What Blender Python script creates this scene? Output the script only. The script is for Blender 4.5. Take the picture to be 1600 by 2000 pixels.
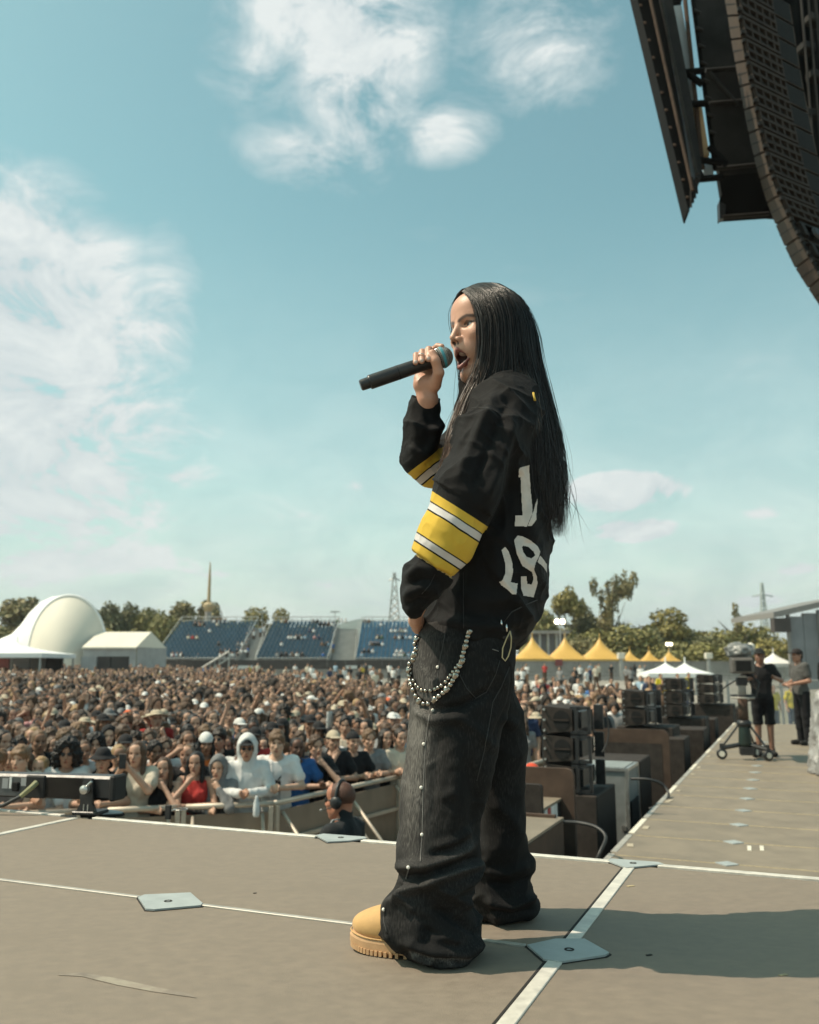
import bpy, bmesh, math, random
import numpy as np
from mathutils import Vector, Matrix, Euler
from mathutils.bvhtree import BVHTree
for o in list(bpy.data.objects): bpy.data.objects.remove(o)
S = bpy.context.scene
COL = S.collection
rng = np.random.default_rng(11)
random.seed(5)
# ---------------------------------------------------------------- camera
FPX = 1722.0                       # focal length in photo pixels (photo 1600 x 2000)
PITCH = math.atan(300 / FPX)       # horizon at photo row 1300
CAMZ = 2.60                        # eye height above the ground
cam_d = bpy.data.cameras.new('camera'); cam = bpy.data.objects.new('camera', cam_d); COL.objects.link(cam)
cam_d.sensor_fit = 'VERTICAL'; cam_d.sensor_height = 36.0; cam_d.lens = FPX * 36 / 2000
cam_d.clip_start = 0.05; cam_d.clip_end = 9000
cam.location = (0, 0, CAMZ); cam.rotation_euler = (math.pi / 2 + PITCH, 0, 0)
cam_d.dof.use_dof = True; cam_d.dof.focus_distance = 2.28; cam_d.dof.aperture_fstop = 4.5
S.camera = cam
# ---------------------------------------------------------------- light
SUN_EL, SUN_AZ = 56.0, -93.0       # azimuth from +Y towards +X: the sun stands high to the left
w = bpy.data.worlds.new('World'); S.world = w; w.use_nodes = True
sun_d = bpy.data.lights.new('sun', 'SUN'); sun = bpy.data.objects.new('sun', sun_d); COL.objects.link(sun)
sun_d.energy = 5.0; sun_d.angle = math.radians(0.5); sun_d.color = (1.0, 0.86, 0.69)
_s = Vector((math.sin(math.radians(SUN_AZ)) * math.cos(math.radians(SUN_EL)), math.cos(math.radians(SUN_AZ)) * math.cos(math.radians(SUN_EL)), math.sin(math.radians(SUN_EL))))
sun.rotation_euler = _s.to_track_quat('Z', 'Y').to_euler(); sun.location = (-30, 10, 40)
S.view_settings.view_transform = 'Standard'; S.view_settings.look = 'None'
S.view_settings.exposure = 0.0; S.view_settings.gamma = 1.0; S.view_settings.use_curve_mapping = False
S.render.engine = 'CYCLES'
HAZE = 0.00022
S.cycles.max_bounces = 6; S.cycles.diffuse_bounces = 3; S.cycles.glossy_bounces = 3; S.cycles.adaptive_threshold = 0.015
w.cycles.sampling_method = 'MANUAL'; w.cycles.sample_map_resolution = 256

class NT:
    def __init__(s, tree): s.t = tree; tree.nodes.clear()
    def n(s, kind, **k):
        nd = s.t.nodes.new(kind)
        for a, v in k.items(): setattr(nd, a, v)
        return nd
    def l(s, a, b): s.t.links.new(a, b)
    def m(s, op, a, b=None, c=None, clamp=False):
        nd = s.n('ShaderNodeMath', operation=op, use_clamp=clamp)
        for i, v in enumerate((a, b, c)):
            if v is None: continue
            if isinstance(v, (int, float)): nd.inputs[i].default_value = v
            else: s.l(v, nd.inputs[i])
        return nd.outputs[0]
    def ramp(s, fac, stops, interp='LINEAR'):
        nd = s.n('ShaderNodeValToRGB'); r = nd.color_ramp; r.interpolation = interp
        while len(r.elements) < len(stops): r.elements.new(0.5)
        for e, (p, c) in zip(r.elements, stops):
            e.position = p; e.color = (*c, 1) if len(c) == 3 else c
        if fac is not None: s.l(fac, nd.inputs[0])
        return nd.outputs[0]
    def mix(s, fac, a, b, blend='MIX'):
        nd = s.n('ShaderNodeMix', data_type='RGBA', blend_type=blend)
        for i, v in ((0, fac), (6, a), (7, b)):
            if isinstance(v, (int, float)): nd.inputs[i].default_value = v
            elif isinstance(v, tuple): nd.inputs[i].default_value = (*v, 1) if len(v) == 3 else v
            else: s.l(v, nd.inputs[i])
        return nd.outputs[2]
    def noise(s, vec, scale, detail=4, rough=0.55, dist=0.0):
        nd = s.n('ShaderNodeTexNoise'); nd.inputs['Scale'].default_value = scale
        nd.inputs['Detail'].default_value = detail; nd.inputs['Roughness'].default_value = rough; nd.inputs['Distortion'].default_value = dist
        if vec is not None: s.l(vec, nd.inputs['Vector'])
        return nd.outputs[0]

def build_world():
    t = NT(w.node_tree)
    sky = t.n('ShaderNodeTexSky', sky_type='NISHITA', sun_disc=False)
    sky.sun_elevation = math.radians(SUN_EL); sky.sun_rotation = math.radians(SUN_AZ)
    sky.altitude = 100; sky.air_density = 1.0; sky.dust_density = 1.6; sky.ozone_density = 1.0
    hsv = t.mix(1.0, sky.outputs[0], SKY_TINT, 'MULTIPLY')
    tc = t.n('ShaderNodeTexCoord')
    sx = t.n('ShaderNodeSeparateXYZ'); t.l(tc.outputs['Generated'], sx.inputs[0])
    X, Y, Z = sx.outputs
    az = t.m('ARCTAN2', X, Y); el = t.m('ARCSINE', Z)
    # clouds lie on a flat layer high above: direction divided by its height
    zz = t.m('ADD', t.m('MAXIMUM', Z, 0.0), 0.16)
    cv = t.n('ShaderNodeCombineXYZ'); t.l(t.m('DIVIDE', X, zz), cv.inputs[0]); t.l(t.m('DIVIDE', Y, zz), cv.inputs[1])
    n1 = t.noise(cv.outputs[0], 1.7, 8, 0.60, 0.25)
    n2 = t.noise(cv.outputs[0], 0.55, 3, 0.5)
    av = t.n('ShaderNodeCombineXYZ'); t.l(az, av.inputs[0]); t.l(t.m('MULTIPLY', el, 1.7), av.inputs[1])
    n3 = t.noise(av.outputs[0], 8.5, 8, 0.66, 0.5)
    tot = None
    ae = t.n('ShaderNodeCombineXYZ'); t.l(az, ae.inputs[0]); t.l(el, ae.inputs[1])
    for (px, py, wx, wy, amp) in CLOUDS:
        v = ray(px, py); a0 = math.atan2(v[0], v[1]); e0 = math.asin(v[2] / float(np.linalg.norm(v)))
        va = t.n('ShaderNodeVectorMath', operation='MULTIPLY_ADD'); t.l(ae.outputs[0], va.inputs[0])
        kx, ky = 1400 / wx, 1500 / wy; va.inputs[1].default_value = (kx, ky, 0); va.inputs[2].default_value = (-a0 * kx, -e0 * ky, 0)
        ln = t.n('ShaderNodeVectorMath', operation='LENGTH'); t.l(va.outputs[0], ln.inputs[0])
        b = t.m('MULTIPLY_ADD', ln.outputs['Value'], -amp, amp, clamp=False)
        tot = b if tot is None else t.m('MAXIMUM', tot, b)
    tot = t.m('MAXIMUM', tot, 0.0)
    nz = t.m('ADD', t.m('MULTIPLY', n3, 0.75), t.m('MULTIPLY', n1, 0.25))
    body = t.m('MULTIPLY', t.m('SUBTRACT', t.m('MULTIPLY', tot, t.m('ADD', t.m('MULTIPLY', t.m('SUBTRACT', nz, 0.5), 6.5), 0.85)), 0.10), 1.25, clamp=True)
    wisp = t.m('MULTIPLY', t.m('SUBTRACT', t.m('MULTIPLY', n1, t.m('ADD', n2, 0.45)), 0.50, clamp=True), 1.6, clamp=True)
    low = t.m('MULTIPLY', t.m('SUBTRACT', 1.0, t.m('MULTIPLY', el, 1 / 0.52), clamp=True), 1.0)   # hazy veil towards the horizon
    veil = t.m('MULTIPLY', t.m('POWER', low, 1.7), t.m('ADD', 0.62, t.m('MULTIPLY', n1, 0.75)), clamp=True)
    mask = t.m('MAXIMUM', body, wisp); mask = t.m('MAXIMUM', mask, veil)
    shade = t.ramp(n3, [(0.36, (0.74, 0.80, 0.83)), (0.60, (0.99, 1.0, 0.99))])
    cc = t.mix(1.0, shade, CLOUD_COL, 'MULTIPLY')
    colr = t.mix(mask, hsv, cc)
    bg = t.n('ShaderNodeBackground'); bg.inputs[1].default_value = 0.15; t.l(colr, bg.inputs[0])
    out = t.n('ShaderNodeOutputWorld'); t.l(bg.outputs[0], out.inputs[0])

SKY_TINT = (1.08, 1.42, 0.97); CLOUD_COL = (5.45, 5.75, 5.75)
#          px    py    wx   wy  amp    (direction of each cloud, read off the photograph)
CLOUDS = [(700, 60, 190, 220, 1.35), (640, -60, 260, 200, 1.3), (700, 210, 110, 150, 1.1), (860, 250, 130, 70, 0.9), (620, 300, 170, 70, 0.9), (1050, 90, 190, 120, 0.8), (500, 110, 130, 110, 0.6),
          (0, 690, 300, 330, 2.4), (-200, 760, 400, 400, 2.0), (60, 900, 320, 290, 2.0), (310, 640, 90, 190, 0.95), (260, 840, 190, 60, 1.0), (340, 930, 120, 55, 1.0),
          (1222, 962, 118, 46, 3.2), (1240, 1035, 88, 28, 2.8), (1490, 1000, 60, 24, 0.8), (705, 950, 50, 24, 0.8), (600, 1010, 260, 50, 0.55),
          (120, 1080, 380, 70, 1.2), (250, 1010, 300, 34, 0.9), (430, 1120, 200, 26, 0.9), (620, 1140, 120, 30, 0.9), (1480, 1172, 70, 26, 1.3), (1560, 1110, 80, 30, 1.0), (1290, 1160, 90, 30, 0.8), (460, 1000, 340, 130, 0.5)]
cth, sth = math.cos(PITCH), math.sin(PITCH)
def ray(px, py):
    a, b = px - 800.0, 1000.0 - py
    return np.array([a, FPX * cth - b * sth, FPX * sth + b * cth])
def at_y(px, py, Y):               # the point on a pixel's ray at distance Y in front of the camera
    v = ray(px, py); return v * (Y / v[1]) + np.array([0, 0, CAMZ])
def at_z(px, py, z):               # the point on a pixel's ray at height z
    v = ray(px, py); return v * ((z - CAMZ) / v[2]) + np.array([0, 0, CAMZ])
def to_px(P):
    P = np.asarray(P, float) - np.array([0, 0, CAMZ])
    fw = P[:, 1] * cth + P[:, 2] * sth; up = -P[:, 1] * sth + P[:, 2] * cth
    return np.stack([800 + FPX * P[:, 0] / fw, 1000 - FPX * up / fw], 1)
build_world()
# ---------------------------------------------------------------- materials
MATS = {}
def mat(name, col=(0.5, 0.5, 0.5), rough=0.6, metal=0.0, var=0.15, scale=8.0, bump=0.0, bscale=60.0, spec=0.5, dark=None, emit=None, objcol=False, attr=None, stretch=None, sheen=0.0, coords='Object', streak=None):
    if name in MATS: return MATS[name]
    m = bpy.data.materials.new(name); m.use_nodes = True; t = NT(m.node_tree)
    b = t.n('ShaderNodeBsdfPrincipled'); o = t.n('ShaderNodeOutputMaterial'); t.l(b.outputs[0], o.inputs[0])
    tc = t.n('ShaderNodeTexCoord'); vec = tc.outputs[coords]
    if stretch:
        mp = t.n('ShaderNodeMapping'); mp.inputs['Scale'].default_value = stretch; t.l(vec, mp.inputs[0]); vec = mp.outputs[0]
    if objcol: base = t.n('ShaderNodeObjectInfo').outputs['Color']
    elif attr: base = t.n('ShaderNodeAttribute', attribute_name=attr).outputs['Color']
    else: base = None
    nz = t.noise(vec, scale, 5, 0.6)
    if base is None:
        d = dark if dark else tuple(c * (1 - 2 * var) for c in col)
        colr = t.ramp(nz, [(0.3, d), (0.7, tuple(min(1, c * (1 + var)) for c in col))])
    else:
        g = t.ramp(nz, [(0.3, (1 - 1.6 * var,) * 3), (0.7, (1 + var * 0.4,) * 3)])
        colr = t.mix(1.0, base, g, 'MULTIPLY')
    if streak:   # a second, larger pattern of dirt with its own shape
        n2 = t.noise(vec, streak[0], 6, 0.65, 0.6)
        colr = t.mix(t.ramp(n2, [(streak[2], (0, 0, 0)), (streak[2] + 0.16, (1, 1, 1))]), colr, streak[1])
    t.l(colr, b.inputs['Base Color'])
    rr = t.m('ADD', t.m('MULTIPLY', nz, 0.25), rough - 0.12, clamp=True); t.l(rr, b.inputs['Roughness'])
    b.inputs['Metallic'].default_value = metal; b.inputs['Specular IOR Level'].default_value = spec
    if sheen: b.inputs['Sheen Weight'].default_value = sheen
    if bump:
        bn = t.n('ShaderNodeBump'); bn.inputs['Strength'].default_value = bump; bn.inputs['Distance'].default_value = 0.01
        t.l(t.noise(vec, bscale, 4, 0.6), bn.inputs['Height']); t.l(bn.outputs[0], b.inputs['Normal'])
    if emit:
        b.inputs['Emission Color'].default_value = (*emit[0], 1); b.inputs['Emission Strength'].default_value = emit[1]
    MATS[name] = m; return m
# ---------------------------------------------------------------- mesh helpers
def mesh_np(name, V, Q, m=None, smooth=True, mats=None, mi=None):
    V = np.asarray(V, np.float32); Q = np.asarray(Q, np.int32)
    me = bpy.data.meshes.new(name); k = Q.shape[1]
    me.vertices.add(len(V)); me.vertices.foreach_set('co', V.ravel())
    me.loops.add(Q.size); me.loops.foreach_set('vertex_index', Q.ravel())
    me.polygons.add(len(Q)); me.polygons.foreach_set('loop_start', np.arange(0, Q.size, k, dtype=np.int32))
    me.polygons.foreach_set('use_smooth', np.full(len(Q), smooth))
    for mm in (mats or ([m] if m else [])): me.materials.append(mm)
    if mi is not None: me.polygons.foreach_set('material_index', np.asarray(mi, np.int32))
    me.update(calc_edges=True); me.validate(); return me
def vcol(me, name, C):
    a = me.attributes.new(name, 'FLOAT_COLOR', 'POINT'); C = np.asarray(C, np.float32)
    if C.shape[1] == 3: C = np.concatenate([C, np.ones((len(C), 1), np.float32)], 1)
    a.data.foreach_set('color', C.ravel())
def vfloat(me, name, F):
    a = me.attributes.new(name, 'FLOAT', 'POINT'); a.data.foreach_set('value', np.asarray(F, np.float32))
def obj(name, me, parent=None, loc=(0, 0, 0), rot=(0, 0, 0), scale=(1, 1, 1), label=None, cat=None, group=None, kind=None, color=None):
    o = bpy.data.objects.new(name, me); COL.objects.link(o)
    o.location = loc; o.rotation_euler = rot; o.scale = scale
    if parent: o.parent = parent
    if label: o['label'] = label
    if cat: o['category'] = cat
    if group: o['group'] = group
    if kind: o['kind'] = kind
    if color is not None: o.color = (*color, 1)
    return o
def thing(name, label, cat, loc=(0, 0, 0), rz=0.0, group=None):
    o = obj(name, None, loc=loc, rot=(0, 0, rz), label=label, cat=cat, group=group); o.empty_display_size = 0.2; return o
class MB:
    """collects boxes, tubes, lathes and prisms into one mesh"""
    def __init__(s): s.v = []; s.f = []
    def add(s, vs, fs):
        k = len(s.v); s.v += [tuple(map(float, p)) for p in vs]; s.f += [tuple(i + k for i in f) for f in fs]; return s
    def box(s, c, d, rz=0.0, bev=0.0, M=None):
        hx, hy, hz = d[0] / 2, d[1] / 2, d[2] / 2; cr, sr = math.cos(rz), math.sin(rz)
        if bev <= 0:
            pts = [(x, y, z) for z in (-hz, hz) for (x, y) in ((-hx, -hy), (hx, -hy), (hx, hy), (-hx, hy))]
            fs = [(3, 2, 1, 0), (4, 5, 6, 7), (0, 1, 5, 4), (1, 2, 6, 5), (2, 3, 7, 6), (3, 0, 4, 7)]
        else:
            b = min(bev, hx * .9, hy * .9, hz * .9); pts = []; fs = []
            for (zz, sx, sy) in ((-hz, hx - b, hy - b), (-hz + b, hx, hy), (hz - b, hx, hy), (hz, hx - b, hy - b)):
                pts += [(-sx, -sy + (b if sy == hy else 0), zz), (-sx + (b if sx == hx else 0), -sy, zz), (sx - (b if sx == hx else 0), -sy, zz), (sx, -sy + (b if sy == hy else 0), zz),
                        (sx, sy - (b if sy == hy else 0), zz), (sx - (b if sx == hx else 0), sy, zz), (-sx + (b if sx == hx else 0), sy, zz), (-sx, sy - (b if sy == hy else 0), zz)]
            for r in range(3):
                for i in range(8): j = (i + 1) % 8; fs.append((r * 8 + i, r * 8 + j, r * 8 + 8 + j, r * 8 + 8 + i))
            fs += [tuple(range(7, -1, -1)), tuple(range(24, 32))]
        q = [(c[0] + x * cr - y * sr, c[1] + x * sr + y * cr, c[2] + z) for x, y, z in pts]
        if M is not None: q = [tuple(M @ Vector(p)) for p in q]
        return s.add(q, fs)
    def tube(s, pts, r, n=8, cap=True):
        pts = [Vector(p) for p in pts]; R = r if isinstance(r, (list, tuple)) else [r] * len(pts); base = []; up = None
        for i, p in enumerate(pts):
            d = (pts[min(i + 1, len(pts) - 1)] - pts[max(i - 1, 0)]).normalized()
            if up is None: up = Vector((0, 0, 1)) if abs(d.z) < .9 else Vector((1, 0, 0))
            sd = d.cross(up).normalized(); up = sd.cross(d).normalized()
            base += [tuple(p + (sd * math.cos(2 * math.pi * k / n) + up * math.sin(2 * math.pi * k / n)) * R[i]) for k in range(n)]
        fs = [(i * n + k, i * n + (k + 1) % n, (i + 1) * n + (k + 1) % n, (i + 1) * n + k) for i in range(len(pts) - 1) for k in range(n)]
        if cap: fs += [tuple(range(n - 1, -1, -1)), tuple((len(pts) - 1) * n + k for k in range(n))]
        return s.add(base, fs)
    def lathe(s, c, prof, n=16, M=None):      # prof: (r, z)
        vs = []; 
        for r, z in prof: vs += [(c[0] + r * math.cos(2 * math.pi * k / n), c[1] + r * math.sin(2 * math.pi * k / n), c[2] + z) for k in range(n)]
        if M is not None: vs = [tuple(M @ Vector(p)) for p in vs]
        fs = [(i * n + k, i * n + (k + 1) % n, (i + 1) * n + (k + 1) % n, (i + 1) * n + k) for i in range(len(prof) - 1) for k in range(n)]
        fs += [tuple(range(n - 1, -1, -1)), tuple((len(prof) - 1) * n + k for k in range(n))]
        return s.add(vs, fs)
    def prism(s, poly, t0, t1, fn):           # poly of 2-D points, fn(x, y, t) -> 3-D
        n = len(poly); vs = [fn(x, y, t0) for x, y in poly] + [fn(x, y, t1) for x, y in poly]
        return s.add(vs, [tuple(range(n - 1, -1, -1)), tuple(range(n, 2 * n))] + [(i, (i + 1) % n, n + (i + 1) % n, n + i) for i in range(n)])
    def quad(s, a, b, c, d): return s.add([a, b, c, d], [(0, 1, 2, 3)])
    def mesh(s, name, m=None, smooth=False, fix=True):
        me = bpy.data.meshes.new(name); me.from_pydata(s.v, [], s.f)
        if fix:
            bm = bmesh.new(); bm.from_mesh(me); bmesh.ops.recalc_face_normals(bm, faces=bm.faces[:]); bm.to_mesh(me); bm.free()
        if m: me.materials.append(m)
        if smooth: me.polygons.foreach_set('use_smooth', [True] * len(me.polygons))
        me.update(); return me
    def obj(s, name, m=None, parent=None, smooth=False, **k): return obj(name, s.mesh(name, m, smooth), parent, **k)
# ---------------------------------------------------------------- signed distance modelling
def snets(F, o, h):
    s = F < 0; nx, ny, nz = F.shape
    c = np.zeros((nx - 1, ny - 1, nz - 1), np.int8)
    offs = [(i, j, k) for i in (0, 1) for j in (0, 1) for k in (0, 1)]
    for i, j, k in offs: c += s[i:nx - 1 + i, j:ny - 1 + j, k:nz - 1 + k]
    idx = np.argwhere((c > 0) & (c < 8)); vid = np.full(c.shape, -1, np.int32); vid[tuple(idx.T)] = np.arange(len(idx))
    val = {q: F[idx[:, 0] + q[0], idx[:, 1] + q[1], idx[:, 2] + q[2]] for q in offs}
    acc = np.zeros((len(idx), 3)); cnt = np.zeros(len(idx))
    for a in offs:
        for ax in range(3):
            if a[ax]: continue
            b = list(a); b[ax] = 1; b = tuple(b); va, vb = val[a], val[b]; cr = (va < 0) != (vb < 0)
            t = np.where(cr, va / np.where(cr, va - vb, 1), 0)
            p = np.array(a, float)[None, :].repeat(len(idx), 0); p[:, ax] += t
            acc[cr] += p[cr]; cnt[cr] += 1
    V = (idx + acc / cnt[:, None]) * h + np.asarray(o); Q = []
    for ax in range(3):
        u, v = [(1, 2), (2, 0), (0, 1)][ax]
        sl = [slice(1, -1)] * 3; s0 = list(sl); s1 = list(sl); s0[ax] = slice(0, -1); s1[ax] = slice(1, None)
        A = s[tuple(s0)]; B = s[tuple(s1)]; e = np.argwhere(A != B); sg = A[tuple(e.T)]
        base = e.copy(); base[:, u] += 1; base[:, v] += 1
        def cell(du, dv):
            q = base.copy(); q[:, u] -= du; q[:, v] -= dv; return vid[tuple(q.T)]
        quad = np.stack([cell(1, 1), cell(0, 1), cell(0, 0), cell(1, 0)], 1)
        quad[~sg] = quad[~sg][:, ::-1]; Q.append(quad)
    Q = np.concatenate(Q); Q = Q[(Q >= 0).all(1)]
    return V, Q
def sdf_mesh(fn, lo, hi, h, B=8, slack=1.45):
    lo = np.asarray(lo, float); hi = np.asarray(hi, float)
    nb = np.maximum(1, np.ceil((hi - lo) / h / B)).astype(int)
    g = np.stack(np.meshgrid(*[np.arange(n) for n in nb], indexing='ij'), -1).reshape(-1, 3)
    dc = fn(lo + (g + .5) * B * h - .5 * h); act = np.abs(dc) < h * B * .5 * 1.732 * slack
    F = np.repeat(np.repeat(np.repeat(np.where(dc < 0, -1., 1.).reshape(nb), B, 0), B, 1), B, 2).astype(np.float32)
    ga = g[act]; loc = np.stack(np.meshgrid(*[np.arange(B)] * 3, indexing='ij'), -1).reshape(-1, 3)
    ijk = (ga[:, None, :] * B + loc[None]).reshape(-1, 3)
    d = np.concatenate([fn((lo + q * h).astype(np.float32)) for q in np.array_split(ijk, max(1, len(ijk) // 400000))]) if len(ijk) else np.zeros(0)
    F[tuple(ijk.T)] = d
    return snets(F, lo, h)
def cone(P, a, b, ra, rb):
    a = np.asarray(a, float); b = np.asarray(b, float); ab = b - a
    q = P - a.astype(P.dtype); ab = ab.astype(P.dtype); t = np.clip((q @ ab) / max(float(ab @ ab), 1e-9), 0, 1)
    x, y, z = q[:, 0] - t * ab[0], q[:, 1] - t * ab[1], q[:, 2] - t * ab[2]
    return np.sqrt(x * x + y * y + z * z) - (ra + (rb - ra) * t)
def chain(P, pts, rs, k=0.0):
    d = None
    for i in range(len(pts) - 1):
        e = cone(P, pts[i], pts[i + 1], rs[i], rs[i + 1]); d = e if d is None else smin(d, e, k)
    return d
def ell(P, c, r):
    x, y, z = (P[:, 0] - c[0]) / r[0], (P[:, 1] - c[1]) / r[1], (P[:, 2] - c[2]) / r[2]
    k0 = np.sqrt(x * x + y * y + z * z); x, y, z = x / r[0], y / r[1], z / r[2]; k1 = np.sqrt(x * x + y * y + z * z)
    return k0 * (k0 - 1) / np.maximum(k1, 1e-6)
def smin(a, b, k):
    if k <= 0: return np.minimum(a, b)
    h = np.maximum(k - np.abs(a - b), 0) / k; return np.minimum(a, b) - h * h * k * .25
def smax(a, b, k): return -smin(-a, -b, k)
def stack(P, keys):
    """a column of ellipses: keys (z, cx, cy, rx, ry), rising z; rounded superellipse sections"""
    K = np.asarray(sorted(keys), float); z = P[:, 2]
    cx, cy, rx, ry = [np.interp(z, K[:, 0], K[:, i]) for i in (1, 2, 3, 4)]
    dx, dy = (P[:, 0] - cx) / rx, (P[:, 1] - cy) / ry
    d = (np.sqrt(dx * dx + dy * dy + 1e-9) - 1) * np.minimum(rx, ry)
    return np.maximum(d, np.maximum(K[0, 0] - z, z - K[-1, 0]))
def normals(V, Q):
    n = np.cross(V[Q[:, 2]] - V[Q[:, 0]], V[Q[:, 3]] - V[Q[:, 1]]); N = np.zeros_like(V)
    for i in range(4): np.add.at(N, Q[:, i], n)
    return N / np.maximum(np.linalg.norm(N, axis=1, keepdims=True), 1e-12)
def relax(V, Q, it=2, lam=0.5):
    for _ in range(it):
        A = np.zeros_like(V); c = np.zeros(len(V))
        for i in range(4):
            for j in (1, 3):
                np.add.at(A, Q[:, i], V[Q[:, (i + j) % 4]]); np.add.at(c, Q[:, i], 1)
        V = V + lam * (A / np.maximum(c, 1)[:, None] - V)
    return V
def vnoise(P, seed=0):
    """smooth value noise in [-1, 1] for displacing vertices"""
    P = np.asarray(P, float); i = np.floor(P).astype(np.int64); f = P - i; f = f * f * (3 - 2 * f); r = 0
    for dx in (0, 1):
        for dy in (0, 1):
            for dz in (0, 1):
                hsh = ((i[:, 0] + dx) * 73856093) ^ ((i[:, 1] + dy) * 19349663) ^ ((i[:, 2] + dz) * 83492791) ^ (seed * 2654435761)
                hsh = (hsh ^ (hsh >> 13)) * 1274126177; v = ((hsh ^ (hsh >> 16)) & 0xffff) / 32767.5 - 1
                r = r + v * np.where(dx, f[:, 0], 1 - f[:, 0]) * np.where(dy, f[:, 1], 1 - f[:, 1]) * np.where(dz, f[:, 2], 1 - f[:, 2])
    return r
def seg_dist(p, poly):
    """distance of 2-D points to a polyline, and the position 0..1 along it"""
    best = np.full(len(p), 1e9); tt = np.zeros(len(p)); n = len(poly) - 1
    for i in range(n):
        a = np.asarray(poly[i], float); b = np.asarray(poly[i + 1], float); ab = b - a
        t = np.clip(((p - a) @ ab) / (ab @ ab), 0, 1); d = np.linalg.norm(p - a - t[:, None] * ab, axis=1)
        m = d < best; best[m] = d[m]; tt[m] = (i + t[m]) / n
    return best, tt
# ================================================================ the setting: ground and stage
AZ = math.atan2(740, FPX * cth + 300 * sth)        # the stage runs off towards photo column 1540
Uv = np.array([math.sin(AZ), math.cos(AZ)]); Vv = np.array([-math.cos(AZ), math.sin(AZ)]); RU = math.pi / 2 - AZ
def UV(u, v, z): return (u * Uv[0] + v * Vv[0], u * Uv[1] + v * Vv[1], z)
def toUV(p): return float(p[0] * Uv[0] + p[1] * Uv[1]), float(p[0] * Vv[0] + p[1] * Vv[1])
PZ = CAMZ - 0.667      # top of the raised platform the singer stands on
LZ = CAMZ - 1.44       # top of the main stage beyond it
M_ground = mat('festival ground', (0.30, 0.27, 0.23), 0.9, var=0.2, scale=0.5, bump=0.4, bscale=30, streak=(0.08, (0.22, 0.21, 0.15), 0.5))
def gz(y): return min(1.0, max(0.0, (y - 14) * .014))       # the field rises gently away from the stage
gm = MB(); GY = [-200, 0, 14, 30, 50, 70, 85.4, 110, 300, 4000]
gm.v = [(x, y, gz(y)) for y in GY for x in (-3000, -60, 0, 60, 3000)]; gm.f = [(j * 5 + i, j * 5 + i + 1, j * 5 + i + 6, j * 5 + i + 5) for j in range(len(GY) - 1) for i in range(4)]
gm.obj('ground', M_ground, kind='structure')

M_deck = mat('deck ply', (0.225, 0.182, 0.140), 0.72, var=0.07, scale=26, bump=0.35, bscale=420, stretch=(1, 1.5, 1), streak=(3.4, (0.20, 0.162, 0.124), 0.56))
M_deck2 = mat('deck ply worn', (0.225, 0.185, 0.138), 0.66, var=0.10, scale=4, bump=0.2, bscale=300, streak=(2.3, (0.19, 0.155, 0.117), 0.56))
M_alu = mat('aluminium trim', (0.64, 0.60, 0.53), 0.5, metal=0.15, var=0.12, scale=22, bump=0.1)
M_alu2 = mat('worn aluminium seam', (0.42, 0.395, 0.35), 0.5, metal=0.2, var=0.14, scale=20, bump=0.1)
M_plate = mat('pale painted plate', (0.37, 0.40, 0.395), 0.55, metal=0.1, var=0.08, scale=14, bump=0.15, bscale=120)
M_black = mat('matt black', (0.018, 0.017, 0.017), 0.75, var=0.3, scale=6)
M_blackp = mat('black plastic', (0.022, 0.022, 0.023), 0.42, var=0.25, scale=20)
M_gap = mat('dark gap', (0.02, 0.018, 0.016), 0.9)
M_steel = mat('steel', (0.55, 0.54, 0.51), 0.38, metal=0.85, var=0.12, scale=18)
M_tape = mat('scuffed tape', (0.72, 0.67, 0.56), 0.7, var=0.15, scale=30)
M_ytape = mat('yellow scuffed line', (0.42, 0.33, 0.19), 0.7, var=0.2, scale=40)
M_ytape2 = mat('dull tape', (0.46, 0.39, 0.29), 0.7, var=0.2, scale=30)
M_scuff = mat('dark scuff', (0.17, 0.13, 0.105), 0.7, var=0.2, scale=18)

def slab(mb, u0, u1, v0, v1, z0, z1, gap=0.004, bev=0.003):
    c = UV((u0 + u1) / 2, (v0 + v1) / 2, (z0 + z1) / 2)
    return mb.box(c, (u1 - u0 - 2 * gap, v1 - v0 - 2 * gap, z1 - z0), RU, bev)
UE = 3.225             # far edge of the platform
plat = slab(MB(), -5, UE - 0.02, -4.2, 8, 0.0, PZ - 0.034, 0, 0).obj('raised_platform', M_black, kind='structure')
for (u0, u1, v0, v1) in [(2.2, UE - .03, .53, 2.95), (1.18, 2.2, .53, 2.95), (0.16, 1.18, .53, 2.95), (-4.9, 0.16, .53, 2.95), (1.18, UE - .03, -1.9, .53), (-4.9, 1.18, -1.9, .53),
                         (2.2, UE - .03, 2.95, 5.37), (1.18, 2.2, 2.95, 5.37), (-4.9, 1.18, 2.95, 5.37), (1.18, UE - .03, -4.1, -1.9), (-4.9, 1.18, -4.1, -1.9), (-4.9, UE - .03, 5.37, 7.9)]:
    o = slab(MB(), u0, u1, v0, v1, PZ - 0.03, PZ, 0.0035).obj('deck_panel', M_deck, plat)
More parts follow.
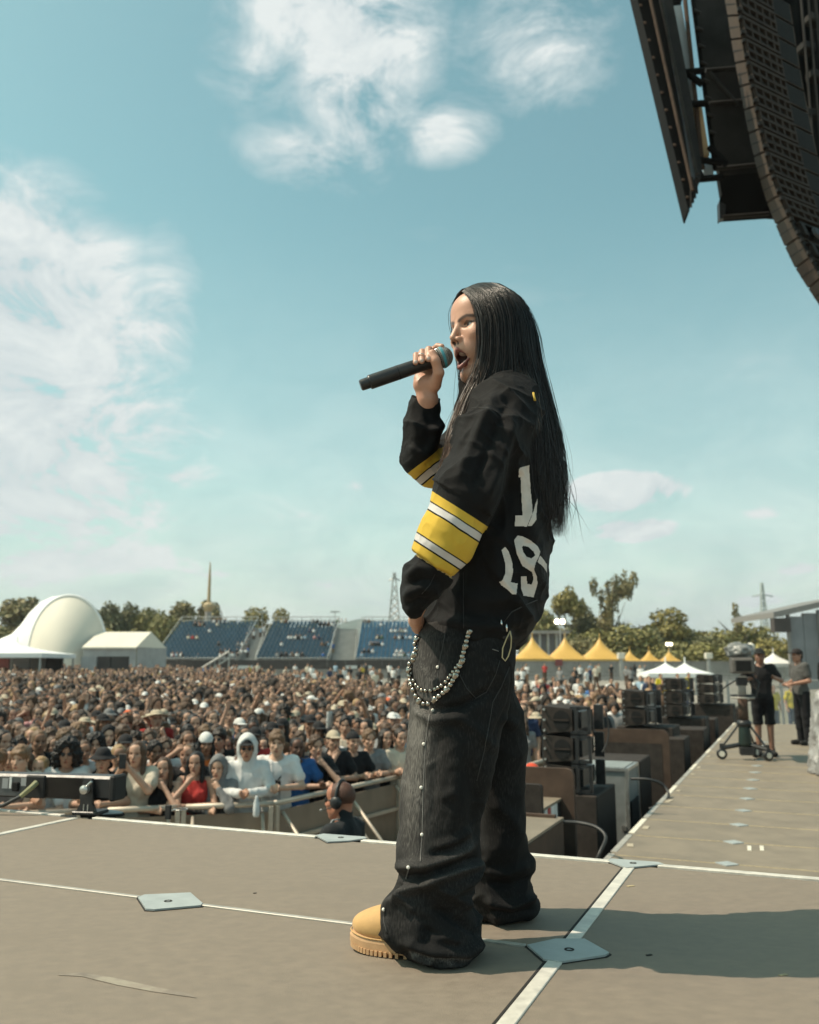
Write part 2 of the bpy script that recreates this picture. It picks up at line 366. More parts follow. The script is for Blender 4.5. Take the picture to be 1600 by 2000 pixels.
# aluminium trims lie a few millimetres proud of the ply
def strip(mb, a, b, wd, z0, z1):          # between two (u, v) points
    a = np.array(a, float); b = np.array(b, float); d = b - a; L = np.linalg.norm(d); c = (a + b) / 2
    return mb.box(UV(c[0], c[1], (z0 + z1) / 2), (L, wd, z1 - z0), RU + math.atan2(d[1], d[0]), 0.0015)
for v0, v1 in [(-4.1, -1.2), (-1.196, .45), (.61, 1.56), (1.76, 2.88), (3.06, 5.3), (5.31, 7.9)]:
    strip(MB(), (UE - .008, v0), (UE - .008, v1), .032, PZ - .03, PZ + .005).obj('edge_trim', M_alu, plat)
for (a, b, wd, m) in [((2.24, .535), (3.16, .535), .034, M_alu), ((1.2, .535), (2.13, .535), .034, M_alu), ((-4, .535), (1.17, .535), .034, M_alu),
                      ((2.23, 2.955), (3.18, 2.955), .034, M_alu), ((-4, 2.955), (2.17, 2.955), .034, M_alu),
                      ((2.205, .63), (2.205, 1.57), .016, M_alu2), ((2.205, 1.79), (2.205, 2.92), .016, M_alu2), ((2.205, 2.99), (2.205, 5.3), .016, M_alu2), ((1.185, .57), (1.185, 2.92), .016, M_alu2)]:
    strip(MB(), a, b, wd, PZ - .004, PZ + .004).obj('seam_trim', m, plat)
    if wd > .03:
        off = np.array([0, wd / 2 + .006]); strip(MB(), np.array(a) + off, np.array(b) + off, .008, PZ - .004, PZ + .0012).obj('seam_gap', M_gap, plat)
def plate(pts, z, m, name='corner_plate', th=0.006, parent=None, rim=True):
    P = [at_z(x, y, z) for x, y in pts]; c = sum(P) / len(P)
    if rim:
        mb = MB(); n = len(P); big = [c + (p - c) * 1.06 for p in P]
        mb.add([(p[0], p[1], z + .0016) for p in big] + [(p[0], p[1], z - .01) for p in big], [tuple(range(n))] + [(i, (i + 1) % n, n + (i + 1) % n, n + i) for i in range(n)])
        mb.obj('plate_gap', M_gap, parent)
    n = len(P); mb = MB().add([(p[0], p[1], z + th) for p in P] + [(p[0], p[1], z - .01) for p in P], [tuple(range(n))] + [(i, (i + 1) % n, n + (i + 1) % n, n + i) for i in range(n)])
    o = mb.obj(name, m, parent)
    mb2 = MB().lathe((c[0], c[1], z + th), [(.012, -.002), (.012, .0012), (.008, .0016), (.006, -.001)], 10); mb2.obj('bolt', M_gap, o)
    return o
for pts in [[(270, 1756), (285, 1779), (302, 1780), (392, 1772), (396, 1768), (372, 1747), (282, 1751)],
            [(1030, 1850), (1062, 1878), (1095, 1883), (1182, 1870), (1190, 1865), (1142, 1838), (1085, 1838)],
            [(155, 1582), (160, 1592), (176, 1593), (236, 1590), (241, 1588), (205, 1582)],
            [(617, 1634), (640, 1647), (679, 1645), (716, 1640), (713, 1637), (632, 1631)],
            [(1187, 1684), (1223, 1698), (1234, 1697), (1297, 1691), (1287, 1687), (1194, 1680)]]:
    plate(pts, PZ, M_plate, parent=plat)
# a long brown scuff and small bits of tape residue on the deck
sc = [at_z(x, y, PZ) for x, y in ((110, 1905), (160, 1908), (230, 1925), (300, 1938), (385, 1950), (372, 1942), (300, 1928), (230, 1912), (160, 1900))]
MB().add([(p[0], p[1], PZ + .0012) for p in sc], [tuple(range(len(sc)))]).obj('scuff_mark', mat('faint scuff', (0.235, 0.19, 0.15), 0.65, var=0.15, scale=9, streak=(14, (0.3, 0.26, 0.2), 0.42)), plat)
for (x, y, r) in [(1232, 1731, 5), (1530, 1905, 4), (498, 1745, 2), (1268, 1866, 3)]:
    c = at_z(x, y, PZ); MB().box((c[0], c[1], PZ + .001), (.005 * r, .0022 * r, .0016), .4).obj('tape_residue', M_ytape if r > 3 else M_gap, plat)
# ---------------------------------------------------------------- main stage, lower, running off to the right
V0 = 1.41; UEND = 24.5
main = slab(MB(), UE + .01, UEND, -16, V0 - .03, 0, LZ - .034, 0, 0).obj('main_stage', M_black, kind='structure')
uk = [UE + .02] + [7.21 + .875 * k for k in range(-4, 20)] + [UEND]
uk = [x for x in uk if x <= UEND and x >= UE]
for a, b in zip(uk[:-1], uk[1:]):
    for v0, v1 in ((-1.25, V0 - .04), (-3.0, -1.25), (-15.9, -3.0)):
        slab(MB(), a, b, v0, v1, LZ - .03, LZ, .003, .002).obj('deck_panel', M_deck2, main)
for i, u in enumerate(uk[1:-1]):
    strip(MB(), (u, V0 - .1), (u, -3), .012, LZ - .003, LZ + .0025).obj('panel_joint', M_ytape, main)
    if u < 19:
        mb = MB(); s = .085
        mb.prism([(u - s, .514), (u, .514 - s * 1.0), (u + s, .514), (u, .514 + s)], LZ - .004, LZ + .006, lambda x, y, t: UV(x, y, t)); mb.obj('corner_plate', M_plate, main)
for k in range(22):
    u0 = 5.6 + k * .86
    strip(MB(), (u0, V0 - .05), (u0 + .78, V0 - .05), .05, LZ - .01, LZ + .004).obj('edge_trim', M_alu2 if k % 3 else M_tape, main)
    c = UV(u0 + .3, V0 - .13, LZ + .003); 
    if k % 3 != 1: MB().box(c, (.14 + .05 * math.sin(k * 3), .05, .005), RU + .2 * math.sin(k)).obj('tape_mark', M_ytape2, main)
for a in (-.05, .05): MB().box((*(at_z(1476, 1657, LZ)[:2] + np.array([a, 0])), LZ + .002), (.03, .2, .004), -.35).obj('tape_mark', M_tape, main)
# ================================================================ far background
def pxm(Y): return 1748.0 / Y
def gx(px, Y): return (px - 800) * Y / 1748.0
def zz(py, Y): return float(at_y(800, py, Y)[2])
M_hill = mat('wooded hill', (0.055, 0.085, 0.06), 0.95, var=0.3, scale=0.02)
# hills far away
pts = []; n = 90
for i in range(n):
    x = -1600 + 3600 * i / (n - 1); h = 30 + 26 * math.exp(-((x + 250) / 170) ** 2) + 80 * math.exp(-((x + 170) / 200) ** 2) + 22 * math.sin(i * .35) + 10 * math.sin(i * .9)
    pts.append((x, h))
mb = MB()
for j, (f_, yy) in enumerate(((0, 2100), (.6, 2260), (1, 2480), (.7, 2800), (0, 3300))):
    mb.v += [(x, yy + 60 * math.sin(x * .004 + j), h * f_ - 1) for x, h in pts]
mb.f = [(j * n + i, j * n + i + 1, (j + 1) * n + i + 1, (j + 1) * n + i) for j in range(4) for i in range(n - 1)]
mb.obj('hills', M_hill, smooth=True, kind='structure')
# ---------------------------------------------------------------- trees
M_bark = mat('bark', (0.10, 0.08, 0.06), 0.9, var=0.3, scale=3)
M_leaf = mat('leaves', (0.09, 0.1, 0.04), 0.65, attr='col', var=0.2, scale=1.5)
def crown_mesh(seed, lobes, n, leaf, cols, hollow=0.35):
    r = np.random.default_rng(seed); L = np.array(lobes, float); wgt = (L[:, 3] * L[:, 4] * L[:, 5]) ** .67; pick = r.choice(len(L), n, p=wgt / wgt.sum())
    d = r.normal(size=(n, 3)); d /= np.linalg.norm(d, axis=1, keepdims=True); rad = hollow + (1 - hollow) * r.random(n) ** .45
    rad *= 1 + .22 * vnoise(d * 3.1 + pick[:, None] * 7.3, seed)
    C = L[pick, :3] + d * rad[:, None] * L[pick, 3:6]
    keep = vnoise(C * .75, seed + 3) > -.62; C = C[keep]; d = d[keep]; n = len(C)
    nrm = d + r.normal(size=(n, 3)) * .8; nrm /= np.linalg.norm(nrm, axis=1, keepdims=True)
    a = np.cross(nrm, r.normal(size=(n, 3))); a /= np.linalg.norm(a, axis=1, keepdims=True); b = np.cross(nrm, a)
    s = leaf * (.55 + .9 * r.random(n))[:, None]
    V = np.stack([C - a * s, C - b * s * .6 + nrm * s * .15, C + a * s, C + b * s * .6 + nrm * s * .15], 1).reshape(-1, 3)
    Q = np.arange(4 * n).reshape(n, 4); me = mesh_np('crown', V, Q, M_leaf, smooth=False)
    t = np.clip(.5 + .5 * vnoise(C * .6, seed + 9) + .25 * r.normal(size=n), 0, 1)[:, None]; cl = np.array(cols[0]) * (1 - t) + np.array(cols[1]) * t
    vcol(me, 'col', np.repeat(cl, 4, 0)); return me
GREEN = [((.16, .155, .055), (.34, .30, .10)), ((.12, .12, .055), (.25, .23, .095)), ((.19, .165, .045), (.38, .31, .095)), ((.15, .135, .058), (.32, .265, .115))]
def lob(kind, r):
    out = []
    if kind == 'round':
        for i in range(13): a = r.random() * 6.28; q = r.random() ** .5; out.append((2.6 * q * math.cos(a), 2.6 * q * math.sin(a), 3.4 + 6.2 * r.random() * (1.05 - .5 * q), 1.3 + .8 * r.random(), 1.3 + .8 * r.random(), 1.1 + .6 * r.random()))
        out.append((0, 0, 5.5, 2.6, 2.6, 3.2))
    elif kind == 'umbrella':                                   # clear stem and a rounded head
        for i in range(12): a = r.random() * 6.28; q = r.random() ** .5; out.append((2.7 * q * math.cos(a), 2.7 * q * math.sin(a), 8.3 + 2.6 * r.random() * (1.1 - q), 1.1 + .6 * r.random(), 1.1 + .6 * r.random(), .9 + .5 * r.random()))
        out.append((0, 0, 4.2, 1.6, 1.6, 1.4))
    elif kind == 'spread':                                     # several upright heads with gaps between
        for i in range(26): a = r.random() * 6.28; q = .25 + .75 * r.random(); h = 4 + 7.5 * r.random(); rr = 3.6 * q * (.55 + .5 * h / 11); out.append((rr * math.cos(a), rr * math.sin(a), h, .55 + .45 * r.random(), .55 + .45 * r.random(), .8 + .9 * r.random()))
    elif kind == 'narrow':
        for i in range(11): h = 1.5 + 10 * i / 10; out.append((.3 * math.sin(i * 2.1), .3 * math.cos(i * 1.7), h, .35 + 1.1 * (1 - i / 11), .35 + 1.1 * (1 - i / 11), 1.0))
    else:                                                      # bush: foliage from the ground up
        for i in range(11): a = r.random() * 6.28; q = r.random() ** .5; out.append((3.1 * q * math.cos(a), 3.1 * q * math.sin(a), 1.6 + 6.5 * r.random() * (1.05 - .5 * q), 1.5 + .8 * r.random(), 1.5 + .8 * r.random(), 1.5 + .7 * r.random()))
        out.append((0, 0, 3.2, 3.0, 3.0, 3.0))
    return out
CROWNS = {}
for kind, n_, lf, var in (('round', 6000, .26, 4), ('umbrella', 3600, .25, 1), ('spread', 3800, .23, 1), ('narrow', 2200, .22, 1), ('bush', 5600, .26, 4)):
    for q in range(var):
        CROWNS[kind, q] = crown_mesh(hash_ := 17 * q + len(kind), lob(kind, np.random.default_rng(31 * q + len(kind))), n_, lf, GREEN[{'umbrella': 2, 'spread': 3, 'narrow': 3}.get(kind, q)], .3 if kind != 'spread' else .1)
def trunk_mesh(kind, seed):
    r = random.Random(seed); mb = MB(); top = {'round': 8, 'umbrella': 9, 'spread': 10.5, 'narrow': 10, 'bush': 5}[kind]
    mb.tube([(0, 0, -.1), (.05, .02, top * .3), (-.05, .08, top * .65), (.03, 0, top)], [.34, .26, .16, .04], 7)
    for k in range(9 if kind == 'spread' else 6):
        a = r.random() * 6.28; z = top * (.28 + .5 * r.random()); L = 2.2 + 1.4 * r.random(); up = L * (1.3 if kind == 'spread' else .8)
        mb.tube([(0, 0, z), (L * .5 * math.cos(a), L * .5 * math.sin(a), z + up * .4), (L * math.cos(a), L * math.sin(a), z + up)], [.12, .08, .02], 5)
    return mb.mesh('trunk', M_bark, True)
TRUNKS = {k: trunk_mesh(k, 4) for k in ('round', 'umbrella', 'spread', 'narrow', 'bush')}
def tree(px, top, wpx, Y, kind, q, label):
    z = zz(top, Y); full = {'round': 10.6, 'umbrella': 11.8, 'spread': 12.3, 'narrow': 12.3, 'bush': 9.2}[kind]; wid = {'round': 8.0, 'umbrella': 7.4, 'spread': 8.2, 'narrow': 3.2, 'bush': 9.0}[kind]
    t = thing('tree', label, 'tree', (gx(px, Y), Y, 0), rng.random() * 6.28, 'trees along the far edge of the site')
    sx = {'umbrella': 1.2, 'spread': 1.15, 'narrow': 1.3}.get(kind, 1.75) * wpx / pxm(Y) / wid; sz = z / full; t.scale = (sx, sx, sz)
    obj('crown', CROWNS[kind, q], t); obj('trunk', TRUNKS[kind], t)
TREES = [(-25, 1200, 120, 168, 'round', 0, 'olive tree at the left picture edge behind the low white tents'), (60, 1162, 110, 175, 'round', 3, 'broad olive tree rising behind the left flank of the white dome'), (125, 1147, 80, 180, 'round', 0, 'tree whose top stands just above the crown of the white dome'),
         (208, 1160, 50, 172, 'round', 1, 'dark green tree just right of the white dome'), (250, 1162, 46, 176, 'round', 1, 'second dark green tree right of the white dome'), (243, 1190, 66, 160, 'bush', 2, 'round yellow-green bush tree behind the white marquee'),
         (296, 1158, 66, 176, 'round', 0, 'tall round tree just left of the first blue grandstand'), (345, 1168, 66, 176, 'round', 3, 'olive tree above the left end of the first blue grandstand'), (392, 1168, 60, 180, 'round', 3, 'olive tree just behind the slim lattice mast'),
         (440, 1180, 66, 178, 'bush', 3, 'low wide tree above the right end of the first blue grandstand'), (500, 1184, 62, 176, 'round', 2, 'yellowish tree standing over the aisle between the first two grandstands'), (548, 1186, 40, 176, 'round', 2, 'small tree above the left end of the second grandstand'),
         (578, 1192, 46, 176, 'bush', 3, 'bushy tree above the middle of the second grandstand'), (618, 1196, 46, 176, 'bush', 2, 'rightmost tree above the second grandstand, beside the blue hill'), (830, 1204, 60, 190, 'round', 2, 'tree right of the steel pylon, half hidden by the singer'),
         (1062, 1168, 84, 160, 'bush', 0, 'olive tree just behind the singer\'s back'), (1107, 1130, 64, 158, 'umbrella', 0, 'tall tree with clear stem and round crown right of the singer'), (1143, 1170, 54, 164, 'round', 1, 'dark thin tree between the two tallest trees'),
         (1200, 1119, 84, 158, 'spread', 0, 'tall sparse tree with upright limbs and sky between them'), (1150, 1215, 80, 146, 'bush', 3, 'bushy tree behind the second and third yellow tent peaks'), (1215, 1208, 100, 148, 'bush', 0, 'broad green bush tree at the foot of the tall sparse tree'),
         (1262, 1210, 70, 150, 'bush', 1, 'dark green bush tree above the two small yellow tents'), (1312, 1186, 84, 154, 'round', 2, 'large yellow-green tree above the white pavilion tents'), (1365, 1222, 80, 150, 'bush', 1, 'dark bush tree between the large tree and the pointed tree'),
         (1400, 1214, 70, 154, 'bush', 0, 'green bush tree left of the pointed tree'), (1446, 1178, 30, 152, 'narrow', 0, 'narrow pointed tree standing above the television camera'), (1440, 1212, 80, 156, 'bush', 3, 'bushy tree at the foot of the narrow pointed tree'),
         (1482, 1206, 80, 156, 'bush', 0, 'broad tree right of the pointed tree'), (1520, 1216, 80, 150, 'bush', 2, 'rightmost tree, next to the grey hall'), (1090, 1222, 90, 140, 'bush', 3, 'low bush behind the grey cabin roof'), (1330, 1240, 90, 142, 'bush', 0, 'low bush tree right above the smallest yellow tent'), (1430, 1246, 90, 140, 'bush', 0, 'low bush just left of the television camera')]
TREES += [(172, 1196, 60, 166, 'bush', 3, 'low tree just behind the right foot of the white dome'), (322, 1180, 54, 166, 'bush', 0, 'low tree behind the left corner of the first blue grandstand'), (372, 1182, 54, 168, 'bush', 2, 'yellowish low tree left of the slim mast'), (470, 1192, 50, 168, 'bush', 0, 'low tree behind the aisle right of the first grandstand'), (525, 1196, 40, 168, 'bush', 3, 'low tree behind the left part of the second grandstand'), (600, 1202, 40, 166, 'bush', 0, 'low tree in front of the rightmost trees over the second grandstand')]
for a in TREES: tree(*a)
# ---------------------------------------------------------------- concrete embankment wall, fences
M_conc = mat('grey concrete', (0.30, 0.285, 0.265), 0.85, var=0.12, scale=0.8, bump=0.2, bscale=8, streak=(0.25, (0.22, 0.205, 0.19), 0.52))
M_dark = mat('dark banner', (0.065, 0.055, 0.052), 0.8, var=0.15, scale=0.4)
M_rail = mat('galvanised rail', (0.42, 0.42, 0.40), 0.5, metal=0.4, var=0.1, scale=3)
def wall_thing(name, label, cat, x0, x1, Y, z0, z1, th, m, panels=0, seam=None):
    t = thing(name, label, cat, ((x0 + x1) / 2, Y, 0))
    n = max(1, panels); w_ = (x1 - x0) / n; me = MB().box((0, 0, (z0 + z1) / 2), (w_ - .03, th, z1 - z0), 0, .02).mesh('panel', m)
    for k in range(n): obj('panel', me, t, loc=(x0 - (x0 + x1) / 2 + w_ * (k + .5), 0, 0))
    MB().box((0, -.02, z1 + .05), (x1 - x0, th + .16, .1)).obj('coping', M_conc, t)
    return t
Yw = 112.0
wall_thing('retaining_wall', 'long pale grey concrete wall below the blue grandstands', 'wall', gx(-60, Yw), gx(830, Yw), Yw, 0, zz(1309, Yw), .4, M_conc, 24)
wall_thing('perimeter_wall', 'grey concrete wall below the yellow tents', 'wall', gx(985, 100), gx(1640, 100), 100, 0, zz(1293, 100), .4, M_conc, 18)
# mesh fence in front of the right-hand wall
M_fence = mat('fence mesh', (0.40, 0.385, 0.37), 0.6, metal=0.3, var=0.1, scale=2)
ft = thing('mesh_fence', 'grey wire mesh fence in front of the wall under the yellow tents', 'fence', (gx(1120, 92), 92, 0))
for k in range(20):
    x = (k - 10) * 2.5 + 6; mb = MB()
    for q in range(14): mb.box((x + q * 2.5 / 14 - 1.2, 0, zz(1330, 92) * .5 + .1), (.05, .03, zz(1316, 92)))
    for q in range(5): mb.box((x, .02, .2 + q * (zz(1316, 92) - .2) / 4), (2.46, .03, .05))
    mb.obj('fence_panel', M_fence, ft)
# ---------------------------------------------------------------- blue grandstands
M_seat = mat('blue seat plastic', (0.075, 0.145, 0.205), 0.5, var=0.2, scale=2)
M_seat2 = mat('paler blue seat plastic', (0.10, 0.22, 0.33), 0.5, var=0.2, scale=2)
M_concl = mat('pale step concrete', (0.40, 0.385, 0.36), 0.85, var=0.08, scale=1)
Ys = 122.0
def stand(x0p, x1p, seatm, label, lean):
    x0, x1 = gx(x0p, Ys), gx(x1p, Ys); zb = zz(1304, Ys); W_ = x1 - x0
    t = thing('grandstand', label, 'grandstand', ((x0 + x1) / 2, Ys, 0), 0, 'blue seated grandstands'); rows = 11; zt = zz(1226, Ys + 9); rise = (zt - zb - .8) / (rows - 1); run = .85
    for r in range(rows):
        MB().box((lean * r / rows, r * run, (zb + r * rise) / 2 + .4), (W_, run, zb + r * rise + .8)).obj('step', M_concl, t)
    mb = MB()
    for r in range(rows):
        nn = int(W_ / .55)
        for k in range(nn):
            x = -W_ / 2 + (k + .5) * W_ / nn + lean * r / rows; z = zb + r * rise + .8
            mb.box((x, r * run + .1, z + .42), (.46, .42, .08)); mb.box((x, r * run + .32, z + .68), (.46, .06, .5))
    o = mb.obj('seats', seatm, t, kind='stuff')
    MB().box((0, -.62, zb * .5 + .02), (W_ + 2, .12, zb + .3)).obj('front_banner', M_dark, t)
    for z in (zb + 1.3, zb + .9): MB().tube([(-W_ / 2, -.5, z), (W_ / 2, -.5, z)], .05, 6).obj('rail', M_rail, t)
    for k in range(9): MB().tube([(-W_ / 2 + W_ * k / 8, -.5, zb), (-W_ / 2 + W_ * k / 8, -.5, zb + 1.3)], .05, 6).obj('rail_post', M_rail, t)
    zt = zb + rows * rise + 1.9
    for k in range(8): MB().tube([(lean - W_ / 2 + W_ * k / 7, rows * run, zt - 2), (lean - W_ / 2 + W_ * k / 7, rows * run, zt)], .05, 6).obj('rail_post', M_rail, t)
    for z in (zt, zt - .5): MB().tube([(lean - W_ / 2, rows * run, z), (lean + W_ / 2, rows * run, z)], .06, 6).obj('rail', M_rail, t)
    for s in (-1, 1): MB().tube([(s * W_ / 2, -.4, zb + 1.4), (s * W_ / 2 + lean, rows * run, zt)], .06, 6).obj('side_rail', M_rail, t)
stand(300, 462, M_seat, 'blue seated grandstand on the left, beside the white marquee', 1.2)
stand(500, 640, M_seat, 'blue seated grandstand in the middle, under the blue hill', .8)
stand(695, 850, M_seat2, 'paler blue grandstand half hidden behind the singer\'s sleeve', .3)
def stairs(x0p, x1p, label):
    x0, x1 = gx(x0p, Ys), gx(x1p, Ys); t = thing('stand_aisle', label, 'stairs', ((x0 + x1) / 2, Ys, 0), 0, 'aisles between the grandstands'); zb = zz(1304, Ys); zt = zz(1228, Ys + 9)
    for r in range(18): MB().box((0, r * .52, (zb + (zt - zb) * r / 17) / 2), (x1 - x0 - .1, .52, zb + (zt - zb) * r / 17)).obj('step', M_concl, t)
    for s in (-1, 1): MB().tube([(s * (x1 - x0) / 2, -.3, zb + 1.1), (s * (x1 - x0) / 2, 9.2, zt + 1.1)], .05, 6).obj('rail', M_rail, t)
stairs(466, 498, 'pale concrete aisle between the first and the second grandstand'); stairs(644, 692, 'pale concrete aisle between the second and the third grandstand')
t = thing('dark_hoarding', 'long dark hoarding along the foot of the grandstands', 'hoarding', (gx(560, 117), 117, 0))
for k in range(14):
    x0 = gx(315 + k * 36, 117) - gx(560, 117); MB().box((x0 + 1.2, 0, zz(1299, 117)), (2.38, .15, 1.3)).obj('panel', M_dark, t)
for px_, c in ((480, .7), (712, .6), (690, .55)): MB().box((gx(px_, 116.8) - gx(560, 117), -.12, zz(1300, 117) - .2), (1.9, .06, .4)).obj('white_sign', mat('white board', (.7, .7, .68), .6), t)
# ramp rail at the left end of the hoarding
mb = MB(); a = (gx(392, 114), 114, zz(1306, 114)); b = (gx(447, 114), 114, zz(1272, 114))
mb.tube([a, b], .12, 6); mb.tube([(a[0], a[1], a[2] - .9), (b[0], b[1], b[2] - .9)], .1, 6)
for k in range(7): q = k / 6; mb.tube([(a[0] + (b[0] - a[0]) * q, 114, a[2] - .9 + (b[2] - a[2]) * q), (a[0] + (b[0] - a[0]) * q, 114, a[2] + (b[2] - a[2]) * q)], .05, 6)
mb.tube([(b[0], 114, b[2]), (b[0], 114, 0)], .1, 6); mb.tube([(a[0], 114, a[2]), (a[0], 114, 0)], .1, 6)
mb.obj('stair_railing', M_rail, label='grey sloping stair railing left of the grandstand aisle', cat='railing')
# ---------------------------------------------------------------- white dome and tents
M_memb = mat('cream membrane', (0.72, 0.67, 0.57), 0.6, var=0.04, scale=0.3, bump=0.1, bscale=2)
M_white = mat('white tent cloth', (0.82, 0.82, 0.80), 0.55, var=0.04, scale=0.5, bump=0.1, bscale=3)
M_yel = mat('yellow tent cloth', (0.62, 0.37, 0.09), 0.42, var=0.06, scale=0.8, bump=0.1, bscale=4)
M_greyw = mat('grey sheet wall', (0.36, 0.36, 0.36), 0.6, var=0.1, scale=1)
Yd = 95.0
def dome():
    t = thing('membrane_dome', 'large cream shell-shaped membrane dome at the left', 'dome', (gx(120, Yd), Yd, 0)); cx = gx(120, Yd)
    # front cap: rounded sheet standing as an arch, leaning back
    n, m_ = 26, 14; V = []; L, R_, T = gx(48, Yd) - cx, gx(207, Yd) - cx, zz(1163, Yd)
    for j in range(m_ + 1):
        f_ = j / m_
        for i in range(n + 1):
            a = math.pi * i / n; r = f_; x = (L + R_) / 2 - (R_ - L) / 2 * math.cos(a) * r; z = T * math.sin(a) ** .62 * r if 0 < i < n else 0
            V.append((x, 3.2 * (1 - f_ ** 2) * -1 + .5 * (1 - math.sin(a)), z))
    F = [(j * (n + 1) + i, j * (n + 1) + i + 1, (j + 1) * (n + 1) + i + 1, (j + 1) * (n + 1) + i) for j in range(m_) for i in range(n)]
    MB().add(V, F).obj('shell_front', M_memb, t, smooth=True)
    # the sail that sweeps down to the left from the arch
    V = []; outer = [(128, 1162), (100, 1166), (78, 1177), (58, 1196), (40, 1221), (22, 1239), (0, 1248), (-30, 1253), (-60, 1256)]; n2 = len(outer) - 1
    for j in range(7):
        for i, (ox, oy) in enumerate(outer):
            a = math.pi * .5 * (1 - i / n2) + .02; rim = np.array([(L + R_) / 2 - (R_ - L) / 2 * math.cos(a), .6, T * math.sin(a) ** .62]); op = at_y(ox, oy, Yd + 4) - np.array([cx, Yd, 0]); low = np.array([op[0] - .6, 7.5, 0.0])
            q = j / 3; V.append(tuple(rim + (op - rim) * q + np.array([0, 0, -.35 * math.sin(math.pi * q)])) if j <= 3 else tuple(op + (low - op) * (j - 3) / 3))
    F = [(j * (n2 + 1) + i, j * (n2 + 1) + i + 1, (j + 1) * (n2 + 1) + i + 1, (j + 1) * (n2 + 1) + i) for j in range(6) for i in range(n2)]
    MB().add(V, F).obj('shell_sail', M_white, t, smooth=True)
    e = [((L + R_) / 2 - (R_ - L) / 2 * math.cos(math.pi * i / 30), .5 * (1 - math.sin(math.pi * i / 30)), T * math.sin(math.pi * i / 30) ** .62) for i in range(31)]
    MB().tube(e, .16, 6).obj('edge_tube', M_white, t, smooth=True)
dome()
def marquee(x0p, x1p, yt, ye, yb, Y, dep, label):
    x0, x1 = gx(x0p, Y), gx(x1p, Y); t = thing('marquee', label, 'tent', ((x0 + x1) / 2, Y, 0)); W_ = x1 - x0; zt, ze, zb = zz(yt, Y), zz(ye, Y), 0
    MB().add([(-W_ / 2, 0, ze), (W_ / 2 * .72, 0, ze), (W_ / 2 * .9, dep / 2, zt), (-W_ / 2 * .82, dep / 2, zt), (-W_ / 2, dep, ze), (W_ / 2, dep, ze), (-W_/2, 0, ze-.15), (W_/2*.72, 0, ze-.15)], [(0, 1, 2, 3), (3, 2, 5, 4), (0, 6, 7, 1)]).obj('roof', M_memb, t)
    MB().add([(W_ / 2 * .72, 0.01, ze), (W_ / 2 + .6, dep, ze), (W_ / 2 * .9, dep / 2, zt)], [(0, 1, 2)]).obj('gable', M_memb, t)
    MB().box((-W_ * .07, .3, ze / 2), (W_ * .84, .1, ze)).obj('wall', M_greyw, t); MB().add([(W_ / 2 * .72, .3, 0), (W_ / 2 + .6, dep, 0), (W_ / 2 + .6, dep, ze), (W_ / 2 * .72, .3, ze)], [(0, 1, 2, 3)]).obj('side_wall', M_greyw, t)
marquee(158, 282, 1232, 1264, 1290, 92, 6, 'cream ridge marquee with grey walls beside the dome')
def pagoda(px, Y, wpx, ytop, yeave, m, label, leg=True, name='pagoda_tent', group=None):
    x = gx(px, Y); W_ = wpx / pxm(Y); zt, ze = zz(ytop, Y), zz(yeave, Y); t = thing(name, label, 'tent', (x, Y, 0), 0.0, group); n = 10
    V = []
    for j in range(n + 1):
        q = j / n; r = (1 - q) ** 1.45 * .97 + .03 * (1 - q); z = ze + (zt - ze) * q
        for i in range(24):
            a = 2 * math.pi * i / 24; s = 1 / max(abs(math.cos(a)), abs(math.sin(a))); s = 1 + (s - 1) * (1 - q) ** 2
            V.append((W_ / 2 * r * s * math.cos(a), W_ / 2 * r * s * math.sin(a), z))
    F = [(j * 24 + i, j * 24 + (i + 1) % 24, (j + 1) * 24 + (i + 1) % 24, (j + 1) * 24 + i) for j in range(n) for i in range(24)]
    MB().add(V, F).obj('canopy', m, t, smooth=True)
    mb = MB()
    for s in ((0, -1), (1, 0), (0, 1), (-1, 0)): mb.box((s[0] * W_ / 2, s[1] * W_ / 2, ze - .14), (W_ if s[1] else .05, W_ if s[0] else .05, .26))
    mb.obj('valance', m, t); MB().lathe((0, 0, zt), [(.05, -.1), (.05, .25), (.01, .4)], 8).obj('finial', m, t)
    if leg:
        for sx in (-1, 1):
            for sy in (-1, 1): MB().tube([(sx * W_ * .48, sy * W_ * .48, 0), (sx * W_ * .48, sy * W_ * .48, ze)], .06, 6).obj('leg', M_rail, t)
for px_, w_, yt, ye, Y, lb in ((1041, 76, 1241, 1287, 104, 'yellow pagoda tent nearest the singer, left of the other big ones'), (1105, 78, 1242, 1288, 104, 'middle one of the three big yellow pagoda tents'), (1173, 80, 1243, 1288, 104, 'rightmost of the three big yellow pagoda tents'),
                               (1231, 38, 1268, 1291, 112, 'small yellow pagoda tent right of the big ones'), (1269, 36, 1268, 1291, 112, 'middle one of the three small yellow pagoda tents'), (1308, 40, 1270, 1292, 112, 'small yellow pagoda tent behind the white pavilion')):
    pagoda(px_, Y, w_, yt, ye, M_yel, lb, group='yellow pagoda tents')
pagoda(1300, 62, 90, 1293, 1315, M_white, 'white pavilion tent in front of the yellow tents', group='white tents'); pagoda(1338, 66, 84, 1293, 1315, M_white, 'white pavilion tent whose roof overlaps the one on its left', group='white tents')
pagoda(1512, 74, 70, 1274, 1296, M_white, 'white tent behind the television camera', group='white tents'); pagoda(30, 58, 170, 1253, 1277, M_white, 'white tent with wide peak at the left picture edge', group='white tents'); pagoda(-60, 56, 120, 1255, 1277, M_white, 'white tent cut off by the left picture edge', group='white tents')
t = thing('service_wall', 'grey booth wall under the white tent at the left', 'wall', (gx(60, 60), 60, 0))
